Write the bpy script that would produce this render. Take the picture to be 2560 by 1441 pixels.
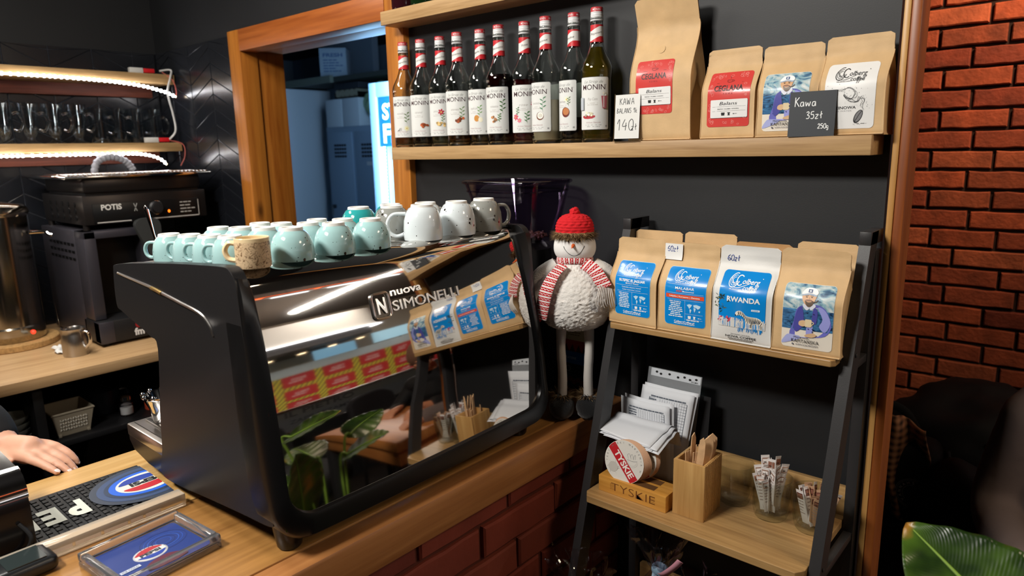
import bpy, bmesh, math, random
from math import sin, cos, pi, radians, sqrt, atan2, exp
from mathutils import Vector, Matrix, noise
from mathutils.geometry import tessellate_polygon

for _o in list(bpy.data.objects):
    bpy.data.objects.remove(_o, do_unlink=True)
SC = bpy.context.scene
COL = SC.collection
H = 1.68                                   # height of the camera above the floor

# ------------------------------------------------------------------ camera
cam = bpy.data.cameras.new('camera')
cam.sensor_width = 36.0
cam.lens = 1722.0 / 2560.0 * 36.0
cam.clip_start = 0.02
cam.clip_end = 80
cam.dof.use_dof = True
cam.dof.focus_distance = 1.42
cam.dof.aperture_fstop = 4.2
cam_o = bpy.data.objects.new('camera', cam)
COL.objects.link(cam_o)


def _cam_matrix(yaw, pitch, roll):
    b = Matrix(((1, 0, 0), (0, 0, -1), (0, 1, 0)))
    c, s = cos(yaw), sin(yaw)
    ry = Matrix(((c, s, 0), (-s, c, 0), (0, 0, 1)))
    c, s = cos(pitch), sin(pitch)
    rp = Matrix(((1, 0, 0), (0, c, -s), (0, s, c)))
    c, s = cos(roll), sin(roll)
    rr = Matrix(((c, -s, 0), (s, c, 0), (0, 0, 1)))
    r = rr @ rp @ b @ ry
    m = Matrix((r[0], -Vector(r[1]), -Vector(r[2]))).transposed().to_4x4()
    m.translation = (0, 0, H)
    return m


cam_o.matrix_world = _cam_matrix(0.71876, 0.20035, -0.02222)
SC.camera = cam_o

# ------------------------------------------------------------------ world, exposure, large lights
world = bpy.data.worlds.new('world')
SC.world = world
world.use_nodes = True
world.node_tree.nodes['Background'].inputs['Color'].default_value = (1.0, 0.86, 0.72, 1)
world.node_tree.nodes['Background'].inputs['Strength'].default_value = 0.035
SC.view_settings.view_transform = 'Standard'
SC.view_settings.look = 'None'
SC.view_settings.gamma = 1.0
SC.view_settings.exposure = 0.0
SC.view_settings.use_curve_mapping = False


def light(kind, name, loc, target, energy, color, size=0.1, size_y=None, spread=None, spot=None, blend=0.6):
    l = bpy.data.lights.new(name, kind)
    l.energy = energy
    l.color = color
    if kind == 'AREA':
        l.shape = 'RECTANGLE' if size_y else 'SQUARE'
        l.size = size
        if size_y:
            l.size_y = size_y
        if spread:
            l.spread = radians(spread)
    elif kind == 'SPOT':
        l.shadow_soft_size = size
        l.spot_size = radians(spot or 60)
        l.spot_blend = blend
    else:
        l.shadow_soft_size = size
    o = bpy.data.objects.new(name, l)
    COL.objects.link(o)
    o.location = loc
    if target is not None:
        o.rotation_euler = (Vector(target) - Vector(loc)).to_track_quat('-Z', 'Y').to_euler()
    return o


WARM = (1.0, 0.80, 0.58)
NEUT = (1.0, 0.95, 0.88)
COOL = (0.86, 0.93, 1.0)
light('AREA', 'ceiling_light_key', (-1.15, -0.55, H + 1.02), (-0.65, 1.35, H - 0.25), 50, NEUT, 0.55, 0.25)
light('AREA', 'ceiling_light_bar', (-2.1, 0.35, H + 1.05), (-1.9, 0.5, 0.9), 20, NEUT, 0.7, 0.3)
light('SPOT', 'ceiling_spot_bricks', (0.1, 2.35, H + 1.0), (-0.25, 3.0, H + 0.55), 85, (1.0, 0.64, 0.40), 0.05, spot=85, blend=0.9)
light('AREA', 'ceiling_light_seats', (0.9, 1.3, H + 0.95), (0.4, 1.7, 0.6), 12, WARM, 0.4, 0.4)
light('AREA', 'back_room_light', (-2.95, 2.45, H + 0.1), (-4.6, 3.4, H - 0.2), 34, (0.42, 0.68, 1.0), 0.35, 1.2)
light('AREA', 'mall_tube_light', (4.6, 5.0, H + 1.93), (5.0, 5.0, 0), 260, (1.0, 0.95, 0.88), 0.05, 5.0)

# ------------------------------------------------------------------ colours and materials


def lin(c):
    if isinstance(c, str):
        c = c.lstrip('#')
        c = [int(c[i:i + 2], 16) / 255 for i in (0, 2, 4)]
        return tuple((x / 12.92 if x <= 0.04045 else ((x + 0.055) / 1.055) ** 2.4) for x in c)
    return tuple(c)


MATS = {}


def mat(name, color='#808080', rough=0.5, metal=0.0, trans=0.0, ior=1.45, emit=None, estr=0.0, spec=None, coat=0.0,
        alpha=1.0, sheen=0.0, bump=0.0, bscale=200.0, vary=0.0, vscale=8.0, sss=0.0):
    if name in MATS:
        return MATS[name]
    m = bpy.data.materials.new(name)
    m.use_nodes = True
    nt = m.node_tree
    p = nt.nodes['Principled BSDF']
    c = lin(color)
    p.inputs['Base Color'].default_value = (*c, 1)
    p.inputs['Roughness'].default_value = rough
    p.inputs['Metallic'].default_value = metal
    p.inputs['IOR'].default_value = ior
    p.inputs['Transmission Weight'].default_value = trans
    p.inputs['Coat Weight'].default_value = coat
    p.inputs['Alpha'].default_value = alpha
    p.inputs['Sheen Weight'].default_value = sheen
    if sss:
        p.inputs['Subsurface Weight'].default_value = sss
        p.inputs['Subsurface Radius'].default_value = (0.01, 0.004, 0.002)
    if spec is not None:
        p.inputs['Specular IOR Level'].default_value = spec
    if emit is not None:
        p.inputs['Emission Color'].default_value = (*lin(emit), 1)
        p.inputs['Emission Strength'].default_value = estr
    tc = None
    if bump or vary:
        tc = nt.nodes.new('ShaderNodeTexCoord')
    if bump:
        n = nt.nodes.new('ShaderNodeTexNoise')
        n.inputs['Scale'].default_value = bscale
        n.inputs['Detail'].default_value = 4
        b = nt.nodes.new('ShaderNodeBump')
        b.inputs['Strength'].default_value = bump
        b.inputs['Distance'].default_value = 0.002
        nt.links.new(tc.outputs['Object'], n.inputs['Vector'])
        nt.links.new(n.outputs['Fac'], b.inputs['Height'])
        nt.links.new(b.outputs['Normal'], p.inputs['Normal'])
    if vary:
        n = nt.nodes.new('ShaderNodeTexNoise')
        n.inputs['Scale'].default_value = vscale
        n.inputs['Detail'].default_value = 5
        r = nt.nodes.new('ShaderNodeValToRGB')
        r.color_ramp.elements[0].position = 0.3
        r.color_ramp.elements[1].position = 0.7
        r.color_ramp.elements[0].color = (*[x * (1 - vary) for x in c], 1)
        r.color_ramp.elements[1].color = (*[min(1, x * (1 + vary)) for x in c], 1)
        nt.links.new(tc.outputs['Object'], n.inputs['Vector'])
        nt.links.new(n.outputs['Fac'], r.inputs['Fac'])
        nt.links.new(r.outputs['Color'], p.inputs['Base Color'])
    MATS[name] = m
    return m


def wood(name, dark, light_, axis='X', scale=1.0, rough=0.45, knots=0.0, stave=0.0, contrast=0.5, coat=0.0):
    """Procedural timber: grain stretched along one object axis, optional knots and glued staves."""
    if name in MATS:
        return MATS[name]
    m = bpy.data.materials.new(name)
    m.use_nodes = True
    nt = m.node_tree
    N, L = nt.nodes.new, nt.links.new
    p = nt.nodes['Principled BSDF']
    p.inputs['Roughness'].default_value = rough
    p.inputs['Coat Weight'].default_value = coat
    tc = N('ShaderNodeTexCoord')
    mp = N('ShaderNodeMapping')
    s = {'X': (1.2, 26, 26), 'Y': (26, 1.2, 26), 'Z': (26, 26, 1.2)}[axis]
    mp.inputs['Scale'].default_value = [v * scale for v in s]
    L(tc.outputs['Object'], mp.inputs['Vector'])
    n1 = N('ShaderNodeTexNoise')
    n1.inputs['Scale'].default_value = 1.0
    n1.inputs['Detail'].default_value = 6
    n1.inputs['Roughness'].default_value = 0.65
    n1.inputs['Distortion'].default_value = 0.6
    L(mp.outputs['Vector'], n1.inputs['Vector'])
    n2 = N('ShaderNodeTexNoise')
    n2.inputs['Scale'].default_value = 5.0
    n2.inputs['Detail'].default_value = 3
    L(mp.outputs['Vector'], n2.inputs['Vector'])
    mx = N('ShaderNodeMath')
    mx.operation = 'MULTIPLY_ADD'
    mx.inputs[1].default_value = 0.45
    L(n2.outputs['Fac'], mx.inputs[0])
    L(n1.outputs['Fac'], mx.inputs[2])
    last = mx.outputs[0]
    if stave:
        vo = N('ShaderNodeTexBrick')
        vo.inputs['Scale'].default_value = 1.0
        vo.inputs['Mortar Size'].default_value = 0.0
        vo.inputs['Brick Width'].default_value = 0.55
        vo.inputs['Row Height'].default_value = stave
        vo.inputs['Color1'].default_value = (0, 0, 0, 1)
        vo.inputs['Color2'].default_value = (1, 1, 1, 1)
        mp2 = N('ShaderNodeMapping')
        if axis == 'Y':
            mp2.inputs['Rotation'].default_value = (0, 0, pi / 2)
        L(tc.outputs['Object'], mp2.inputs['Vector'])
        L(mp2.outputs['Vector'], vo.inputs['Vector'])
        ad = N('ShaderNodeMath')
        ad.operation = 'MULTIPLY_ADD'
        ad.inputs[1].default_value = 0.28
        L(vo.outputs['Color'], ad.inputs[0])
        L(last, ad.inputs[2])
        sb = N('ShaderNodeMath')
        sb.operation = 'SUBTRACT'
        sb.inputs[1].default_value = 0.14
        L(ad.outputs[0], sb.inputs[0])
        last = sb.outputs[0]
    r = N('ShaderNodeValToRGB')
    r.color_ramp.elements[0].position = 0.72 - contrast * 0.35
    r.color_ramp.elements[1].position = 0.72 + contrast * 0.35
    r.color_ramp.elements[0].color = (*lin(dark), 1)
    r.color_ramp.elements[1].color = (*lin(light_), 1)
    L(last, r.inputs['Fac'])
    col = r.outputs['Color']
    if knots:
        v = N('ShaderNodeTexVoronoi')
        v.inputs['Scale'].default_value = 1.0
        mp3 = N('ShaderNodeMapping')
        ks = {'X': (2.0, 7, 7), 'Y': (7, 2.0, 7), 'Z': (7, 7, 2.6)}[axis]
        mp3.inputs['Scale'].default_value = ks
        L(tc.outputs['Object'], mp3.inputs['Vector'])
        L(mp3.outputs['Vector'], v.inputs['Vector'])
        kr = N('ShaderNodeValToRGB')
        kr.color_ramp.elements[0].position = 0.03
        kr.color_ramp.elements[1].position = 0.13
        kr.color_ramp.elements[0].color = (1, 1, 1, 1)
        kr.color_ramp.elements[1].color = (0, 0, 0, 1)
        L(v.outputs['Distance'], kr.inputs['Fac'])
        mk = N('ShaderNodeMath')
        mk.operation = 'MULTIPLY'
        mk.inputs[1].default_value = knots
        L(kr.outputs['Color'], mk.inputs[0])
        mi = N('ShaderNodeMix')
        mi.data_type = 'RGBA'
        L(mk.outputs[0], mi.inputs['Factor'])
        L(col, mi.inputs[6])
        mi.inputs[7].default_value = (*[x * 0.22 for x in lin(dark)], 1)
        col = mi.outputs[2]
    L(col, p.inputs['Base Color'])
    b = N('ShaderNodeBump')
    b.inputs['Strength'].default_value = 0.12
    b.inputs['Distance'].default_value = 0.001
    L(n2.outputs['Fac'], b.inputs['Height'])
    L(b.outputs['Normal'], p.inputs['Normal'])
    MATS[name] = m
    return m


def thin_glass(name, tint='#ffffff', refl=0.35, rough=0.02):
    """thin clear film or glass wall: straight-through transparency with a glossy sheen that grows at grazing angles"""
    if name in MATS:
        return MATS[name]
    m = bpy.data.materials.new(name)
    m.use_nodes = True
    nt = m.node_tree
    N, L = nt.nodes.new, nt.links.new
    out = nt.nodes['Material Output']
    nt.nodes.remove(nt.nodes['Principled BSDF'])
    tr = N('ShaderNodeBsdfTransparent')
    tr.inputs['Color'].default_value = (*lin(tint), 1)
    gl = N('ShaderNodeBsdfGlossy')
    gl.inputs['Roughness'].default_value = rough
    lw = N('ShaderNodeLayerWeight')
    lw.inputs['Blend'].default_value = 0.5
    pw = N('ShaderNodeMath')
    pw.operation = 'POWER'
    pw.inputs[1].default_value = 3.0
    ma = N('ShaderNodeMath')
    ma.operation = 'MULTIPLY_ADD'
    ma.inputs[1].default_value = refl
    ma.inputs[2].default_value = refl * 0.13
    L(lw.outputs['Facing'], pw.inputs[0])
    L(pw.outputs[0], ma.inputs[0])
    mx = N('ShaderNodeMixShader')
    L(ma.outputs[0], mx.inputs['Fac'])
    L(tr.outputs[0], mx.inputs[1])
    L(gl.outputs[0], mx.inputs[2])
    L(mx.outputs[0], out.inputs['Surface'])
    MATS[name] = m
    return m


def island_mat(name, cols, rough=0.8, bump=0.5, bscale=60.0, blotch=0.35):
    """Each separate piece of the mesh takes its own shade between the given colours."""
    if name in MATS:
        return MATS[name]
    m = bpy.data.materials.new(name)
    m.use_nodes = True
    nt = m.node_tree
    N, L = nt.nodes.new, nt.links.new
    p = nt.nodes['Principled BSDF']
    p.inputs['Roughness'].default_value = rough
    g = N('ShaderNodeNewGeometry')
    r = N('ShaderNodeValToRGB')
    els = r.color_ramp.elements
    while len(els) < len(cols):
        els.new(0.5)
    for i, c in enumerate(cols):
        els[i].position = i / max(1, len(cols) - 1)
        els[i].color = (*lin(c), 1)
    L(g.outputs['Random Per Island'], r.inputs['Fac'])
    tc = N('ShaderNodeTexCoord')
    n = N('ShaderNodeTexNoise')
    n.inputs['Scale'].default_value = bscale
    n.inputs['Detail'].default_value = 6
    L(tc.outputs['Object'], n.inputs['Vector'])
    n2 = N('ShaderNodeTexNoise')
    n2.inputs['Scale'].default_value = bscale * 0.22
    n2.inputs['Detail'].default_value = 5
    L(tc.outputs['Object'], n2.inputs['Vector'])
    mr = N('ShaderNodeMapRange')
    mr.inputs[1].default_value = 0.3
    mr.inputs[2].default_value = 0.7
    mr.inputs[3].default_value = 1 - blotch
    mr.inputs[4].default_value = 1 + blotch * 0.5
    L(n2.outputs['Fac'], mr.inputs[0])
    mi = N('ShaderNodeMix')
    mi.data_type = 'RGBA'
    mi.blend_type = 'MULTIPLY'
    mi.inputs['Factor'].default_value = 1
    L(r.outputs['Color'], mi.inputs[6])
    L(mr.outputs[0], mi.inputs[7])
    L(mi.outputs[2], p.inputs['Base Color'])
    b = N('ShaderNodeBump')
    b.inputs['Strength'].default_value = bump
    b.inputs['Distance'].default_value = 0.004
    L(n.outputs['Fac'], b.inputs['Height'])
    L(b.outputs['Normal'], p.inputs['Normal'])
    MATS[name] = m
    return m


def ink(c, rough=0.45):
    return mat('ink_' + str(c).lstrip('#') + ('' if rough == 0.45 else '_%d' % int(rough * 100)), c, rough=rough)


# ------------------------------------------------------------------ mesh building


class MB:
    def __init__(self):
        self.v, self.f, self.m = [], [], []
        self.x = None                       # optional transform

    def add(self, verts, faces, m=0):
        o = len(self.v)
        if self.x is not None:
            verts = [self.x @ Vector(p) for p in verts]
        self.v += [tuple(p) for p in verts]
        self.f += [tuple(i + o for i in f) for f in faces]
        self.m += [m] * len(faces)
        return self

    def box(self, c, s, m=0, bev=0.0, rot=None, seg=2):
        bm = bmesh.new()
        bmesh.ops.create_cube(bm, size=1.0)
        for v in bm.verts:
            v.co = Vector((v.co.x * s[0], v.co.y * s[1], v.co.z * s[2]))
        if bev:
            bmesh.ops.bevel(bm, geom=list(bm.edges), offset=min(bev, min(s) * 0.49), segments=seg, affect='EDGES', profile=0.5)
        M = Matrix.Translation(c)
        if rot is not None:
            M = M @ (rot if isinstance(rot, Matrix) else Matrix.Rotation(rot, 4, 'Z'))
        bm.verts.ensure_lookup_table()
        vs = [M @ v.co for v in bm.verts]
        fs = [[v.index for v in f.verts] for f in bm.faces]
        bm.free()
        return self.add(vs, fs, m)

    def b2(self, a, b, m=0, bev=0.0):
        c = [(a[i] + b[i]) / 2 for i in range(3)]
        return self.box(c, [abs(b[i] - a[i]) for i in range(3)], m, bev)

    def lathe(self, prof, c=(0, 0, 0), seg=32, m=0, close=True, mats=None, sx=1.0, sy=1.0):
        """prof: (radius, z) from bottom to top; radius 0 closes to a point."""
        vs, fs, rings = [], [], []
        ms = []
        for r, z in prof:
            if r <= 1e-6:
                rings.append([len(vs)])
                vs.append((c[0], c[1], c[2] + z))
            else:
                rings.append(list(range(len(vs), len(vs) + seg)))
                vs += [(c[0] + r * sx * cos(2 * pi * k / seg), c[1] + r * sy * sin(2 * pi * k / seg), c[2] + z) for k in range(seg)]
        for i in range(len(rings) - 1):
            a, b = rings[i], rings[i + 1]
            mm = mats[i] if mats else m
            for k in range(seg):
                k2 = (k + 1) % seg
                if len(a) == 1 and len(b) == 1:
                    continue
                if len(a) == 1:
                    fs.append((a[0], b[k2], b[k]))
                elif len(b) == 1:
                    fs.append((a[k], a[k2], b[0]))
                else:
                    fs.append((a[k], a[k2], b[k2], b[k]))
                ms.append(mm)
        o = len(self.v)
        if self.x is not None:
            vs = [self.x @ Vector(p) for p in vs]
        self.v += [tuple(p) for p in vs]
        self.f += [tuple(i + o for i in f) for f in fs]
        self.m += ms
        return self

    def cyl(self, p0, p1, r0, r1=None, seg=16, m=0, caps=True):
        r1 = r0 if r1 is None else r1
        return self.tube([p0, p1], [r0, r1], seg, m, caps)

    def tube(self, pts, r, seg=10, m=0, caps=True, closed=False, flat=None):
        P = [Vector(p) for p in pts]
        n = len(P)
        R = list(r) if isinstance(r, (list, tuple)) else [r] * n
        T = []
        for i in range(n):
            if closed:
                t = P[(i + 1) % n] - P[i - 1]
            else:
                t = P[min(i + 1, n - 1)] - P[max(i - 1, 0)]
            T.append(t.normalized() if t.length > 1e-9 else Vector((0, 0, 1)))
        up = Vector((0, 0, 1)) if abs(T[0].z) < 0.9 else Vector((1, 0, 0))
        nrm = (up - T[0] * up.dot(T[0])).normalized()
        vs, fs = [], []
        for i in range(n):
            nrm = (nrm - T[i] * nrm.dot(T[i]))
            nrm = nrm.normalized() if nrm.length > 1e-6 else Vector((1, 0, 0))
            bn = T[i].cross(nrm)
            for k in range(seg):
                a = 2 * pi * k / seg
                fa, fb = (1, 1) if flat is None else flat
                vs.append(P[i] + (nrm * cos(a) * fa + bn * sin(a) * fb) * R[i])
        rng = n if closed else n - 1
        for i in range(rng):
            j = (i + 1) % n
            for k in range(seg):
                k2 = (k + 1) % seg
                fs.append((i * seg + k, i * seg + k2, j * seg + k2, j * seg + k))
        if caps and not closed:
            fs.append(tuple(range(seg - 1, -1, -1)))
            fs.append(tuple((n - 1) * seg + k for k in range(seg)))
        return self.add(vs, fs, m)

    def grid(self, fn, nu, nv, m=0, wu=False, wv=False, flip=False):
        vs = [fn(i / (nu if wu else nu - 1), j / (nv if wv else nv - 1)) for j in range(nv) for i in range(nu)]
        fs = []
        for j in range(nv if wv else nv - 1):
            for i in range(nu if wu else nu - 1):
                i2, j2 = (i + 1) % nu, (j + 1) % nv
                f = (j * nu + i, j * nu + i2, j2 * nu + i2, j2 * nu + i)
                fs.append(f[::-1] if flip else f)
        return self.add(vs, fs, m)

    def prism(self, poly, fn, a, b, m=0):
        """extrude a 2-D outline (convex or not) between a and b; fn(u, v, w) gives the 3-D point"""
        n = len(poly)
        vs = [fn(u, v, a) for u, v in poly] + [fn(u, v, b) for u, v in poly]
        tris = tessellate_polygon([[Vector((u, v, 0)) for u, v in poly]])
        ar = sum(poly[i][0] * poly[(i + 1) % n][1] - poly[(i + 1) % n][0] * poly[i][1] for i in range(n))
        fs = []
        for t in tris:
            p = [poly[i] for i in t]
            tr = (p[1][0] - p[0][0]) * (p[2][1] - p[0][1]) - (p[2][0] - p[0][0]) * (p[1][1] - p[0][1])
            t = t if tr > 0 else t[::-1]
            fs.append(tuple(t[::-1]))
            fs.append(tuple(i + n for i in t))
        for i in range(n):
            j = (i + 1) % n
            f = (i, j, j + n, i + n)
            fs.append(f if ar > 0 else f[::-1])
        return self.add(vs, fs, m)

    def sphere(self, c, r, seg=16, rings=10, m=0, scale=(1, 1, 1)):
        pr = [(r * sin(pi * i / rings), -r * cos(pi * i / rings)) for i in range(rings + 1)]
        pr[0] = (0, -r)
        pr[-1] = (0, r)
        s = MB()
        s.lathe(pr, seg=seg)
        return self.add([(c[0] + v[0] * scale[0], c[1] + v[1] * scale[1], c[2] + v[2] * scale[2]) for v in s.v], s.f, m)

    def mesh(self, name, mats, smooth=35):
        me = bpy.data.meshes.new(name)
        me.from_pydata(self.v, [], self.f)
        for mm in (mats if isinstance(mats, (list, tuple)) else [mats]):
            me.materials.append(mm)
        if self.m:
            me.polygons.foreach_set('material_index', self.m)
        if smooth:
            me.polygons.foreach_set('use_smooth', [True] * len(me.polygons))
            me.set_sharp_from_angle(angle=radians(smooth))
        me.update()
        return me

    def build(self, name, mats, parent=None, loc=None, rot=None, smooth=35, fix=True):
        me = self.mesh(name, mats, smooth)
        if fix:
            bm = bmesh.new()
            bm.from_mesh(me)
            bmesh.ops.recalc_face_normals(bm, faces=list(bm.faces))
            bm.to_mesh(me)
            bm.free()
        o = bpy.data.objects.new(name, me)
        COL.objects.link(o)
        if parent is not None:
            o.parent = parent
        if loc is not None:
            o.location = loc
        if rot is not None:
            o.rotation_euler = rot
        return o


def tag(o, label=None, cat=None, group=None, kind=None):
    if label:
        o['label'] = label
    if cat:
        o['category'] = cat
    if group:
        o['group'] = group
    if kind:
        o['kind'] = kind
    return o


def thing(name, label, cat, loc=(0, 0, 0), rz=0.0, group=None, rot=None):
    o = bpy.data.objects.new(name, None)
    COL.objects.link(o)
    o.empty_display_size = 0.05
    o.location = loc
    o.rotation_euler = rot if rot is not None else (0, 0, rz)
    return tag(o, label, cat, group)


def kids(o):
    return [c for c in bpy.data.objects if c.parent == o]


def copy_tree(o, parent=None, children=None):
    c = o.copy()
    COL.objects.link(c)
    if parent is not None:
        c.parent = parent
        c.matrix_parent_inverse = o.matrix_parent_inverse.copy()
    for ch in (children if children is not None else kids(o)):
        copy_tree(ch, c)
    return c


def structure(name, mb, mats, **k):
    o = mb.build(name, mats, **k)
    o['kind'] = 'structure'
    return o


# ------------------------------------------------------------------ printed artwork: flat shapes laid on a surface
_TXT = {}


def text_geo(s, bold=0.0, shear=0.0, spacing=1.0):
    key = (s, bold, shear, spacing)
    if key in _TXT:
        return _TXT[key]
    cu = bpy.data.curves.new('text', 'FONT')
    cu.body = s
    cu.size = 1.0
    cu.offset = bold
    cu.shear = shear
    cu.space_character = spacing
    cu.resolution_u = 3
    cu.align_x = 'LEFT'
    ob = bpy.data.objects.new('text', cu)
    me = bpy.data.meshes.new_from_object(ob)
    vs = [(v.co.x, v.co.y) for v in me.vertices]
    fs = [tuple(p.vertices) for p in me.polygons]
    bpy.data.objects.remove(ob)
    bpy.data.meshes.remove(me)
    bpy.data.curves.remove(cu)
    if vs:
        x0, x1 = min(v[0] for v in vs), max(v[0] for v in vs)
        y0 = min(v[1] for v in vs)
        y1 = max(v[1] for v in vs)
    else:
        x0 = x1 = y0 = y1 = 0
    _TXT[key] = (vs, fs, x0, x1, y0, y1)
    return _TXT[key]


def spline(pts, n=6, closed=False):
    """Catmull-Rom through 2-D or 3-D points"""
    P = [Vector(p) for p in pts]
    out = []
    L = len(P)
    for i in range(L if closed else L - 1):
        p0 = P[(i - 1) % L] if closed or i > 0 else P[0]
        p1, p2 = P[i], P[(i + 1) % L]
        p3 = P[(i + 2) % L] if closed or i + 2 < L else P[-1]
        for k in range(n):
            t = k / n
            out.append(0.5 * ((2 * p1) + (p2 - p0) * t + (2 * p0 - 5 * p1 + 4 * p2 - p3) * t * t + (3 * p1 - p0 - 3 * p2 + p3) * t ** 3))
    if not closed:
        out.append(P[-1])
    return [tuple(p) for p in out]


class Art:
    """2-D shapes in metres on a label; every new shape lies a hair above the last layer."""

    def __init__(self):
        self.items = []                     # (layer, material, verts, faces)
        self.layer = 0

    def put(self, c, vs, fs, layer=None):
        mm = c if not isinstance(c, str) else ink(c)
        self.items.append((self.layer if layer is None else layer, mm, vs, fs))
        return self

    def up(self):
        self.layer += 1
        return self

    def rect(self, x0, y0, x1, y1, c, r=0.0, nx=10, ny=12):
        vs, fs = [], []
        ny = max(2, ny)
        ys = [y0 + (y1 - y0) * j / ny for j in range(ny + 1)]
        if r > 0:
            ex = [r * (1 - cos(a * pi / 8)) for a in range(1, 4)] + [r]
            ys = sorted(set([y0] + [y0 + e for e in ex] + [y1 - e for e in ex] + [y1] + [y for y in ys if y0 + r < y < y1 - r]))
        for y in ys:
            d = min(y - y0, y1 - y)
            ins = 0.0
            if r > 0 and d < r:
                ins = r - sqrt(max(0, r * r - (r - d) ** 2))
            for i in range(nx + 1):
                vs.append((x0 + ins + (x1 - x0 - 2 * ins) * i / nx, y))
        n = nx + 1
        for j in range(len(ys) - 1):
            for i in range(nx):
                fs.append((j * n + i, j * n + i + 1, (j + 1) * n + i + 1, (j + 1) * n + i))
        return self.put(c, vs, fs)

    def ellipse(self, cx, cy, rx, ry, c, seg=28, rot=0.0, rings=3, a0=0.0, a1=2 * pi):
        vs = [(cx, cy)]
        fs = []
        full = abs(a1 - a0 - 2 * pi) < 1e-6
        n = seg if full else seg + 1
        for k in range(1, rings + 1):
            for i in range(n):
                a = a0 + (a1 - a0) * i / seg
                x, y = rx * k / rings * cos(a), ry * k / rings * sin(a)
                vs.append((cx + x * cos(rot) - y * sin(rot), cy + x * sin(rot) + y * cos(rot)))
        for i in range(seg):
            i2 = (i + 1) % n
            fs.append((0, 1 + i, 1 + i2))
            for k in range(rings - 1):
                a, b = 1 + k * n, 1 + (k + 1) * n
                fs.append((a + i, b + i, b + i2, a + i2))
        return self.put(c, vs, fs)

    def poly(self, pts, c, smooth=0):
        if smooth:
            pts = spline(pts, smooth, True)
        tr = tessellate_polygon([[Vector((p[0], p[1], 0)) for p in pts]])
        fs = []
        for t in tr:
            a, b, d = [pts[i] for i in t]
            s = (b[0] - a[0]) * (d[1] - a[1]) - (d[0] - a[0]) * (b[1] - a[1])
            fs.append(tuple(t) if s > 0 else tuple(t[::-1]))
        return self.put(c, [tuple(p[:2]) for p in pts], fs)

    def stroke(self, pts, w, c, smooth=0, taper=False, closed=False):
        if smooth:
            pts = spline(pts, smooth, closed)
        n = len(pts)
        vs, fs = [], []
        for i in range(n):
            if closed:
                a, b = pts[i - 1], pts[(i + 1) % n]
            else:
                a, b = pts[max(i - 1, 0)], pts[min(i + 1, n - 1)]
            dx, dy = b[0] - a[0], b[1] - a[1]
            l = sqrt(dx * dx + dy * dy) or 1
            ww = w / 2
            if taper:
                t = i / (n - 1)
                ww *= 0.25 + 0.75 * sin(pi * min(1, max(0, t)))
            vs.append((pts[i][0] - dy / l * ww, pts[i][1] + dx / l * ww))
            vs.append((pts[i][0] + dy / l * ww, pts[i][1] - dx / l * ww))
        for i in range(n if closed else n - 1):
            j = (i + 1) % n
            fs.append((2 * i, 2 * i + 1, 2 * j + 1, 2 * j))
        return self.put(c, vs, fs)

    def text(self, s, x, y, size, c, align='C', bold=0.0, shear=0.0, width=None, rot=0.0, spacing=1.0):
        """size is the cap height; x, y the baseline point; width squeezes to a fixed length"""
        vs, fs, x0, x1, y0, y1 = text_geo(s, bold if 'M' not in s else min(bold, 0.004), shear, spacing)
        if not vs:
            return self
        k = size / 0.7
        kx = k if width is None else width / (x1 - x0)
        off = {'L': x0, 'C': (x0 + x1) / 2, 'R': x1}[align]
        out = []
        for vx, vy in vs:
            a, b = (vx - off) * kx, vy * k
            out.append((x + a * cos(rot) - b * sin(rot), y + a * sin(rot) + b * cos(rot)))
        return self.put(c, out, fs)

    def lines(self, x0, x1, y, n, dy, h, c, seed=1, align='L', wmin=0.6):
        """rows of unreadably small print"""
        rnd = random.Random(seed)
        for k in range(n):
            w = (x1 - x0) * rnd.uniform(wmin, 1.0)
            a = x0 if align == 'L' else ((x0 + x1) / 2 - w / 2 if align == 'C' else x1 - w)
            x = a
            while x < a + w:
                l = min(rnd.uniform(1.5, 5) * h, a + w - x)
                if l > h * 0.3:
                    self.put(c, [(x, y - k * dy), (x + l, y - k * dy), (x + l, y - k * dy + h * 0.75), (x, y - k * dy + h * 0.75)], [(0, 1, 2, 3)])
                x += l + h * 0.5
        return self

    def lay(self, fn, name, parent=None, base=0.0004, step=0.00022, loc=None, rot=None, smooth=60, maxdx=None):
        """fn(x, y, h) -> 3-D point h above the surface; maxdx splits wide triangles so they follow a curve"""
        mb = MB()
        mats = []
        for L, mm, vs, fs in self.items:
            if maxdx:
                vs, out, todo = list(vs), [], list(fs)
                while todo:
                    f = todo.pop()
                    if len(f) == 3:
                        e = max(((abs(vs[f[i]][0] - vs[f[(i + 1) % 3]][0]), i) for i in range(3)))
                        if e[0] > maxdx:
                            i = e[1]
                            p, q, r = f[i], f[(i + 1) % 3], f[(i + 2) % 3]
                            vs.append(((vs[p][0] + vs[q][0]) / 2, (vs[p][1] + vs[q][1]) / 2))
                            todo += [(p, len(vs) - 1, r), (len(vs) - 1, q, r)]
                            continue
                    out.append(f)
                fs = out
            if mm not in mats:
                mats.append(mm)
            mb.add([fn(x, y, base + L * step) for x, y in vs], fs, mats.index(mm))
        return mb.build(name, mats, parent, loc, rot, smooth=smooth, fix=False)


def flat_xz(y0, sgn=-1):
    """surface facing -y at depth y0"""
    return lambda x, z, h: (x, y0 + sgn * h, z)
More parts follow.
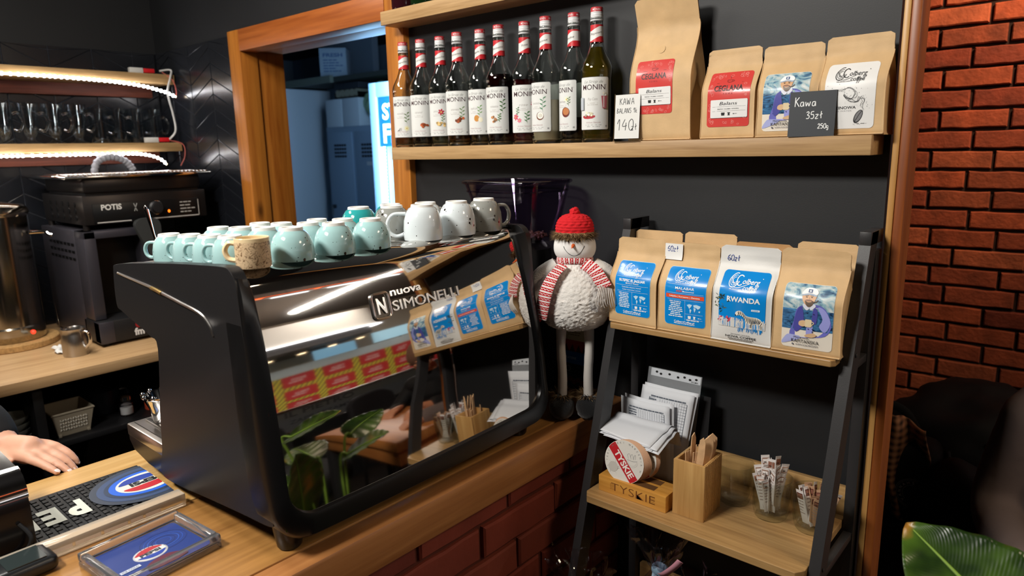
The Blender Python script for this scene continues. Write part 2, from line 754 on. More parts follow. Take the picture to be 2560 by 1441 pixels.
# ================================================================== the setting
M_BLACKWALL = mat('black_wall_paint', '#1d1e20', rough=0.55, bump=0.05, bscale=400, vary=0.12, vscale=3)
M_DARK = mat('dark_ceiling', '#131417', rough=0.8)
M_PINE = wood('pine_frame', '#8a4a12', '#c07a2e', 'Z', 0.8, 0.42, knots=0.85, contrast=0.7)
M_PINE_X = wood('pine_header', '#8a4416', '#b9692c', 'X', 0.8, 0.42, knots=0.8, contrast=0.7)
M_POST = wood('post_timber', '#6e3212', '#a8602a', 'Z', 0.9, 0.4, contrast=0.9)
M_SAP = wood('post_sapwood', '#a87438', '#cfa060', 'Z', 0.9, 0.4, contrast=0.6)
M_OAK = wood('oak_shelf', '#8f6b40', '#c9a574', 'X', 1.6, 0.5, contrast=0.9)
M_OAK_Y = wood('oak_wall_shelf', '#86663e', '#bd9a68', 'Y', 1.6, 0.5, contrast=0.7)
M_OAKTOP = wood('oak_ladder_shelf', '#7e5c36', '#c09a64', 'X', 1.3, 0.42, contrast=0.95)
M_CTR = wood('counter_timber', '#7c5226', '#b98648', 'Y', 0.8, 0.38, knots=0.3, contrast=0.9, coat=0.15)
M_EDGE = wood('counter_edge_beam', '#8a5026', '#c48a52', 'Y', 0.7, 0.4, knots=0.5, contrast=0.9, coat=0.1)
M_BAR = wood('bar_board', '#b98a48', '#d9b172', 'Y', 0.9, 0.4, contrast=0.6, coat=0.1)
M_BACKCTR = wood('back_counter_laminate', '#9c7850', '#c9a77c', 'Y', 1.2, 0.45, contrast=0.8)
M_TILE = mat('black_glazed_tile', '#191b20', rough=0.22, spec=0.6, bump=0.05, bscale=30)
M_GROUT = mat('grey_grout', '#3c3f46', rough=0.9)
M_BRICK = island_mat('red_brick', ['#7a3220', '#9c4a2e', '#ac5230', '#884026', '#bd6440'], 0.85, 0.9, 70, 0.4)
M_BRICKC = island_mat('counter_brick', ['#7a3020', '#8a3a26', '#6c2a1c', '#94432c'], 0.8, 0.35, 40, 0.2)
M_MORTAR = mat('dark_mortar', '#2a1a14', rough=0.95, bump=0.6, bscale=90)
M_MORTARC = mat('red_mortar', '#5c2a1c', rough=0.95, bump=0.3, bscale=60)
M_FLOOR = mat('dark_floor', '#241c18', rough=0.5, vary=0.3)
M_MALLFLOOR = mat('mall_floor', '#b8ada0', rough=0.15)
M_GREYWALL = mat('store_room_wall', '#6c7784', rough=0.8)
M_WHITE = mat('white_panel', '#c9d2da', rough=0.5)
M_BLKMETAL = mat('black_powder_coat', '#2b2a2b', rough=0.42, spec=0.5, bump=0.05, bscale=600)

f = MB()
f.b2((-7.2, -3.2, -0.12), (2.3, 4.6, 0.0), 0)
structure('floor', f, [M_FLOOR])
f = MB()
f.b2((2.3, -3.2, -0.12), (9.6, 14.0, 0.0), 0)
structure('floor_mall', f, [M_MALLFLOOR])
f = MB()
f.b2((-3.6, -3.2, H + 1.25), (2.3, 4.6, H + 1.4), 0)
f.b2((-7.2, 1.62, H + 1.0), (-3.6, 4.6, H + 1.4), 0)
structure('ceiling', f, [M_DARK])

# back wall with the doorway: painted panel behind the shelves, wall over and left of the opening
f = MB()
f.b2((-1.66, 1.447, 0), (-0.325, 1.60, H + 1.25), 0)
f.b2((-3.60, 1.447, 0), (-2.69, 1.60, H + 1.25), 0)
f.b2((-2.69, 1.447, H + 0.46), (-1.66, 1.60, H + 1.25), 0)
structure('wall_back', f, [M_BLACKWALL])
f = MB()
f.b2((-3.60, -3.2, 0), (-3.425, 1.447, H + 1.25), 0)
structure('wall_left', f, [M_BLACKWALL])
f = MB()
f.b2((-3.6, -3.35, 0), (2.3, -3.2, H + 1.25), 0)
structure('wall_front', f, [M_DARK])


def chevron(fn, u0, u1, v0, v1, cw, th, rise, gap, phase=0.0):
    """herringbone columns of glazed tiles clipped to a rectangle; fn(u, v, w) -> point"""
    mb = MB()
    c = int((u1 - u0) / cw) + 1
    for k in range(c):
        a, b = u0 + k * cw, min(u0 + (k + 1) * cw, u1)
        if b - a < 0.02:
            continue
        up = (k + int(phase)) % 2 == 0
        n = int((v1 - v0) / th) + 6
        for j in range(-4, n):
            base = v0 + j * th
            ya, yb = (base, base + rise * (b - a) / cw) if up else (base + rise, base + rise - rise * (b - a) / cw)
            q = [(a + gap, ya + gap), (b - gap, yb + gap), (b - gap, yb + th - gap), (a + gap, ya + th - gap)]
            if min(p[1] for p in q) > v1 - 0.01 or max(p[1] for p in q) < v0 + 0.01:
                continue
            q = [(p[0], min(max(p[1], v0), v1)) for p in q]
            cx, cy = sum(p[0] for p in q) / 4, sum(p[1] for p in q) / 4
            inn = [(p[0] + (cx - p[0]) * 0.02, p[1] + (cy - p[1]) * 0.05) for p in q]
            vs = [fn(p[0], p[1], 0.001) for p in q] + [fn(p[0], p[1], 0.005) for p in q] + [fn(p[0], p[1], 0.0065) for p in inn]
            fs = [(8, 9, 10, 11)]
            for i in range(4):
                i2 = (i + 1) % 4
                fs += [(i, i2, i2 + 4, i + 4), (i + 4, i2 + 4, i2 + 8, i + 8)]
            mb.add(vs, fs, 0)
    vs = [fn(u0, v0, 0.0005), fn(u1, v0, 0.0005), fn(u1, v1, 0.0005), fn(u0, v1, 0.0005),
          fn(u0, v0, 0.003), fn(u1, v0, 0.003), fn(u1, v1, 0.003), fn(u0, v1, 0.003)]
    mb.add(vs, [(4, 5, 6, 7), (0, 1, 5, 4), (1, 2, 6, 5), (2, 3, 7, 6), (3, 0, 4, 7)], 1)
    return mb


structure('trim_1', chevron(lambda u, v, w: (-3.425 + w, u, v), -0.145, 1.438, 0.55, H + 0.46, 0.165, 0.075, 0.090, 0.0014, 1), [M_TILE, M_GROUT], smooth=0)
structure('trim_2', chevron(lambda u, v, w: (u, 1.447 - w, v), -3.468, -2.708, 0.55, H + 0.46, 0.19, 0.062, 0.078, 0.0014, 0), [M_TILE, M_GROUT], smooth=0)

# timber frame round the doorway and the end post of the wall
f = MB()
f.b2((-2.706, 1.425, 0), (-2.621, 1.50, H + 0.4716), 0, 0.003)
f.b2((-2.690, 1.50, 0), (-2.629, 1.618, H + 0.42), 0, 0.002)
structure('door_1', f, [M_PINE])
f = MB()
f.b2((-2.621, 1.425, H + 0.391), (-1.74, 1.50, H + 0.4716), 0, 0.003)
f.b2((-2.629, 1.50, H + 0.396), (-1.74, 1.618, H + 0.45), 0, 0.002)
structure('trim_3', f, [M_PINE_X])
f = MB()
f.b2((-1.738, 1.425, 0), (-1.655, 1.618, H + 1.25), 0, 0.003)
structure('trim_4', f, [M_PINE])
f = MB()
f.b2((-0.3005, 1.405, 0), (-0.284, 1.468, H + 1.25), 0, 0.003)
f.b2((-0.3125, 1.405, 0), (-0.3005, 1.446, H + 1.25), 1, 0.003)
structure('trim_5', f, [M_POST, M_SAP])


def bricks(fn, u0, u1, v0, v1, bw, bh, gap, depth, seed, wob=0.0025, cut=True):
    rnd = random.Random(seed)
    mb = MB()
    rows = int((v1 - v0) / (bh + gap)) + 1
    for j in range(rows):
        y0 = v0 + j * (bh + gap)
        y1 = min(y0 + bh, v1)
        if y1 - y0 < bh * 0.3:
            continue
        x = u0 - (bw * (0.5 if j % 2 else 0.0)) - rnd.uniform(0, 0.03)
        while x < u1:
            w = bw * rnd.uniform(0.9, 1.06)
            a, b = max(x, u0), min(x + w, u1)
            x += w + gap
            if b - a < 0.025:
                continue
            d = depth * rnd.uniform(0.7, 1.15)
            jt = lambda: rnd.uniform(-wob, wob)
            nx = 5
            outer, inner = [], []
            top = [(a + (b - a) * i / nx, y1 + jt() * 0.8) for i in range(nx + 1)]
            bot = [(a + (b - a) * i / nx, y0 + jt() * 0.8) for i in range(nx + 1)]
            e = 0.004
            vs, fs = [], []
            for lv, h in ((0, 0.0), (1, d - e), (2, d)):
                for i in range(nx + 1):
                    ex = 0 if lv < 2 else (e if i == 0 else (-e if i == nx else 0))
                    ey = 0 if lv < 2 else e
                    hh = h + (rnd.uniform(-0.0012, 0.0012) if lv == 2 else 0)
                    vs.append(fn(bot[i][0] + ex, bot[i][1] + ey, hh))
                for i in range(nx + 1):
                    ex = 0 if lv < 2 else (e if i == 0 else (-e if i == nx else 0))
                    ey = 0 if lv < 2 else e
                    hh = h + (rnd.uniform(-0.0012, 0.0012) if lv == 2 else 0)
                    vs.append(fn(top[i][0] + ex, top[i][1] - ey, hh))
            n = nx + 1
            for lv in range(2):
                o0, o1 = lv * 2 * n, (lv + 1) * 2 * n
                for i in range(nx):
                    fs.append((o0 + i, o0 + i + 1, o1 + i + 1, o1 + i))
                    fs.append((o0 + n + i + 1, o0 + n + i, o1 + n + i, o1 + n + i + 1))
                fs.append((o0 + n, o0, o1, o1 + n))
                fs.append((o0 + nx, o0 + n + nx, o1 + n + nx, o1 + nx))
            o2 = 4 * n
            for i in range(nx):
                fs.append((o2 + i, o2 + i + 1, o2 + n + i + 1, o2 + n + i))
            mb.add(vs, fs, 0)
    return mb


BW = bricks(lambda u, v, w: (u, 3.0 - w, v), -1.15, 1.25, 0.0, H + 1.25, 0.205, 0.060, 0.0115, 0.016, 11)
BW.b2((-1.15, 3.0, 0), (1.25, 3.14, H + 1.25), 1)
structure('wall_rear', BW, [M_BRICK, M_MORTAR], smooth=0)
f = MB()
f.b2((-1.30, 1.60, 0), (-1.15, 3.14, H + 1.25), 0)
structure('wall_alcove', f, [M_BLACKWALL])
f = MB()
f.b2((-7.2, 4.45, 0), (-1.3, 4.6, H + 1.25), 0)
f.b2((-7.2, 1.62, 0), (-7.05, 4.45, H + 1.25), 0)
f.b2((-7.05, 1.60, 0), (-3.6, 1.70, H + 1.25), 0)
structure('wall_store', f, [M_GREYWALL])

# ================================================================== shelves on the back wall
SHT = H + 0.0095


def wall_shelf(label, z0, z1, x0, x1):
    mb = MB()
    mb.b2((x0, 1.360, z0), (x1, 1.447, z1), 0, 0.0015)
    return tag(mb.build('wall_shelf', [M_OAK]), label, 'shelf', 'oak shelves on the black wall')


wall_shelf('long oak shelf on the black wall carrying syrup bottles and coffee bags', H - 0.0265, SHT, -1.660, -0.336)
wall_shelf('upper oak shelf above the syrup bottles, cut by the top edge', H + 0.359, H + 0.397, -1.677, -0.36)

# ================================================================== front counter
CT = H - 0.63
t = thing('front_counter', 'wooden bar counter with red brick front carrying the espresso machine', 'counter', (0, 0, 0))
f = MB()
f.b2((-1.233, -0.9, CT - 0.078), (-0.93, 1.444, CT), 0, 0.002)
f.b2((-0.93, -0.9, CT - 0.078), (-0.88, 1.444, CT), 1, 0.008)
f.build('worktop', [M_CTR, M_EDGE], t)
f = MB()
f.b2((-1.56, -0.9, CT - 0.04), (-1.238, 1.444, CT - 0.0005), 0, 0.002)
tag(f.build('bar_board', [M_BAR], t), 'paler bar board on the barista side')
f = MB()
f.b2((-1.53, -0.9, 0.0), (-0.925, 1.444, CT - 0.079), 0)
f.build('carcass', [M_DARK], t)
f = bricks(lambda u, v, w: (-0.918 + w, u, v), -0.9, 1.444, 0.0, CT - 0.08, 0.235, 0.067, 0.010, 0.017, 5, 0.002)
f.b2((-0.925, -0.9, 0.0), (-0.912, 1.444, CT - 0.079), 1)
f.build('brick_front', [M_BRICKC, M_MORTARC], t, smooth=0)

# ================================================================== ladder shelf
LZ = lambda z: H + z
t = thing('ladder_shelf', 'black metal ladder shelf unit with oak boards leaning to the wall', 'shelf unit', (0, 0, 0))


def railY(z):
    return 1.349 - 0.2845 * (-0.162 - z)


for x0, x1 in ((-0.835, -0.815), (-0.339, -0.319)):
    mb = MB()
    zt, zb = -0.162, -H + 0.004
    ya, yb = railY(zt), railY(zb)
    prof = [(ya, H + zt), (yb, H + zb), (yb + 0.043, H + zb), (ya + 0.043, H + zt)]
    mb.prism(prof, lambda u, v, w: (w, u, v), x0, x1)
    mb.build('rail', [M_BLKMETAL], t, smooth=0)
    mb = MB()
    mb.b2((x0, 1.385, 0.004), (x1, 1.425, H - 0.20), 0, 0.001)
    mb.build('back_leg', [M_BLKMETAL], t)
    mb = MB()
    mb.b2((x0, 1.342, H - 0.186), (x1, 1.425, H - 0.1615), 0, 0.001)
    mb.build('top_bar', [M_BLKMETAL], t)
    for z in (-0.40, -0.775):
        mb = MB()
        mb.b2((x0 + 0.002, railY(z) + 0.03, H + z - 0.012), (x1 - 0.002, 1.39, H + z + 0.003), 0, 0.001)
        mb.build('cross_bar', [M_BLKMETAL], t)
        mb = MB()
        sx = x1 + 0.0005 if x0 > -0.5 else x1 + 0.0005
        mb.lathe([(0.0, 0), (0.004, 0), (0.004, 0.001), (0.002, 0.002), (0, 0.002)], seg=12)
        mb.v = [(sx + v[2], railY(z) + 0.02 + v[0], H + z + 0.02 + v[1]) for v in mb.v]
        mb.build('bolt', [M_BLKMETAL], t)


def ladder_board(yf, zb, zt, ch, lip):
    mb = MB()
    x0, x1, yr = -0.8135, -0.3405, 1.418
    o = [(x0 + ch, yf), (x1 - ch, yf), (x1, yf + ch * 1.5), (x1, yr), (x0, yr), (x0, yf + ch * 1.5)]
    mb.prism(o, lambda u, v, w: (u, v, w), H + zb, H + zt)
    s = mb.build('shelf_board', [M_OAKTOP], t, smooth=0)
    md = s.modifiers.new('edge', 'BEVEL')
    md.width = 0.0015
    md.segments = 2
    if lip:
        mb = MB()
        mb.b2((x0, 1.404, H + zt), (x1, 1.418, H + zt + lip), 0, 0.001)
        mb.build('back_lip', [M_OAKTOP], s)
    return s


ladder_board(1.250, -0.3945, -0.382, 0.006, 0.0)
ladder_board(1.150, -0.7685, -0.7515, 0.012, 0.062)
ladder_board(1.050, -1.128, -1.111, 0.012, 0.062)
# ================================================================== coffee bags
M_KRAFT = mat('kraft_paper', '#cdab7d', rough=0.62, bump=0.12, bscale=350, vary=0.07, vscale=30)
M_KRAFT_D = mat('kraft_paper_darker', '#b88d5c', rough=0.6, bump=0.12, bscale=350, vary=0.07, vscale=30)
M_WBAG = mat('white_matte_film', '#d9d8d4', rough=0.45, bump=0.08, bscale=250)
BLUE, WHT, BLK, RED, ORG = '#0a86d6', '#f1f3f2', '#191a1c', '#d8443f', '#e2502a'
GLOSS_BLUE = mat('blue_label_gloss', BLUE, rough=0.25, coat=0.3)
GLOSS_RED = mat('red_label_gloss', '#cf4540', rough=0.28, coat=0.3)
GLOSS_WHITE = mat('white_label_paper', '#e4e4e2', rough=0.4)


def sea_mat():
    m = mat('watercolour_sea_and_sky', '#6d8ba0', rough=0.3)
    nt = m.node_tree
    N, L = nt.nodes.new, nt.links.new
    p = nt.nodes['Principled BSDF']
    tc = N('ShaderNodeTexCoord')
    mp = N('ShaderNodeMapping')
    mp.inputs['Scale'].default_value = (38, 38, 62)
    L(tc.outputs['Object'], mp.inputs['Vector'])
    n = N('ShaderNodeTexNoise')
    n.inputs['Scale'].default_value = 1
    n.inputs['Detail'].default_value = 6
    n.inputs['Distortion'].default_value = 1.2
    L(mp.outputs['Vector'], n.inputs['Vector'])
    r = N('ShaderNodeValToRGB')
    e = r.color_ramp.elements
    e[0].position, e[0].color = 0.30, (*lin('#27405e'), 1)
    e[1].position, e[1].color = 0.72, (*lin('#dfe6e6'), 1)
    for ps, c in ((0.42, '#4f7290'), (0.5, '#8ab0bd'), (0.58, '#b9c7c8')):
        k = e.new(ps)
        k.color = (*lin(c), 1)
    L(n.outputs['Fac'], r.inputs['Fac'])
    L(r.outputs['Color'], p.inputs['Base Color'])
    return m


def deep_mat():
    m = mat('watercolour_waves', '#16335c', rough=0.3)
    nt = m.node_tree
    N, L = nt.nodes.new, nt.links.new
    tc = N('ShaderNodeTexCoord')
    mp = N('ShaderNodeMapping')
    mp.inputs['Scale'].default_value = (50, 50, 110)
    L(tc.outputs['Object'], mp.inputs['Vector'])
    n = N('ShaderNodeTexNoise')
    n.inputs['Scale'].default_value = 1
    n.inputs['Detail'].default_value = 5
    n.inputs['Distortion'].default_value = 1.5
    L(mp.outputs['Vector'], n.inputs['Vector'])
    r = N('ShaderNodeValToRGB')
    e = r.color_ramp.elements
    e[0].position, e[0].color = 0.35, (*lin('#0e1f3f'), 1)
    e[1].position, e[1].color = 0.72, (*lin('#4f8fc4'), 1)
    L(n.outputs['Fac'], r.inputs['Fac'])
    L(r.outputs['Color'], nt.nodes['Principled BSDF'].inputs['Base Color'])
    return m


SEA, DEEP = sea_mat(), deep_mat()


class BagShape:
    def __init__(s, W, Hh, D, seed, fold=0.0, bulge=0.005, pinch=0.86, wr=0.0012, lean=0.0, flat=0.5):
        s.W, s.H, s.D, s.seed, s.fold, s.bulge, s.pinch, s.wr, s.lean, s.flat = W, Hh, D, seed, fold, bulge, pinch, wr, lean, flat

    def dp(s, t):
        if t < s.flat:
            return 1.0
        k = min(1, (t - s.flat) / (s.pinch - s.flat))
        k = k * k * (3 - 2 * k)
        return 1.0 - 0.955 * k

    def hw(s, t):
        return s.W / 2 * (1 - 0.035 * sin(pi * min(1, t / 0.8)) - (0.012 if t > s.pinch else 0))

    def front(s, x, z, h=0.0):
        t = max(0, min(1, z / s.H))
        hw = s.hw(t)
        u = max(-1, min(1, x / hw))
        d = s.D / 2 * s.dp(t)
        b = s.bulge * sin(pi * min(1, t / 0.9)) * (1 - u * u)
        w = s.wr * noise.noise((x * 38 + s.seed * 7.1, z * 24, s.seed * 3.3)) * (1.2 if t > 0.55 else 0.7)
        w += s.wr * 1.1 * noise.noise((x * 14 + s.seed, z * 75, s.seed * 1.7)) * (1.0 if t > 0.6 else 0.2)
        zip_ = 0.0012 * exp(-((t - s.pinch) / 0.012) ** 2) + 0.0009 * exp(-((t - s.pinch - 0.035) / 0.01) ** 2)
        yc = s.fold * max(0, t - s.pinch) ** 1.0 * s.H + s.lean * t * s.H
        rnd = 0.004 * exp(-t / 0.012)
        return Vector((x, yc - d - b - w * (1 - abs(u) ** 6) - zip_ - h + rnd, z))

    def back(s, x, z):
        t = max(0, min(1, z / s.H))
        hw = s.hw(t)
        u = max(-1, min(1, x / hw))
        yc = s.fold * max(0, t - s.pinch) * s.H + s.lean * t * s.H
        return Vector((x, yc + s.D / 2 * s.dp(t) + s.bulge * 0.3 * (1 - u * u), z))


def bag_mesh(s, m, name, parent):
    """flat-bottom gusset bag: front, two folded sides, back, base, rounded top corners and sealed edges"""
    mb = MB()
    nx, nz = 16, 40
    cr = 0.008
    zs = [s.H * (j / nz) for j in range(nz + 1)]

    def ins(z):
        d = s.H - z
        return 0 if d >= cr else cr - sqrt(max(0, cr * cr - (cr - d) ** 2))
    vs, fs = [], []
    ring = []
    for z in zs:
        t = z / s.H
        hw = s.hw(t) - ins(z)
        row = [s.front(-hw + 2 * hw * i / nx, z) for i in range(nx + 1)]
        g = (0.003 + 0.022 * (1 - s.dp(t))) * (1 if t > 0.03 else t / 0.03)
        g = min(g, hw * 0.5)
        f0, b0 = row[-1], s.back(hw, z)
        side_r = [Vector((hw - g, (f0.y * 2 + b0.y) / 3 + 0.15 * (b0.y - f0.y), z))]
        bk = [s.back(hw - 2 * hw * i / 6, z) for i in range(7)]
        f1, b1 = row[0], s.back(-hw, z)
        side_l = [Vector((-hw + g, (f1.y * 2 + b1.y) / 3 + 0.15 * (b1.y - f1.y), z))]
        ring.append(row + side_r + bk + side_l)
    n = len(ring[0])
    for r in ring:
        vs += r
    for j in range(nz):
        for i in range(n):
            i2 = (i + 1) % n
            fs.append((j * n + i, j * n + i2, (j + 1) * n + i2, (j + 1) * n + i))
    fs.append(tuple(range(n - 1, -1, -1)))
    fs.append(tuple(nz * n + i for i in range(n)))
    mb.add(vs, fs)
    # sealed side and bottom edges
    for sg in (-1, 1):
        pts = []
        for j in range(0, int(nz * 0.86)):
            z = zs[j]
            hw = s.hw(z / s.H)
            p = s.front(sg * hw, z)
            pts.append((p.x + sg * 0.0006, p.y - 0.0004, p.z))
        mb.tube(pts, 0.0009, 5)
    hw = s.hw(0)
    pts = [s.front(-hw + 2 * hw * i / 12, 0.0022) for i in range(13)]
    mb.tube([(p.x, p.y - 0.0012, 0.0024) for p in pts], 0.0016, 6)
    return mb.build(name, [m], parent, smooth=50)


def swirl_logo(a, x, y, k, c):
    """rolling-wave emblem followed by the lettering Colberg coffee; k = overall width"""
    for r, w in ((0.16, 0.022), (0.115, 0.014), (0.07, 0.012)):
        pts = []
        for i in range(26):
            an = 0.35 * pi + i / 25 * 1.62 * pi
            rr = r * (1 + 0.15 * sin(an * 2))
            pts.append((x + k * (-0.33 + rr * 0.95 * cos(an)), y + k * (0.02 + rr * 1.15 * sin(an))))
        a.stroke(pts, k * w, c)
    for i in range(3):
        a.stroke([(x + k * (-0.44 + 0.03 * i), y + k * (0.08 - 0.05 * i)), (x + k * (-0.40 + 0.03 * i), y + k * (0.02 - 0.03 * i)), (x + k * (-0.38 + 0.05 * i), y + k * (-0.08 - 0.01 * i))], k * 0.011, c, 4)
    a.stroke([(x - k * 0.40, y - k * 0.15), (x - k * 0.2, y - k * 0.17), (x, y - k * 0.1), (x + k * 0.10, y - k * 0.06)], k * 0.016, c, 5, taper=True)
    # C
    a.stroke([(x + k * (-0.165 + 0.1 * cos(an)), y + k * (0.03 + 0.135 * sin(an))) for an in [0.25 * pi + i / 14 * 1.5 * pi for i in range(15)]], k * 0.026, c)
    a.text('olberg', x + k * 0.165, y - k * 0.055, k * 0.135, c, bold=0.012, shear=0.25, width=k * 0.50)
    a.stroke([(x + k * 0.40, y - k * 0.06), (x + k * 0.38, y - k * 0.12), (x + k * 0.3, y - k * 0.12)], k * 0.014, c, 4)
    a.text('coffee', x + k * 0.17, y - k * 0.215, k * 0.12, c, bold=0.012, shear=0.25, width=k * 0.40)
    for dx in (0.165, 0.215):
        a.stroke([(x + k * (dx + 0.02), y - k * 0.12), (x + k * dx, y - k * 0.24), (x + k * (dx - 0.025), y - k * 0.29)], k * 0.014, c, 4)
    a.text('PALARNIA KAWY', x - k * 0.22, y - k * 0.235, k * 0.035, c, bold=0.01, width=k * 0.42)
    a.ellipse(x + k * 0.47, y + k * 0.11, k * 0.012, k * 0.012, c, 8, rings=1)


def coffee_icons(a, x0, x1, y, k, c):
    """cup, press pot and spoon pictograms"""
    d = (x1 - x0) / 3
    a.poly([(x0 + d * .3, y), (x0 + d * .8, y), (x0 + d * .85, y + k), (x0 + d * .25, y + k)], c)
    a.poly([(x0 + d * 1.3, y), (x0 + d * 1.7, y), (x0 + d * 1.62, y + k * .5), (x0 + d * 1.75, y + k), (x0 + d * 1.25, y + k), (x0 + d * 1.38, y + k * .5)], c)
    a.ellipse(x0 + d * 2.25, y + k * .5, k * .22, k * .16, c, 10, rings=1)
    a.stroke([(x0 + d * 2.3, y + k * .5), (x0 + d * 2.8, y + k * .5)], k * .12, c)


def continents(a, x, y, k, c):
    a.poly([(x - .48 * k, y + .22 * k), (x - .3 * k, y + .3 * k), (x - .1 * k, y + .26 * k), (x - .18 * k, y + .12 * k), (x - .26 * k, y + .02 * k), (x - .3 * k, y - .02 * k), (x - .36 * k, y + .1 * k)], c)
    a.poly([(x - .26 * k, y - .02 * k), (x - .14 * k, y - .08 * k), (x - .18 * k, y - .22 * k), (x - .24 * k, y - .34 * k), (x - .28 * k, y - .14 * k)], c)
    a.poly([(x - .02 * k, y + .26 * k), (x + .2 * k, y + .3 * k), (x + .48 * k, y + .22 * k), (x + .42 * k, y + .08 * k), (x + .3 * k, y), (x + .2 * k, y + .08 * k), (x + .02 * k, y + .12 * k)], c)
    a.poly([(x, y + .08 * k), (x + .16 * k, y + .04 * k), (x + .12 * k, y - .12 * k), (x + .06 * k, y - .24 * k), (x + .02 * k, y - .06 * k)], c)
    a.poly([(x + .34 * k, y - .12 * k), (x + .46 * k, y - .1 * k), (x + .44 * k, y - .22 * k), (x + .34 * k, y - .2 * k)], c)


def art_origin(w, h, title, sub, strip, seed):
    """blue single-origin label"""
    a = Art()
    a.rect(-w / 2, 0, w / 2, h, '#9fd0ee', r=0.0075)
    a.up().rect(-w / 2 + .0006, .0006, w / 2 - .0006, h - .0006, GLOSS_BLUE, r=0.007)
    a.up()
    swirl_logo(a, 0.001, h * .855, w * .62, WHT)
    L = lambda y, x0=-w * .45, x1=w * .45: a.rect(x0, y, x1, y + .00035, WHT, nx=8, ny=2)
    L(h * .725)
    a.text(title, -w * .0, h * .645, h * .043, WHT, bold=0.03, width=w * (.74 if len(title) > 10 else .46))
    if strip:
        a.text('INDIE', -w * .13, h * .60, h * .03, ORG, bold=0.02, width=w * .14)
        a.text('Monsooned', w * .09, h * .60, h * .028, WHT, bold=0.01, width=w * .27)
        L(h * .575)
        a.rect(-w * .46, h * .485, w * .46, h * .555, ORG, nx=8, ny=2)
        a.up().text('Indyjska | Korzenna | Ziemista', 0, h * .508, h * .026, WHT, bold=0.02, width=w * .74)
        y2 = h * .46
    else:
        a.text(sub, w * .02, h * .602, h * .027, WHT, bold=0.01, width=w * .36)
        L(h * .575)
        a.text('Czekolada mleczna | karmel', 0, h * .53, h * .024, WHT, width=w * .54)
        a.text('Cukier trzcinowy | owoce', 0, h * .485, h * .024, WHT, width=w * .52)
        y2 = h * .455
    a.rect(-w * .42, y2, w * .45, y2 + .0003, WHT, nx=8, ny=2)
    a.rect(w * .02, h * .11, w * .02 + .0003, y2, WHT, nx=2, ny=4)
    a.text('100% ARABICA', -w * .22, y2 - h * .045, h * .024, WHT, bold=0.02, width=w * .3)
    a.lines(-w * .40, -w * .03, y2 - h * .075, 8, h * .033, h * .02, WHT, seed, 'C')
    continents(a, w * .23, y2 - h * .13, w * .34, '#bfe0f4')
    a.rect(w * .02, h * .225, w * .44, h * .2275, WHT, nx=4, ny=2)
    coffee_icons(a, w * .06, w * .44, h * .145, h * .05, WHT)
    a.rect(w * .04, h * .132, w * .44, h * .1345, WHT, nx=4, ny=2)
    a.lines(w * .06, w * .44, h * .11, 1, .003, h * .02, WHT, seed + 3)
    a.text('ColbergCoffee.pl', 0, h * .055, h * .036, WHT, bold=0.02, width=w * .5)
    a.lines(-w * .26, w * .26, h * .032, 1, .003, h * .015, WHT, seed + 4, 'C', .95)
    return a


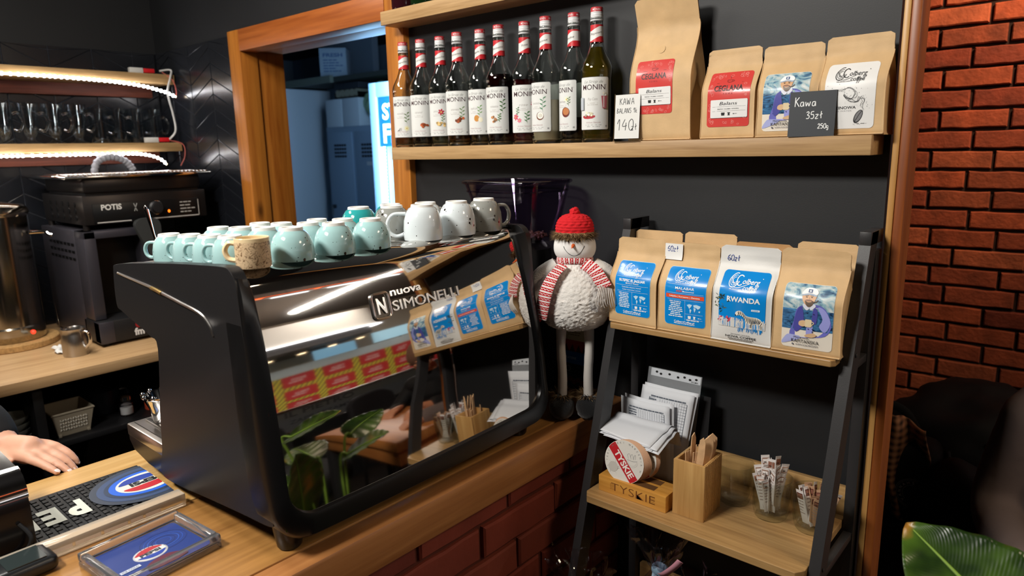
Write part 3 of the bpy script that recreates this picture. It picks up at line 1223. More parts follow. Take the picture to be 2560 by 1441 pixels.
def art_rwanda(w, h):
    a = Art()
    a.rect(-w / 2, h * .10, w / 2, h, GLOSS_BLUE, r=0.007)
    a.up()
    swirl_logo(a, 0.002, h * .845, w * .72, WHT)
    rnd = random.Random(4)
    # grasses fading into the white bag
    for i in range(150):
        x = rnd.uniform(-w * .5, w * .5)
        y0 = h * .10
        a.stroke([(x, y0 - .001), (x + rnd.uniform(-.001, .001), y0 + rnd.uniform(.004, .013)), (x + rnd.uniform(-.002, .002), y0 + rnd.uniform(.012, .019))], .0009, '#d9d8d4', taper=False)
    for i in range(46):
        x = rnd.uniform(-w * .05, w * .46)
        a.stroke([(x, h * .10), (x + rnd.uniform(-.002, .002), h * .10 - rnd.uniform(.002, .010))], .0007, BLUE)
    for i in range(34):
        cx, cy = -w * .42 + rnd.gauss(0, .007), h * (.30 + .3 * rnd.random())
        an = rnd.uniform(0, pi)
        a.poly([(cx, cy), (cx + .005 * cos(an), cy + .0025 * sin(an) + .001), (cx + .009 * cos(an), cy + .007 * sin(an)), (cx + .003 * cos(an) - .001, cy + .004)], rnd.choice(['#31502a', '#22361e', '#5a5a32', '#1d2b24']))
    for i in range(22):
        cx, cy = -w * rnd.choice([.47, .26]) + rnd.gauss(0, .0025), h * (.15 + .11 * rnd.random())
        a.ellipse(cx, cy, .0014, .0018, rnd.choice(['#c02c44', '#e2506a', '#7d1c2c']), 8, rings=1)
    a.up().text('RWANDA', w * .04, h * .525, h * .082, WHT, bold=0.03, width=w * .70)
    # zebra
    body = [(-.10, .36), (-.02, .385), (.05, .36), (.12, .31), (.22, .30), (.34, .295), (.42, .265), (.455, .20), (.45, .135), (.44, .105), (.40, .105), (.40, .17), (.34, .19), (.25, .165), (.24, .105), (.19, .105), (.20, .17), (.11, .20), (.09, .25), (.05, .29), (-.01, .31), (-.06, .305), (-.105, .295), (-.115, .32)]
    a.poly([(p[0] * w, p[1] * h) for p in body], '#efe9da', 3)
    a.up()
    for i, (p, q) in enumerate([((-.04, .385), (-.06, .30)), ((-.005, .385), (-.02, .305)), ((.03, .375), (.02, .29)), ((.06, .355), (.055, .265)), ((.09, .33), (.085, .235)), ((.12, .31), (.115, .20)), ((.15, .305), (.15, .185)), ((.18, .302), (.185, .18)), ((.21, .30), (.215, .12)), ((.24, .30), (.24, .165)), ((.275, .298), (.265, .175)), ((.31, .296), (.29, .18)), ((.345, .29), (.32, .19)), ((.38, .28), (.35, .19)), ((.41, .265), (.37, .185)), ((.44, .235), (.40, .165))]):
        mx = ((p[0] + q[0]) / 2 + .012) * w
        a.stroke([(p[0] * w, p[1] * h - .0006), (mx, (p[1] + q[1]) / 2 * h), (q[0] * w, q[1] * h)], .0013, BLK, 3, taper=True)
    for yy in (.12, .14, .16):
        a.stroke([(.40 * w, yy * h), (.45 * w, (yy + .005) * h)], .0009, BLK)
        a.stroke([(.195 * w, yy * h), (.24 * w, (yy + .005) * h)], .0009, BLK)
    a.ellipse(-.108 * w, .305 * h, .0016, .0013, BLK, 10, rings=1)
    a.ellipse(-.06 * w, .35 * h, .0007, .0006, BLK, 8, rings=1)
    a.rect(w * .22, h * .395, w * .39, h * .425, WHT, nx=2, ny=2)
    a.up().text('KAWA', w * .305, h * .402, h * .016, BLUE, bold=0.02, width=w * .13)
    a.text('RWANDA NATURAL', 0, -h * .035, h * .018, '#3a3a3a', width=w * .42)
    a.text('NOVA COFFEE', 0, -h * .085, h * .036, BLK, bold=0.01, width=w * .66)
    a.lines(-w * .3, w * .3, -h * .108, 2, .0026, .0012, '#3a3a3a', 5, 'C', .8)
    return a


def art_captain(w, h):
    """a bearded seaman in a purple coat holding a cup, stormy water behind"""
    a = Art()
    a.rect(-w / 2, 0, w / 2, h, '#e6ded0', r=0.007)
    a.up()
    a.rect(-w / 2 + .0005, h * .33, w / 2 - .0005, h - .0005, SEA, r=0.0065)
    a.up().rect(-w / 2 + .0005, h * .30, w / 2 - .0005, h * .62, DEEP, nx=10, ny=6)
    S = lambda pts: [(p[0] * w, p[1] * h) for p in pts]
    a.up()
    P1, P2, P3 = '#6a6cc0', '#4a4a9c', '#9a9ee0'
    a.poly(S([(-.34, .20), (-.26, .42), (-.21, .62), (-.06, .70), (.16, .72), (.34, .66), (.45, .48), (.46, .36), (.36, .24), (.12, .195), (-.12, .18)]), P1, 3)
    a.poly(S([(-.49, .05), (-.42, .17), (-.33, .21), (-.10, .185), (-.22, .12)]), '#a8aede', 3)
    a.up()
    a.poly(S([(-.20, .60), (-.10, .66), (-.06, .40), (-.20, .26), (-.26, .36)]), P2, 3)
    a.poly(S([(.20, .68), (.34, .64), (.45, .46), (.36, .30), (.24, .38), (.30, .50)]), P3, 3)
    a.poly(S([(.12, .66), (.20, .62), (.18, .42), (.10, .44)]), P2, 3)
    a.poly(S([(.02, .40), (.12, .38), (.10, .22), (0, .22)]), P3, 3)
    a.poly(S([(-.10, .70), (0, .735), (.04, .66), (-.02, .62)]), '#dfe2ee', 3)
    a.poly(S([(.06, .735), (.16, .70), (.08, .63), (.04, .66)]), '#dfe2ee', 3)
    # head, beard, cap
    a.up().poly(S([(-.10, .86), (-.11, .78), (-.05, .71), (.03, .69), (.10, .73), (.14, .80), (.13, .87)]), '#d3a57c', 4)
    a.up()
    a.poly(S([(-.06, .77), (0, .745), (.07, .755), (.10, .77), (.10, .72), (.04, .675), (-.02, .69)]), '#6b5a4c', 4)
    a.ellipse(.015 * w, .775 * h, .006, .0016, '#8a5f48', 12, rings=1)
    for x in (-.035, .065):
        a.ellipse(x * w, .82 * h, .0018, .0009, '#3b2c24', 8, rings=1)
        a.stroke(S([(x - .03, .838), (x + .03, .842)]), .0008, '#5b483a')
    a.stroke(S([(.015, .82), (.025, .79), (.01, .785)]), .0007, '#a5764f')
    a.poly(S([(-.13, .855), (-.12, .90), (-.06, .945), (.03, .955), (.12, .94), (.17, .90), (.15, .86), (.02, .875)]), '#eef0f2', 4)
    a.poly(S([(-.13, .85), (.02, .872), (.15, .855), (.13, .835), (.01, .852), (-.11, .835)]), '#9fb0c4', 3)
    a.up().rect(-.025 * w, .885 * h, .055 * w, .93 * h, '#2a4a7c', nx=2, ny=2)
    a.up().rect(-.005 * w, .895 * h, .035 * w, .92 * h, '#d8dde4', nx=2, ny=2)
    # pipe, cup, hands, buttons
    a.stroke(S([(.07, .765), (.14, .755), (.19, .79)]), .0014, '#4a2f22', 3)
    a.rect(-.03 * w, .36 * h, .10 * w, .48 * h, '#e2cfa8', r=.002, nx=4)
    a.stroke(S([(.10, .45), (.14, .43), (.10, .39)]), .0013, '#e2cfa8', 4)
    a.poly(S([(-.14, .44), (-.04, .46), (-.01, .40), (-.06, .36), (-.15, .38)]), '#d8b48c', 3)
    a.poly(S([(0, .24), (.14, .27), (.2, .235), (.12, .20), (-.02, .205)]), '#d8b48c', 3)
    for x, y in ((.0, .58), (.13, .57), (.12, .33), (.04, .33), (.12, .29)):
        a.ellipse(x * w, y * h, .0011, .0011, '#2b2b5c', 8, rings=1)
    a.up()
    a.text('Mistrzowska', -.10 * w, .165 * h, h * .03, '#33333a', shear=.3, width=w * .30)
    a.text('KAPITAŃSKA', -.02 * w, .095 * h, h * .055, '#26262c', width=w * .54)
    a.text('KAWA KOŁOBRZESKA', .02 * w, .05 * h, h * .03, '#6a6a74', width=w * .44)
    a.ellipse(-.26 * w, .062 * h, .0018, .0018, '#6a6a74', 10, rings=1)
    return a


def art_ceglana(w, h, seed):
    a = Art()
    a.rect(-w / 2, 0, w / 2, h, GLOSS_RED, r=0.006)
    a.up()
    rnd = random.Random(seed)
    # pale leaf outlines round the border
    for i in range(54):
        s = rnd.choice([0, 1, 2, 3])
        if s == 0:
            x, y = -w * .43 + rnd.uniform(-.002, .004), rnd.uniform(.06, .95) * h
        elif s == 1:
            x, y = w * .43 + rnd.uniform(-.004, .002), rnd.uniform(.06, .95) * h
        elif s == 2:
            x, y = rnd.uniform(-.4, .4) * w, h * .95 + rnd.uniform(-.003, .001)
        else:
            x, y = rnd.uniform(-.4, .4) * w, h * .05 + rnd.uniform(-.001, .003)
        an = rnd.uniform(0, 2 * pi)
        l = rnd.uniform(.004, .008)
        c = cos(an), sin(an)
        pts = [(x, y), (x + l * .5 * c[0] - l * .3 * c[1], y + l * .5 * c[1] + l * .3 * c[0]), (x + l * c[0], y + l * c[1]), (x + l * .5 * c[0] + l * .3 * c[1], y + l * .5 * c[1] - l * .3 * c[0])]
        if all(-w * .49 < p[0] < w * .49 and h * .01 < p[1] < h * .99 for p in pts):
            a.stroke(pts, .0004, '#eda49c', 3, closed=True)
    D = '#2c1414'
    a.stroke([(-w * .30, h * .80), (w * .32, h * .80)], .0005, D)
    a.stroke([(-.0055, h * .85), (-.0045, h * .815), (0, h * .805), (.0045, h * .815), (.0055, h * .85), (-.0055, h * .85)], .0007, D)
    a.stroke([(.0052, h * .845), (.009, h * .84), (.0075, h * .82), (.0045, h * .822)], .0006, D, 3)
    a.stroke([(0, h * .87), (.001, h * .895), (-.001, h * .91), (.0005, h * .93)], .0005, D, 3)
    a.text('CEGLANA', 0, h * .655, h * .10, D, bold=.022, width=w * .68)
    a.text('KAWA', 0, h * .585, h * .035, '#a3302e', width=w * .22, spacing=1.6)
    a.rect(-w * .40, h * .155, w * .47, h * .485, '#55201e', r=.002, nx=6)
    a.up().rect(-w * .41, h * .165, w * .46, h * .495, GLOSS_WHITE, r=.002, nx=6)
    a.up()
    a.text('Balans', w * .02, h * .395, h * .06, '#26262a', shear=.25, width=w * .42)
    a.rect(-w * .36, h * .365, w * .42, h * .368, '#26262a', nx=4, ny=2)
    a.text('BRAZYLIA · KOLUMBIA · HONDURAS', w * .02, h * .315, h * .018, '#26262a', bold=.01, width=w * .50)
    a.rect(-w * .36, h * .285, w * .42, h * .288, '#26262a', nx=4, ny=2)
    coffee_icons(a, -w * .18, w * .26, h * .205, h * .055, BLK)
    return a


def art_decaf(w, h):
    a = Art()
    a.rect(-w / 2, 0, w / 2, h, GLOSS_WHITE, r=0.007)
    a.up()
    swirl_logo(a, .002, h * .83, w * .68, BLK)
    rnd = random.Random(9)
    pts = [(-.34, .60), (-.15, .58), (.0, .62), (.12, .55), (.10, .47), (-.04, .45), (-.10, .52), (.02, .42), (.16, .40), (.24, .48), (.30, .42), (.26, .34), (.30, .27)]
    for k in range(4):
        a.stroke([((p[0] + rnd.gauss(0, .022)) * w, (p[1] + rnd.gauss(0, .014)) * h) for p in pts], rnd.uniform(.0003, .0011), '#3a3a3c', 4, taper=True)
    for k in range(60):
        p = rnd.choice(pts)
        a.ellipse((p[0] + rnd.gauss(0, .08)) * w, (p[1] + rnd.gauss(0, .05)) * h, rnd.uniform(.0002, .0007), rnd.uniform(.0002, .0007), '#3a3a3c', 6, rings=1)
    a.text('KOFEINOWA', -w * .14, h * .30, h * .042, BLK, bold=.02, width=w * .58)
    a.text('SWISS WATER', -w * .14, h * .26, h * .022, '#8a8a8c', width=w * .42)
    a.ellipse(w * .20, h * .18, .0062, .0125, BLK, 24, rot=-.45, rings=1)
    a.up().ellipse(w * .205, h * .185, .005, .0105, '#7a7a7c', 24, rot=-.45, rings=1)
    a.up().stroke([(w * .14, h * .11), (w * .19, h * .17), (w * .21, h * .20), (w * .27, h * .265)], .0009, BLK, 4)
    for k in range(16):
        x = w * (.1 + .25 * rnd.random())
        a.stroke([(x, h * .07), (x + rnd.uniform(-.003, .003), h * rnd.uniform(.05, .09))], .0004, BLK)
    a.rect(-w * .46, h * .07, -w * .36, h * .08, BLK, nx=2, ny=2)
    return a


def scribble(a, strokes, x, y, k, c, w):
    for s in strokes:
        a.stroke([(x + p[0] * k, y + p[1] * k) for p in s], w, c, 5)


HW = {  # handwriting strokes, unit height
    '6': [[(.45, 1), (.15, .7), (.05, .3), (.2, .02), (.42, .08), (.48, .3), (.3, .48), (.1, .35)]],
    '0': [[(.3, 1), (.08, .75), (.05, .3), (.22, 0), (.45, .1), (.52, .5), (.46, .9), (.3, 1)]],
    'z': [[(.05, .55), (.42, .56), (.05, .02), (.42, .03)]],
    'l': [[(.2, 1), (.17, .5), (.2, .02)], [(.02, .45), (.36, .66)]],
    '1': [[(0, .6), (.22, 1), (.2, .02)]],
    '4': [[(.3, 1), (.04, .4), (.5, .42)], [(.42, .7), (.36, 0)]],
    '3': [[(.06, .88), (.3, 1), (.42, .8), (.2, .55), (.45, .4), (.38, .08), (.05, .06)]],
    '5': [[(.46, 1), (.12, .96), (.1, .58), (.36, .6), (.46, .3), (.3, .02), (.04, .08)]],
    '2': [[(.06, .8), (.26, 1), (.44, .8), (.3, .4), (.04, .04), (.48, .06)]],
    'K': [[(.08, 1), (.06, 0)], [(.46, 1), (.08, .5)], [(.14, .55), (.5, 0)]],
    'A': [[(0, 0), (.26, 1), (.5, 0)], [(.1, .38), (.42, .38)]],
    'W': [[(0, 1), (.14, 0), (.3, .7), (.46, 0), (.62, 1)]],
    'B': [[(.06, 0), (.08, 1)], [(.08, 1), (.4, .85), (.1, .54), (.46, .3), (.06, 0)]],
    'L': [[(.1, 1), (.06, .03), (.42, .02)]],
    'N': [[(.04, 0), (.08, 1), (.42, .02), (.48, 1)]],
    'S': [[(.44, .9), (.2, 1), (.08, .75), (.4, .4), (.3, .04), (.02, .1)]],
    'k': [[(.06, 1), (.06, 0)], [(.36, .55), (.08, .28), (.38, 0)]],
    'g': [[(.38, .5), (.1, .5), (.08, .1), (.38, .15), (.4, .5), (.36, -.3), (.08, -.25)]],
    'a': [[(.36, .5), (.1, .45), (.06, .08), (.3, .06), (.38, .5), (.42, 0)]],
    'w': [[(.02, .5), (.1, .02), (.26, .4), (.4, .02), (.54, .52)]],
    ' ': [],
}
ADV = {'W': .75, '1': .38, 'l': .42, 'w': .66, ' ': .35}


def handwrite(a, s, x, y, k, c, w, gap=.12):
    for ch in s:
        scribble(a, HW[ch], x, y, k, c, w)
        x += (ADV.get(ch, .54) + gap) * k
    return x


def coffee_bag(label, sh, m, loc, rz, art, lw, lh, lx, lz, extra=None, group=None):
    t = thing('coffee_bag', label, 'coffee bag', loc, rz, group)
    bag_mesh(sh, m, 'pouch', t)
    fn = lambda x, y, h: sh.front(x + lx, y + lz, h)
    if art is not None:
        art.lay(fn, 'label', t, base=0.0007)
    if extra:
        extra(t, sh)
    return t


def price_note(t, sh, x, z, w, h, paper):
    a = Art()
    if paper:
        a.rect(0, 0, w, h, '#e9e9e6', nx=4, ny=4)
        a.up()
    handwrite(a, '60zl', w * .14, h * .52, h * .34, '#26408c', .0011, .06)
    a.lay(lambda px, py, hh: sh.front(x + px, z + py, hh), 'price_note' if paper else 'price_writing', t, base=.0036 if paper else .0010, step=.0005)


UT = H - 0.382                              # top of the upper ladder board
BW_, BH_, BD_ = 0.119, 0.186, 0.068
LW, LH = 0.090, 0.118
coffee_bag('kraft coffee bag with blue SILTEPEC EL JAGUAR label', BagShape(BW_, BH_, BD_, 1, bulge=.006), M_KRAFT, (-0.756, 1.2925, UT), -0.05,
           art_origin(LW * .98, LH * .98, 'SILTEPEC EL JAGUAR', 'MEXICO Washed', False, 3), LW, LH, .001, .022)
coffee_bag('kraft coffee bag with blue MALABAR label and taped 60zł note', BagShape(BW_, BH_ - .002, BD_, 2, bulge=.006), M_KRAFT, (-0.6365, 1.2925, UT), 0.0,
           art_origin(LW, LH, 'MALABAR', '', True, 8), LW, LH, .003, .018,
           extra=lambda t, s: price_note(t, s, -.0605, .148, .040, .033, True))
coffee_bag('white coffee bag with blue RWANDA label and zebra', BagShape(BW_, BH_, BD_, 3, bulge=.007), M_WBAG, (-0.517, 1.2925, UT), 0.0,
           art_rwanda(LW * 1.02, LH), LW, LH, .002, .022,
           extra=lambda t, s: price_note(t, s, -.050, .139, .040, .034, False))
coffee_bag('kraft coffee bag with seaman in purple coat on the ladder shelf', BagShape(BW_ * 1.01, BH_ + .004, BD_, 4, bulge=.005), M_KRAFT, (-0.396, 1.2925, UT), 0.03,
           art_captain(LW * .98, LH * 1.0), LW, LH, .002, .012)
for i, (x, hh, lab) in enumerate(((-0.756, .195, 'plain kraft coffee bag top behind the SILTEPEC bag'), (-0.634, .197, 'plain kraft coffee bag top behind the MALABAR bag'),
                                  (-0.521, .184, 'kraft coffee bag hidden behind the white RWANDA bag'))):
    coffee_bag(lab, BagShape(BW_ * .99, hh, .06, 11 + i), (M_KRAFT, M_KRAFT, M_KRAFT_D)[i], (x, 1.366, UT), 0.0, None, 0, 0, 0, 0)
coffee_bag('kraft coffee bag with red label behind the purple-coat bag', BagShape(BW_ * .95, .193, .06, 15), M_KRAFT, (-0.3975, 1.366, UT), 0.0,
           art_ceglana(.09, .1, 15), .09, .1, .0, .03)

coffee_bag('tall kraft coffee bag with red CEGLANA label, largest on the wall shelf', BagShape(.147, .298, .074, 21, fold=-.35, bulge=.004, pinch=.80, wr=.0016, flat=.42), M_KRAFT, (-0.765, 1.405, SHT), 0.02,
           art_ceglana(.0885, .112, 21), .09, .11, -.012, .057,
           extra=lambda t, s: Art().ellipse(0, 0, .0085, .0085, M_KRAFT, 20).lay(lambda x, y, h: s.front(x - .006, y + .192, h), 'valve', t, base=.0012))
coffee_bag('small kraft coffee bag with red CEGLANA label', BagShape(.114, .179, .06, 22, bulge=.004), M_KRAFT, (-0.613, 1.405, SHT), 0.0,
           art_ceglana(.089, .108, 22), .09, .11, .002, .024)
coffee_bag('kraft coffee bag with seaman picture on the wall shelf', BagShape(.114, .174, .062, 23, bulge=.005), M_KRAFT, (-0.496, 1.407, SHT), 0.05,
           art_captain(.086, .108), .09, .11, -.002, .012)
coffee_bag('kraft coffee bag with white bean-splash label beside the end post', BagShape(.115, .178, .064, 24, bulge=.005), M_KRAFT, (-0.3785, 1.406, SHT), -0.03,
           art_decaf(.087, .116), .09, .11, -.002, .012)
# ================================================================== syrup bottles
M_GLASS = mat('clear_glass', '#ffffff', rough=0.02, trans=1.0, ior=1.45)
M_GLASS_T = mat('bottle_glass', '#f3f7f4', rough=0.02, trans=1.0, ior=1.45)
M_CAP = mat('white_screw_cap', '#dcdcdc', rough=0.35)
M_CAPRED = mat('red_cap_print', '#c43a40', rough=0.35)
M_LBL = mat('syrup_label_paper', '#dfe0dd', rough=0.35)
R_B, HB = 0.0358, 0.3015
B_OUT = [(0.0, .0035), (.024, .0005), (.0325, 0.0), (.0352, .003), (R_B, .010), (R_B, .150),
         (.0366, .156), (.0368, .163), (.0362, .170), (.0335, .179), (.0280, .190), (.0225, .201), (.0180, .212), (.0155, .222), (.0147, .232), (.0142, .250), (.0140, .272), (.0150, .274), (.0150, .279), (.0138, .281), (.0138, .290)]


def rad(z, prof=B_OUT):
    for i in range(len(prof) - 1):
        if prof[i][1] <= z <= prof[i + 1][1] and prof[i + 1][1] > prof[i][1]:
            k = (z - prof[i][1]) / (prof[i + 1][1] - prof[i][1])
            return prof[i][0] + k * (prof[i + 1][0] - prof[i][0])
    return prof[-1][0]


def bottle_shell():
    inner = [(max(0, rad(z) - .0022), z) for z in (.288, .272, .250, .232, .222, .212, .201, .190, .179, .170, .163, .150, .10, .04, .012)]
    prof = B_OUT + inner + [(.028, .0065), (0.0, .0085)]
    mb = MB()
    mb.lathe(prof, seg=40)
    return mb


SHELL_ME = None
FRUIT = {
    'vanilla': ('vanille', lambda a, w, h: (fruit_sprig(a, w * .22, h * .47, .016, '#5d7a45'), fruit_flower(a, w * .20, h * .22, .008, '#e9e4b8'), fruit_sticks(a, -w * .1, h * .19, '#3c2a20'))),
    'caramel': ('caramel', lambda a, w, h: fruit_balls(a, w * .18, h * .27, '#b5572c', 14, .010)),
    'pistachio': ('pistache', lambda a, w, h: (fruit_flower(a, w * .14, h * .56, .009, '#b5283a'), fruit_sprig(a, w * .2, h * .42, .012, '#4a7a3a'), fruit_balls(a, w * .12, h * .28, '#c9a86a', 12, .011))),
    'almond': ('amaretto', lambda a, w, h: (fruit_sprig(a, w * .24, h * .5, .016, '#6d8a5a'), fruit_balls(a, w * .16, h * .33, '#a5522c', 9, .011))),
    'apple': ('apple pie', lambda a, w, h: (fruit_sprig(a, w * .2, h * .52, .014, '#6a9a4a'), a.up().ellipse(w * .08, h * .36, .0075, .0085, '#c98a3a', 20), a.up().ellipse(w * .22, h * .33, .006, .0065, '#f0ead0', 18))),
    'hazelnut': ('noisette', lambda a, w, h: (fruit_sprig(a, w * .28, h * .58, .017, '#3f6a34'), fruit_balls(a, w * .02, h * .3, '#a8754a', 8, .010), fruit_sprig(a, w * .16, h * .34, .010, '#3f7a34'))),
    'rose': ('rose', lambda a, w, h: (fruit_flower(a, -w * .30, h * .33, .008, '#d24a6a'), fruit_flower(a, -w * .16, h * .26, .006, '#e0708a'), fruit_flower(a, w * .32, h * .6, .007, '#d24a6a'), fruit_sprig(a, w * .1, h * .32, .014, '#4a7a4a'), fruit_sprig(a, -w * .22, h * .45, .010, '#4a7a4a'))),
    'coconut': ('coconut', lambda a, w, h: (fruit_sprig(a, w * .24, h * .55, .017, '#5a8a6a'), a.up().ellipse(w * .14, h * .32, .0098, .0098, '#7a4a34', 22), a.up().ellipse(w * .15, h * .33, .0082, .0080, '#f4f2ea', 22), a.up().ellipse(w * .15, h * .33, .0055, .005, '#d9d6c8', 18))),
    'brulee': ('creme brulee', lambda a, w, h: (fruit_flower(a, w * .18, h * .62, .008, '#e4e8d0'), fruit_sprig(a, w * .25, h * .58, .010, '#5d7a45'), a.up().ellipse(w * .14, h * .37, .0105, .0115, '#6e2c22', 24), a.up().ellipse(w * .15, h * .385, .0085, .0085, '#c07a48', 22))),
    'popcorn': ('Pop Corn', lambda a, w, h: (a.up().poly([(-w * .36, h * .27), (-w * .30, h * .215), (-w * .02, h * .215), (w * .06, h * .27)], '#b3343c', 2), fruit_balls(a, -w * .15, h * .29, '#ece4c4', 10, .009), a.up().poly([(w * .24, h * .64), (w * .44, h * .64), (w * .40, h * .40), (w * .28, h * .40)], '#b3606a'), a.up().rect(w * .3, h * .42, w * .33, h * .63, '#e6d6d6', nx=2), fruit_balls(a, w * .34, h * .67, '#e4dcc8', 6, .006), a.up().rect(-w * .45, h * .38, -w * .30, h * .62, '#b9c0c8', nx=2, ny=3))),
}


def fruit_sprig(a, x, y, k, c):
    a.up()
    a.stroke([(x, y - k), (x - k * .1, y), (x + k * .15, y + k)], .0006, c, 4)
    for i in range(6):
        s = 1 if i % 2 else -1
        yy = y - k * .7 + i * k * .3
        a.poly([(x, yy), (x + s * k * .28, yy + k * .08), (x + s * k * .5, yy + k * .3), (x + s * k * .18, yy + k * .25)], c, 2)


def fruit_flower(a, x, y, k, c):
    a.up()
    for i in range(6):
        an = i * pi / 3 + .3
        a.ellipse(x + k * .55 * cos(an), y + k * .55 * sin(an), k * .5, k * .28, c, 10, rot=an, rings=1)
    a.up().ellipse(x, y, k * .25, k * .25, '#d8b860', 10, rings=1)


def fruit_sticks(a, x, y, c):
    for i in range(3):
        a.stroke([(x - .008 + i * .003, y - .003), (x - .001 + i * .001, y + .003 * i - .003), (x + .008, y - .002 + i * .003)], .0009, c, 4)


def fruit_balls(a, x, y, c, n, k):
    rnd = random.Random(n)
    base = lin(c)
    a.up()
    for i in range(n):
        dx, dy = rnd.uniform(-k, k), rnd.uniform(-k * .55, k * .75) * (1 - .3 * rnd.random())
        f = rnd.uniform(.6, 1.3)
        hexc = '#%02x%02x%02x' % tuple(min(255, int(int(c[j:j + 2], 16) * (.72 + .5 * (i % 4) / 3))) for j in (1, 3, 5))
        a.ellipse(x + dx, y + dy, k * .34, k * .30, hexc, 12, rot=rnd.uniform(0, 3), rings=1)
        a.up()


def syrup_label(kind):
    w, h = .076, .118
    a = Art()
    a.rect(-w / 2, 0, w / 2, h, '#8a8a88', r=.004, nx=24, ny=2)
    a.up().rect(-w / 2 + .0008, .0008, w / 2 - .0008, h - .0008, M_LBL, r=.0036, nx=24, ny=2)
    a.up()
    a.text('Le Sirop de', 0, h * .885, h * .055, '#8f8f8c', shear=.35, width=w * .60)
    a.text('MONIN', 0, h * .76, h * .10, '#3a1f24', bold=.004, width=w * .74)
    a.ellipse(w * .40, h * .85, .0006, .0006, '#3a1f24', 6, rings=1)
    a.text(FRUIT[kind][0], -w * .02, h * .56, h * .05, '#a9a4a0', shear=.3, width=w * .3)
    a.lines(-w * .2, w * .16, h * .50, 2, .0038, .0018, '#b9b5b0', 2, 'C', .7)
    a.text('Arômes Naturels', 0, h * .125, h * .032, '#b79a9c', shear=.2, width=w * .46)
    a.lines(-w * .28, w * .28, h * .085, 2, .0036, .0018, '#9b9b9b', 5, 'C', .7)
    a.rect(w * .38, h * .05, w * .44, h * .085, '#9b9b9b', nx=2, ny=2)
    FRUIT[kind][1](a, w, h)
    return a, w, h


def syrup_bottle(label, x, y, kind, word, liquid, level, rz, cloudy=False):
    global SHELL_ME
    t = thing('syrup_bottle', label, 'bottle', (x, y, SHT), rz, 'syrup bottles on the long oak shelf')
    if SHELL_ME is None:
        SHELL_ME = bottle_shell().mesh('bottle', M_GLASS_T, 50)
    o = bpy.data.objects.new('glass', SHELL_ME)
    COL.objects.link(o)
    o.parent = t
    # syrup
    lm = mat('syrup_' + kind, liquid, rough=0.25 if cloudy else 0.03, trans=0.0 if cloudy else 0.92, ior=1.36)
    zs = [.0095, .012] + [z for z in (.03, .06, .10, .14, .150, .163, .170, .179, .190, .201, .212, .222) if z < level] + [level]
    prof = [(0, .0092)] + [(max(.001, rad(z) - .0026), z) for z in zs] + [(0, level)]
    MB().lathe(prof, seg=36).build('syrup', [lm], t)
    # cap: red printed top band over white ribbed skirt and a tamper ring
    mb = MB()
    mb.lathe([(0, .3015), (.0132, .3015), (.0142, .3005), (.0142, .2915)], seg=28, m=1)
    mb.lathe([(.0142, .2915), (.0142, .2885), (.0139, .2878), (.0144, .2868), (.0144, .2835), (.0139, .2826), (.0144, .2818), (.0144, .277), (.0136, .2765)], seg=28, m=0)
    mb.lathe([(.0148, .2755), (.0150, .2750), (.0150, .2722), (.0146, .2715)], seg=28, m=0)
    mb.build('cap', [M_CAP, M_CAPRED], t)
    a = Art()
    for i in range(3):
        a.text('MONIN', -.024 + i * .026, .2935, .0048, '#eadada', bold=.02, width=.018)
    a.lay(lambda u, z, h: ((.0142 + h) * sin(u / .0142), -(.0142 + h) * cos(u / .0142), z), 'cap_print', t, base=.0002)
    # neck band
    nb = Art()
    n = 26
    zc, hh, tilt = .2440, .0190, .006

    def band(e0, e1, c, slope):
        vs, fs = [], []
        R_ = 7
        for i in range(n + 1):
            u = -.046 + .092 * i / n
            for k in range(R_ + 1):
                vs.append((u, min(zc + hh, max(zc - hh, zc + e0 + (e1 - e0) * k / R_ + max(-.010, min(.010, u)) * slope))))
        for i in range(n):
            for k in range(R_):
                q = i * (R_ + 1) + k
                fs.append((q, q + R_ + 1, q + R_ + 2, q + 1))
        nb.put(c, vs, fs)
    band(-hh, hh, '#c8242c', 0)
    nb.up()
    band(-.0115, .0105, '#e6e4df', .50)
    nb.up().text(word, 0.002, zc - .002, .0052, '#5a5552', shear=.3, width=.0042 * len(word), rot=.2)
    nb.lay(lambda u, z, h: ((rad(z) + h) * sin(u / .0150), -(rad(z) + h) * cos(u / .0150), z), 'neck_band', t, base=.0005, maxdx=.002)
    # labels
    a, w, h = syrup_label(kind)
    a.lay(lambda u, z, hh2: ((R_B + hh2) * sin(u / R_B), -(R_B + hh2) * cos(u / R_B), z + .0285), 'front_label', t, base=.0005, step=.00012, maxdx=.003)
    b = Art()
    b.rect(-.026, 0, .026, .118, M_LBL, r=.004, nx=16, ny=2)
    b.up().lines(-.022, .022, .085, 18, .0045, .0018, '#9b9b9b', 4)
    b.lay(lambda u, z, hh2: (-(R_B + hh2) * sin(u / R_B), (R_B + hh2) * cos(u / R_B), z + .0285), 'back_label', t, base=.0005, step=.00012)
    return t


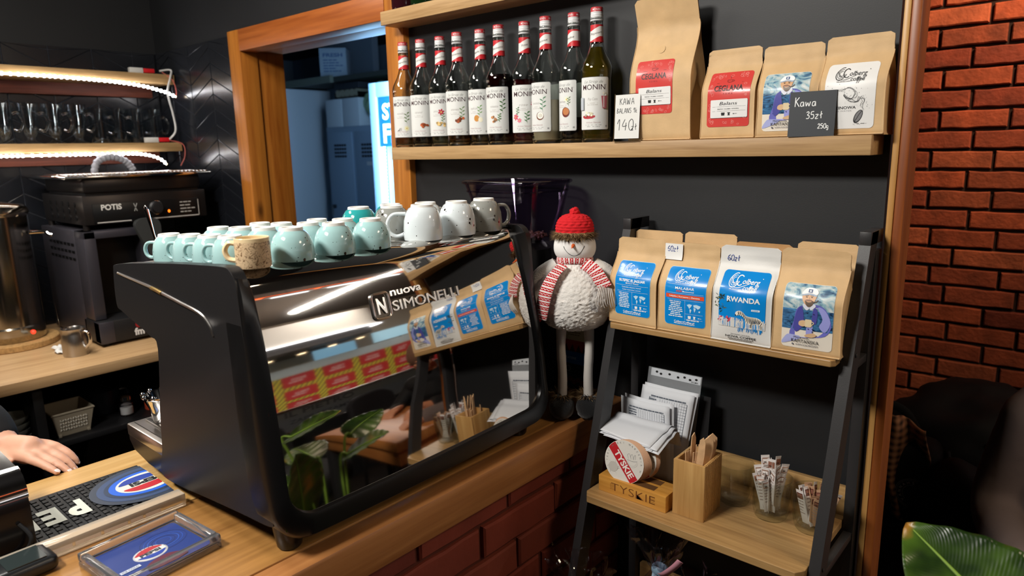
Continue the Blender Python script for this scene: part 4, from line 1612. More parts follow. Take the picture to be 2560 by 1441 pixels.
BOT = [  # x, y, kind, word, liquid, level, turn
    (-1.631, 1.400, 'vanilla', 'Vanille', '#8a5a22', .030, 0.42, 'nearly empty vanilla syrup bottle, leftmost of the row'),
    (-1.556, 1.402, 'caramel', 'Caramel', '#2a120c', .035, 0.35, 'syrup bottle with caramel lumps on its label'),
    (-1.4825, 1.409, 'pistachio', 'Pistache', '#8a8a52', .040, 0.40, 'syrup bottle with red flower and nuts on its label'),
    (-1.400, 1.395, 'almond', 'Amaretto', '#a0601c', .105, 0.30, 'amber half-filled syrup bottle with almonds on its label'),
    (-1.3265, 1.409, 'apple', 'Apple Pie', '#7a5a20', .050, 0.60, 'syrup bottle with apple on its label'),
    (-1.2475, 1.395, 'hazelnut', 'Noisette', '#4a0d0d', .178, 0.42, 'dark red-brown filled syrup bottle with hazelnut label'),
    (-1.1725, 1.409, 'rose', 'Rose', '#a0162c', .160, 0.12, 'pink rose syrup bottle with flowers on its label'),
    (-1.0935, 1.395, 'coconut', 'Coconut', '#b9a88a', .105, 0.75, 'milky beige coconut syrup bottle'),
    (-1.0185, 1.409, 'brulee', 'Brulee', '#3a2412', .060, 0.90, 'syrup bottle with red bowl of crème brûlée on its label'),
    (-0.9435, 1.395, 'popcorn', 'Popcorn', '#b99a1e', .214, 0.23, 'yellow filled popcorn syrup bottle, rightmost of the row'),
]
for x, y, kind, word, liq, lev, rz, lab in BOT:
    syrup_bottle(lab, x, y, kind, word, liq, lev, atan2(-x, y) - rz, kind == 'coconut')

# dark bottles on the upper shelf, only their feet in the picture
for i, (x, c, lab) in enumerate(((-1.617, '#2a0d14', 'dark red wine bottle at the left end of the upper shelf'),
                                 (-1.535, '#10240f', 'dark green bottle second on the upper shelf'),
                                 (-1.452, '#12200f', 'dark green bottle third on the upper shelf'))):
    t = thing('wine_bottle', lab, 'bottle', (x, 1.403, H + .397), 0, 'bottles on the upper shelf')
    MB().lathe([(0, .006), (.030, 0), (.036, .002), (.0375, .01), (.0375, .185), (.034, .205), (.022, .228), (.0145, .25), (.0135, .30), (.0145, .302), (.0145, .312), (0, .312)], seg=32).build('glass', [mat('wine_glass_%d' % i, c, rough=.05, spec=.6)], t)
    a = Art()
    a.rect(-.045, 0, .045, .09, ('#c9a9a9', '#d9d9d0', '#cfc7b0')[i], nx=16, ny=2)
    a.lay(lambda u, z, h: ((.0375 + h) * sin(u / .0375), -(.0375 + h) * cos(u / .0375), z + .035 + i * .01), 'label', t)

# ================================================================== price signs on the shelf
M_ACRYL = mat('clear_acrylic', '#ffffff', rough=0.02, trans=1.0, ior=1.2, spec=0.4)
t = thing('price_sign', 'white card price sign KAWA BALANS 140 zł in clear acrylic stand', 'sign', (-0.838, 1.3575, SHT), 0.03)
mb = MB()
lean = .06
mb.prism([(-.0335, 0), (.0335, 0), (.0335, .104), (-.0335, .104)], lambda u, v, w: (u, v * lean + w, v), -.001, .001)
mb.prism([(-.0335, 0), (.0335, 0), (.0335, .002), (-.0335, .002)], lambda u, v, w: (u, w, v), -.004, .0075)
mb.build('acrylic_stand', [M_ACRYL], t)
a = Art()
a.rect(-.031, .006, .031, .1015, '#dcdcd8', nx=6, ny=6)
a.up()
handwrite(a, 'KAWA', -.020, .080, .0135, '#1c1c20', .0011)
handwrite(a, 'BALANS 1k', -.0265, .0615, .0105, '#1c1c20', .0010, .06)
handwrite(a, '140', -.024, .024, .024, '#1c1c20', .0014)
handwrite(a, 'zl', .011, .024, .014, '#1c1c20', .0012, .1)
a.lay(lambda u, v, h: (u, v * lean - .0012 - h, v), 'card', t)
t = thing('price_sign', 'black chalkboard price sign reading Kawa 35zł', 'sign', (-0.442, 1.3600, SHT), 0.06)
mb = MB()
lean2 = .08
mb.prism([(-.041, 0), (.041, 0), (.041, .082), (-.041, .082)], lambda u, v, w: (u, v * lean2 + w, v), -.0012, .0012)
mb.build('board', [mat('chalkboard', '#303439', rough=.6)], t, smooth=0)
a = Art()
handwrite(a, 'K', -.032, .055, .017, '#e4e6e6', .0016)
handwrite(a, 'awa', -.022, .055, .016, '#e4e6e6', .0015, .05)
handwrite(a, '35zl', -.010, .032, .013, '#e4e6e6', .0015, .08)
handwrite(a, '250g', .012, .014, .0085, '#e4e6e6', .0013, .05)
a.lay(lambda u, v, h: (u, v * lean2 - .0013 - h, v), 'chalk_writing', t)

# ================================================================== snowman and leaflet on the counter end
M_FLEECE = mat('white_boucle_fleece', '#e6e3de', rough=0.95, sheen=0.4, bump=0.8, bscale=260)
M_KNITR = mat('red_knit', '#c8141e', rough=0.9, bump=0.5, bscale=300)
M_FUR = island_mat('brown_fake_fur', ['#3a2a1c', '#6a4e32', '#8f7048', '#b09468'], 0.8, 0.1, 50, 0.1)
M_BOOT = mat('black_plush', '#0e0e10', rough=0.95, sheen=0.3, bump=0.6, bscale=300)
M_LEGW = mat('white_leg_cloth', '#d5cfc8', rough=0.9, bump=0.2, bscale=300)
SX, SY = -0.912, 1.262
t = thing('snowman_doll', 'plush snowman with red knit hat standing on the counter by the wall', 'decoration', (SX, SY, CT), 0.62)


def fuzzy(mb, amp, freq, seed):
    out = []
    n = len(mb.v)
    c = Vector((sum(v[0] for v in mb.v) / n, sum(v[1] for v in mb.v) / n, sum(v[2] for v in mb.v) / n))
    for v in mb.v:
        p = Vector(v)
        d = (p - c).normalized()
        k = noise.noise(p * freq + Vector((seed, 0, 0)))
        out.append(tuple(p + d * amp * (abs(k) ** .7) * 2))
    mb.v = out
    return mb


bodyp = [(0, .148), (.030, .150), (.052, .160), (.066, .180), (.073, .210), (.074, .240), (.068, .275), (.056, .305), (.040, .330), (.026, .345), (.016, .352)]
mb = fuzzy(MB().lathe(bodyp, seg=90, sy=.86), .0035, 150, 3)
mb2 = MB()
for i in range(len(bodyp)):
    pass


def dense(prof, n):
    P = spline([(r, 0, z) for r, z in prof], n)
    return [(max(0, p[0]), p[2]) for p in P]


mb = fuzzy(MB().lathe(dense(bodyp, 10), seg=140, sy=.86), .0030, 190, 3)
mb.build('body', [M_FLEECE], t, smooth=60)
for s in (-1, 1):
    arm = [(s * .040, 0, .335), (s * .070, -.002, .310), (s * .088, -.004, .275), (s * .094, -.006, .235), (s * .092, -.008, .205)]
    a_ = MB().tube(spline(arm, 7), [.020 + .004 * sin(pi * i / 28) for i in range(29)], 22)
    o = fuzzy(a_, .002, 140, 9 + s).build('arm', [M_FLEECE], t, smooth=60)
    mt = MB().sphere((s * .091, -.009, .188), .018, 14, 10, scale=(.9, .8, 1.35))
    mt.build('mitten', [M_KNITR], o)
    leg = MB().tube(spline([(s * .030, 0, .165), (s * .033, -.003, .12), (s * .030, -.004, .075), (s * .031, -.004, .04)], 5), [.0135, .013, .0125, .0118, .011, .0105, .0105, .011, .0105, .0105, .0108, .011, .011, .0112, .0115, .012], 14)
    leg.build('leg', [M_LEGW], t)
    bt = MB().sphere((s * .032, -.012, .028), .032, 20, 12, scale=(.92, 1.25, .88))
    bt.v = [(v[0], v[1], max(v[2], 0.0)) for v in bt.v]
    ob = fuzzy(bt, .0015, 160, 5).build('boot', [M_BOOT], t)
    fur = MB()
    rnd = random.Random(40 + s)
    for k in range(260):
        an = rnd.uniform(0, 2 * pi)
        r = .018 + rnd.uniform(-.003, .005)
        p = Vector((s * .032 + r * cos(an), -.006 + r * sin(an), .054 + rnd.uniform(-.006, .008)))
        d = Vector((cos(an), sin(an), rnd.uniform(-.5, 1.0))).normalized() * rnd.uniform(.010, .020)
        q = Vector((-sin(an), cos(an), 0)) * .0012
        fur.add([p - q, p + q, p + d], [(0, 1, 2)])
    fu = fur.build('fur_cuff', [M_FUR], ob, smooth=0, fix=False)
    fu['kind'] = 'stuff'
# head
hp = [(0, .338), (.030, .340), (.048, .350), (.057, .368), (.058, .390), (.053, .412), (.042, .430), (.0, .440)]
hd = MB().lathe(dense(hp, 6), seg=48, sy=.88).build('head', [mat('snowman_head_cloth', '#e9e7e4', rough=.9, bump=.15, bscale=300)], t, smooth=60)


def on_head(x, z, h=0):
    y = -.88 * sqrt(max(1e-6, rad(z, hp) ** 2 - x * x))
    return (x, y - h, z)


fa = MB()
for x in (-.017, .012):
    fa.sphere(on_head(x, .409), .0042, 12, 8)
fa.build('eye', [mat('black_bead', '#08080a', rough=.15)], hd)
pts = [(-.030, .392), (-.026, .382), (-.016, .369), (-.002, .362), (.012, .368), (.021, .381), (.026, .393)]
MB().tube([on_head(x, z, .0006) for x, z in spline(pts, 5)], .0008, 6).build('mouth', [mat('black_thread', '#1a1a1a', rough=.8)], hd)
n0 = Vector(on_head(-.0035, .396, -.002))
MB().cyl(n0, n0 + Vector((-.004, -.022, -.006)), .0055, .0012, 12).build('carrot_nose', [mat('orange_felt', '#d05a1e', rough=.8)], hd)
# hat
mb = MB()


def hatfn(u, v):
    an = 2 * pi * u
    prof = [(.049, .424), (.051, .440), (.049, .458), (.042, .474), (.029, .486), (.012, .491)]
    P = spline([(r, 0, z) for r, z in prof], 8)
    k = v * (len(P) - 1)
    i = min(int(k), len(P) - 2)
    r = P[i][0] + (P[i + 1][0] - P[i][0]) * (k - i)
    z = P[i][2] + (P[i + 1][2] - P[i][2]) * (k - i)
    cab = .0024 * abs(sin(an * 8 + .9 * sin(v * 22))) + .001 * sin(v * 60)
    r = max(.002, r + cab)
    return (r * cos(an), .9 * r * sin(an), z)


mb.grid(hatfn, 120, 42, wu=True)
mb.lathe([(.012, .490), (0, .494)], seg=20)
pm = fuzzy(MB().sphere((0, 0, .496), .012, 26, 18), .003, 160, 2)
hat = mb.build('knit_hat', [M_KNITR], t, smooth=60)
pm.build('pompom', [M_KNITR], hat)
fur = MB()
rnd = random.Random(77)
for k in range(1500):
    an = rnd.uniform(0, 2 * pi)
    zz = .423 + rnd.uniform(-.010, .010)
    r = .053 + rnd.uniform(-.004, .004)
    p = Vector((r * cos(an), .92 * r * sin(an), zz))
    d = Vector((cos(an), .92 * sin(an), rnd.uniform(-.8, .5))).normalized() * rnd.uniform(.010, .021)
    q = Vector((-sin(an), cos(an), 0)) * .0011
    fur.add([p - q, p + q, p + d], [(0, 1, 2)])
fur.lathe([(.046, .412), (.055, .416), (.058, .424), (.054, .433), (.046, .436)], seg=40, sy=.92)
fu = fur.build('fur_brim', [M_FUR], hat, smooth=0, fix=False)
fu['kind'] = 'stuff'
# scarf with a Nordic pattern


def scarf_mat():
    m = mat('nordic_scarf_knit', '#c01822', rough=.9)
    nt = m.node_tree
    N, L = nt.nodes.new, nt.links.new
    uv = N('ShaderNodeAttribute')
    uv.attribute_name = 'along'
    w = N('ShaderNodeTexWave')
    w.wave_type = 'BANDS'
    w.bands_direction = 'X'
    w.inputs['Scale'].default_value = 24
    w.inputs['Distortion'].default_value = 0
    L(uv.outputs['Vector'], w.inputs['Vector'])
    c = N('ShaderNodeTexChecker')
    c.inputs['Scale'].default_value = 230
    L(uv.outputs['Vector'], c.inputs['Vector'])
    g = N('ShaderNodeMath')
    g.operation = 'GREATER_THAN'
    g.inputs[1].default_value = .72
    L(w.outputs['Fac'], g.inputs[0])
    g2 = N('ShaderNodeMath')
    g2.operation = 'LESS_THAN'
    g2.inputs[1].default_value = .16
    L(w.outputs['Fac'], g2.inputs[0])
    mu = N('ShaderNodeMath')
    mu.operation = 'MULTIPLY'
    L(g2.outputs[0], mu.inputs[0])
    L(c.outputs['Fac'], mu.inputs[1])
    mx = N('ShaderNodeMath')
    mx.operation = 'MAXIMUM'
    L(g.outputs[0], mx.inputs[0])
    L(mu.outputs[0], mx.inputs[1])
    mi = N('ShaderNodeMix')
    mi.data_type = 'RGBA'
    mi.inputs[6].default_value = (*lin('#b8141e'), 1)
    mi.inputs[7].default_value = (*lin('#e6dedc'), 1)
    L(mx.outputs[0], mi.inputs['Factor'])
    L(mi.outputs[2], nt.nodes['Principled BSDF'].inputs['Base Color'])
    return m


def ribbon(path, wide, width, thick, name, m, parent):
    P = [Vector(p) for p in spline(path, 10)]
    W = [Vector(p) for p in spline(wide, 10)]
    mb = MB()
    al = []
    d = 0
    n = len(P)
    vs, fs = [], []
    for i in range(n):
        if i:
            d += (P[i] - P[i - 1]).length
        T = (P[min(i + 1, n - 1)] - P[max(i - 1, 0)]).normalized()
        B = (W[i] - T * W[i].dot(T)).normalized()
        Nn = T.cross(B)
        sec = 10
        for k in range(sec):
            an = 2 * pi * k / sec
            e = Vector((0, 0, 0)) + B * cos(an) * width / 2 + Nn * (abs(sin(an)) ** .6 * (1 if sin(an) > 0 else -1)) * thick / 2
            vs.append(P[i] + e)
            al.append((d, cos(an) * width / 2, 0))
    for i in range(n - 1):
        for k in range(10):
            k2 = (k + 1) % 10
            fs.append((i * 10 + k, i * 10 + k2, (i + 1) * 10 + k2, (i + 1) * 10 + k))
    fs.append(tuple(range(9, -1, -1)))
    fs.append(tuple((n - 1) * 10 + k for k in range(10)))
    mb.add(vs, fs)
    o = mb.build(name, [m], parent, smooth=60)
    at = o.data.attributes.new('along', 'FLOAT_VECTOR', 'POINT')
    at.data.foreach_set('vector', [c for v in al for c in v])
    return o


SCM = scarf_mat()
ring = [(.046 * cos(a), .040 * sin(a), .343 - .004 * cos(a * 2)) for a in [i * pi / 6 for i in range(13)]]
sc = ribbon(ring, [(0, 0, 1)] * 13, .026, .011, 'scarf', SCM, t)
ribbon([(-.026, -.036, .342), (-.048, -.050, .315), (-.064, -.062, .275), (-.072, -.062, .235), (-.079, -.058, .195)], [(1, -.3, .3), (1, -.3, .5), (1, -.3, .3), (1, -.4, .1), (1, -.4, .1)], .032, .008, 'scarf_end', SCM, sc)
e2 = ribbon([(.022, -.037, .346), (.044, -.050, .328), (.060, -.058, .300), (.068, -.060, .285)], [(1, -.2, .8), (1, -.3, .6), (1, -.3, .4), (1, -.4, .3)], .034, .008, 'scarf_end', SCM, sc)
mb = MB()
for k in range(9):
    x = .056 + k * .0032
    pts = [(x, -.062, .286 - (k - 4) * .0012), (x - .006 + k * .001, -.070, .265), (x - .009 + k * .002, -.068, .242), (x - .004 + k * .0016, -.064, .228 + (k % 3) * .004)]
    mb.tube(spline(pts, 5), .0011, 5)
mb.build('tassel', [M_LEGW], e2)



def remap(o, fn):
    for v in o.data.vertices:
        v.co = fn(v.co)


def walk(o):
    for c in kids(o):
        yield c
        yield from walk(c)


for c in walk(t):
    b = c.name.split('.')[0]
    if b in ('head', 'eye', 'mouth', 'carrot_nose', 'knit_hat', 'pompom', 'fur_brim', 'scarf'):
        remap(c, lambda p: Vector((p.x * .82, p.y * .82, .376 + (p.z - .338) * .70)))
    elif b in ('body', 'arm', 'mitten', 'scarf_end', 'tassel'):
        remap(c, lambda p: Vector((p.x * (1.12 if b == 'body' else .98), p.y * 1.12, .218 + (p.z - .148) * .80)))
    elif b == 'leg':
        remap(c, lambda p: Vector((p.x, p.y, p.z if p.z < .03 else .03 + (p.z - .03) * 1.62)))

t = thing('voucher_leaflet', 'printed VOUCHER leaflet leaning on the wall behind the snowman', 'leaflet', (-1.038, 1.412, CT), 0)
mb = MB()
mb.prism([(-.052, 0), (.052, 0), (.052, .182), (-.052, .182)], lambda u, v, w: (u, v * .14 + w, v), 0, .0012)
mb.build('card', [mat('leaflet_card', '#22201f', rough=.4)], t, smooth=0)
a = Art()
a.rect(-.052, .128, .052, .182, '#d8c79c', nx=4, ny=4)
a.rect(-.052, .098, .052, .128, '#b3382e', nx=4, ny=4)
a.rect(-.052, .066, .052, .098, '#2a6ab0', nx=4, ny=4)
a.rect(-.052, 0, .052, .066, '#1e1c1c', nx=4, ny=4)
a.up()
a.text('VOUCHER', -.004, .158, .0115, '#2a2622', bold=.02, width=.074)
a.lines(-.03, .03, .147, 2, .006, .003, '#8a7a5a', 3, 'C')
for i in range(5):
    a.poly([(-.05 + i * .02, .098), (-.042 + i * .02, .118), (-.036 + i * .02, .104), (-.03 + i * .02, .098)], '#4a1a18')
a.text('NA PLATERIE', -.012, .078, .006, '#d8e4f0', bold=.01, width=.05)
a.ellipse(-.010, .052, .008, .008, '#8a8a8a', 16)
a.up().ellipse(-.010, .052, .006, .006, '#1e1c1c', 16)
for i in range(7):
    a.ellipse(-.04 + i * .013, .02 + .006 * (i % 2), .008, .007, '#7a3a24', 12)
a.lay(lambda u, v, h: (u, v * .14 - h, v), 'print', t)
# ================================================================== espresso machine
M_STEEL = mat('polished_steel', '#d3cfca', rough=0.035, metal=1.0)
M_STEELB = mat('brushed_steel', '#b4b0ac', rough=0.28, metal=1.0)
M_CHROME = mat('chrome', '#e6e4e2', rough=0.06, metal=1.0)
M_MBLACK = mat('matte_black_panel', '#1b1b1d', rough=0.42, spec=0.45)
M_SBLACK = mat('satin_black_plastic', '#101011', rough=0.3, spec=0.5)
THETA = [(-.57, 5), (-.50, 4.8), (-.45, 5.2), (-.41, 7.5), (-.37, 9.5), (-.33, 10.3), (-.30, 11.4), (-.27, 13.8), (-.25, 15.5), (-.22, 16.8), (-.195, 20)]


def lerp_tab(tab, x):
    if x <= tab[0][0]:
        return tab[0][1]
    for i in range(len(tab) - 1):
        if x <= tab[i + 1][0]:
            k = (x - tab[i][0]) / (tab[i + 1][0] - tab[i][0])
            return tab[i][1] + k * (tab[i + 1][1] - tab[i][1])
    return tab[-1][1]


# smooth mirror profile: integrate the slope upwards, then roll over into the cup tray
PROF = []
_x, _z = -.900, -.572
n = 90
for i in range(n + 1):
    z = -.572 + (.572 - .195) * i / n
    if i:
        _x -= math.tan(radians((lerp_tab(THETA, z) + lerp_tab(THETA, _z)) / 2)) * (z - _z)
    _z = z
    PROF.append((_x, z))
x0, z0 = PROF[-1]
th0 = radians(20)
arc_r = .034
for i in range(1, 25):
    th = th0 + (radians(90) - th0) * i / 24
    # centre of the roll-over arc
    PROF.append((x0 - arc_r * (cos(th0) - cos(th)) * 1.35, z0 + arc_r * (sin(th) - sin(th0)) * 1.12))
XTOP, ZTOP = PROF[-1]


def bulge(y):
    return -(.085 if y > .74 else .05) * (y - .74) ** 2


def mirX(z, y=.74):
    for i in range(len(PROF) - 1):
        if PROF[i][1] <= z <= PROF[i + 1][1]:
            k = (z - PROF[i][1]) / max(1e-9, PROF[i + 1][1] - PROF[i][1])
            return PROF[i][0] + k * (PROF[i + 1][0] - PROF[i][0]) + bulge(y)
    return PROF[0][0] + bulge(y)


YN, YF = .492, 1.150
em = thing('espresso_machine', 'large black espresso machine with mirrored steel back on the bar counter', 'espresso machine', (0, 0, H))
mb = MB()
ny = 40


def mirror_pt(y, k):
    x, z = PROF[k]
    return (x + bulge(y), y, z)


vs, fs = [], []
for k in range(len(PROF)):
    for j in range(ny + 1):
        vs.append(mirror_pt(YN + (YF - YN) * j / ny, k))
for k in range(len(PROF) - 1):
    for j in range(ny):
        fs.append((k * (ny + 1) + j, (k + 1) * (ny + 1) + j, (k + 1) * (ny + 1) + j + 1, k * (ny + 1) + j + 1))
mb.add(vs, fs)
o = mb.build('mirror_panel', [M_STEEL], em, smooth=180)
o['label'] = 'curved mirror-polished steel back panel'
# cup tray on top
TRZ = lambda x: ZTOP - .004 - .055 * max(0, (-1.0 - x))
mb = MB()
xs = [XTOP, XTOP - .008, XTOP - .010, -1.2, -1.36]
vs, fs = [], []
for x in xs:
    z = ZTOP if x == XTOP else (ZTOP - .001 if x > XTOP - .0085 else TRZ(x))
    vs += [(x, YN + .002, z), (x, YF - .002, z)]
for i in range(len(xs) - 1):
    fs.append((2 * i, 2 * i + 1, 2 * i + 3, 2 * i + 2))
mb.add(vs, fs)
for k in range(15):
    y = YN + .04 + k * .041
    mb.tube([(XTOP - .014, y, TRZ(-1.0) + .0015), (-1.35, y, TRZ(-1.35) + .0015)], .0016, 6)
mb.build('cup_tray', [M_STEELB], em)

# side panels
OUT = [(-1.417, -.200), (-1.30, -.187), (-1.174, -.176), (-1.06, -.168), (-.992, -.1645), (-.974, -.168), (-.963, -.178), (-.957, -.198), (-.949, -.299), (-.936, -.437), (-.926, -.525), (-.918, -.555), (-.930, -.567), (-1.018, -.576), (-1.136, -.589), (-1.263, -.604), (-1.330, -.600), (-1.312, -.545), (-1.302, -.48), (-1.272, -.341), (-1.30, -.322), (-1.354, -.308), (-1.42, -.292), (-1.444, -.280), (-1.437, -.215)]
SP = spline([(p[0], p[1], 0) for p in OUT], 4, True)
for name, ya, yb in (('side_panel', .480, .500), ('side_panel', 1.142, 1.160)):
    mb = MB()
    mb.prism([(p[0], p[1]) for p in SP], lambda u, v, w: (u, w, v), ya, yb)
    o = mb.build(name, [M_MBLACK], em, smooth=40)
    md = o.modifiers.new('edge', 'BEVEL')
    md.width = .003
    md.segments = 3
    md.limit_method = 'ANGLE'
    md.angle_limit = radians(50)
g = spline([(-1.414, .4795, -.216), (-1.331, .4795, -.222), (-1.263, .4795, -.227), (-1.223, .4795, -.232), (-1.155, .4795, -.240), (-1.085, .4795, -.249), (-1.055, .4795, -.264), (-1.046, .4795, -.280)], 8)
MB().tube(g, [.0022 + .0010 * sin(pi * i / (len(g) - 1)) for i in range(len(g))], 8).build('trim_line', [M_STEELB], em)
mb = MB()
mb.tube([(-1.262, .4785, -.2275), (-1.240, .4785, -.2295), (-1.221, .4785, -.2325)], .0035, 8)
mb.build('side_emblem', [mat('brass_badge', '#b79a5c', rough=.3, metal=1)], em)

# black surround of the mirror: from the side panels over a chamfer to the mirror edge
RC = lambda z: lerp_tab([(-.60, -.905), (-.56, -.912), (-.525, -.922), (-.437, -.934), (-.299, -.947), (-.198, -.955), (-.175, -.962)], z)


def loopY(y0, y1, zt, zb, r, flare=0.0):
    """near top, down, round the corner, along the bottom, up the far side"""
    pts = []
    nn = 14
    for i in range(nn + 1):
        pts.append((y0, zt + (zb + r - zt) * i / nn))
    for i in range(1, 9):
        a = pi / 2 * i / 8
        pts.append((y0 + r - r * cos(a), zb + r - r * sin(a)))
    for i in range(1, 19):
        pts.append((y0 + r + (y1 - y0 - 2 * r) * i / 19, zb))
    for i in range(0, 9):
        a = pi / 2 * i / 8
        pts.append((y1 - r + r * sin(a), zb + r - r * cos(a)))
    for i in range(1, nn + 1):
        pts.append((y1, zb + r + (zt - zb - r) * i / nn))
    return [(y + flare * (1 if y > .8 else -0.25) * exp(-((z + .46) / .16) ** 2), z) for y, z in pts]


ZT = -.186
inn = loopY(.506, 1.122, ZT, -.556, .046, .012)
out = loopY(.481, 1.146, ZT + .008, -.598, .058, .022)
vs, fs = [], []
L = len(inn)
for i in range(L):
    yi, zi = inn[i]
    yo, zo = out[i]
    xi = mirX(zi, yi) + .002
    bot = max(0, min(1, (-.556 - zo) / .042)) if .54 < yo < 1.09 else 0
    xo = RC(zo)
    mx = mirX(max(zo, -.57), yo)
    # along the bottom the band stays proud like the mirror edge, at the sides it falls back
    side = min(1, max(0, min(abs(yo - .481), abs(yo - 1.146)) / .06)) if zo < -.53 else 0
    xo = xo + (mx + .004 - xo) * side
    vs += [(xi - .004, yi, zi), (xi + .0045, yi + (yo - yi) * .06, zi + (zo - zi) * .06), (xi + .006 + (xo - xi) * .12, yi + (yo - yi) * .22, zi + (zo - zi) * .22),
           (xo + (xi - xo) * .12 + .004, yi + (yo - yi) * .86, zi + (zo - zi) * .86), (xo - .004, yo, zo), (xo - .05, yo, zo)]
K = 6
for i in range(L - 1):
    for k in range(K - 1):
        fs.append((i * K + k, i * K + k + 1, (i + 1) * K + k + 1, (i + 1) * K + k))
mb = MB().add(vs, fs)
mb.build('mirror_surround', [M_SBLACK], em, smooth=50)

# inside body, drip tray, groups, feet
mb = MB()
mb.b2((-1.20, .502, -.585), (-.985, 1.140, -.215), 0)
mb.b2((-1.40, .502, -.27), (-1.10, 1.140, -.215), 0)
mb.build('body', [M_SBLACK], em)
mb = MB()
mb.prism([(-1.488, -.575), (-1.47, -.592), (-1.40, -.604), (-1.22, -.606), (-1.22, -.56), (-1.488, -.56)], lambda u, v, w: (u, w, v), .484, 1.146)
tr = mb.build('drip_tray', [M_SBLACK], em, smooth=40)
mb = MB()
mb.b2((-1.490, .482, -.566), (-1.22, 1.148, -.540), 0, .004)
mb.build('tray_rim', [M_STEELB], tr)
mb = MB()
mb.b2((-1.478, .494, -.540), (-1.23, 1.136, -.5375), 0)
for k in range(20):
    mb.b2((-1.465, .51 + k * .031, -.538), (-1.24, .520 + k * .031, -.534), 0, .001)
mb.build('tray_grate', [M_STEELB], tr)
for y in (.72, .98):
    mb = MB()
    mb.lathe([(0, -.09), (.034, -.09), (.036, -.06), (.036, 0), (0, 0)], (-1.31, y, -.27), 28)
    gp = mb.build('group_head', [M_CHROME], em)
    mb = MB()
    mb.lathe([(.020, -.055), (.032, -.05), (.033, -.03), (.033, 0), (.028, .002), (0, .002)], (-1.31, y, -.362), 28)
    mb.tube([(-1.343, y, -.375), (-1.40, y, -.382)], .008, 12)
    mb.tube([(-1.40, y, -.382), (-1.50, y, -.395)], [.012, .014], 14)
    mb.build('portafilter', [M_CHROME], gp)
for x, y in ((-.955, .525), (-1.262, .525), (-.955, 1.10), (-1.262, 1.10)):
    mb = MB()
    mb.lathe([(0, -.6298), (.017, -.6298), (.020, -.626), (.024, -.60), (.026, -.575), (0, -.575)], (x, y, 0), 24)
    mb.build('foot', [M_SBLACK], em)
t = thing('steel_dosing_cup', 'small flared steel cup standing on the drip tray of the espresso machine', 'cup', (-1.425, .532, H - .5335), .6)
mb = MB()
mb.lathe([(0, 0), (.017, 0), (.019, .003), (.024, .030), (.033, .052), (.036, .055), (.036, .058), (.033, .057), (.0225, .031), (.0175, .005), (0, .003)], seg=36)
mb.build('bowl', [M_CHROME], t)
mb = MB()
for k in range(9):
    an = k * 2 * pi / 9
    mb.sphere((.034 * cos(an), .034 * sin(an), .059), .0045, 10, 6)
mb.build('beaded_rim', [M_CHROME], t)


def text3d(s, depth, bold=0.0, shear=0.0):
    cu = bpy.data.curves.new('text', 'FONT')
    cu.body = s
    cu.size = 1.0
    cu.offset = bold
    cu.extrude = depth
    cu.bevel_depth = depth * .35
    cu.bevel_resolution = 2
    cu.shear = shear
    cu.resolution_u = 4
    ob = bpy.data.objects.new('text', cu)
    me = bpy.data.meshes.new_from_object(ob)
    vs = [tuple(v.co) for v in me.vertices]
    fs = [tuple(p.vertices) for p in me.polygons]
    bpy.data.objects.remove(ob)
    bpy.data.meshes.remove(me)
    bpy.data.curves.remove(cu)
    return vs, fs


def badge(s, y0, y1, zb, size, bold, dz=0.0):
    vs, fs = text3d(s, .06, bold)
    xa, xb = min(v[0] for v in vs), max(v[0] for v in vs)
    out_ = []
    for v in vs:
        y = y0 + (y1 - y0) * (v[0] - xa) / (xb - xa)
        z = zb + v[1] * size / .7 + dz * (y - y0)
        th = radians(lerp_tab(THETA, z))
        h = (v[2] + .07) * .02
        out_.append((mirX(z, y) + h * cos(th), y, z + h * sin(th)))
    return out_, fs


mb = MB()
mb.add(*badge('SIMONELLI', .752, .918, -.2775, .0175, .0))
mb.add(*badge('nuova', .752, .826, -.2515, .0135, .01))
vs, fs = badge('N', .719, .739, -.277, .026, .02)
mb.add(vs, fs)
fr = []
for an in range(28):
    a = 2 * pi * an / 28
    sq = lambda c: (abs(c) ** .35) * (1 if c > 0 else -1)
    y, z = .7285 + .0185 * sq(cos(a)), -.2635 + .0215 * sq(sin(a))
    fr.append((mirX(z, y) + .002, y, z))
mb.tube(fr, .0026, 8, closed=True)
o = mb.build('badge_lettering', [mat('satin_chrome', '#e8e4de', rough=.24, metal=1)], em, smooth=40)
o['label'] = 'raised chrome lettering nuova SIMONELLI'

# ================================================================== cups stored upside down on the machine


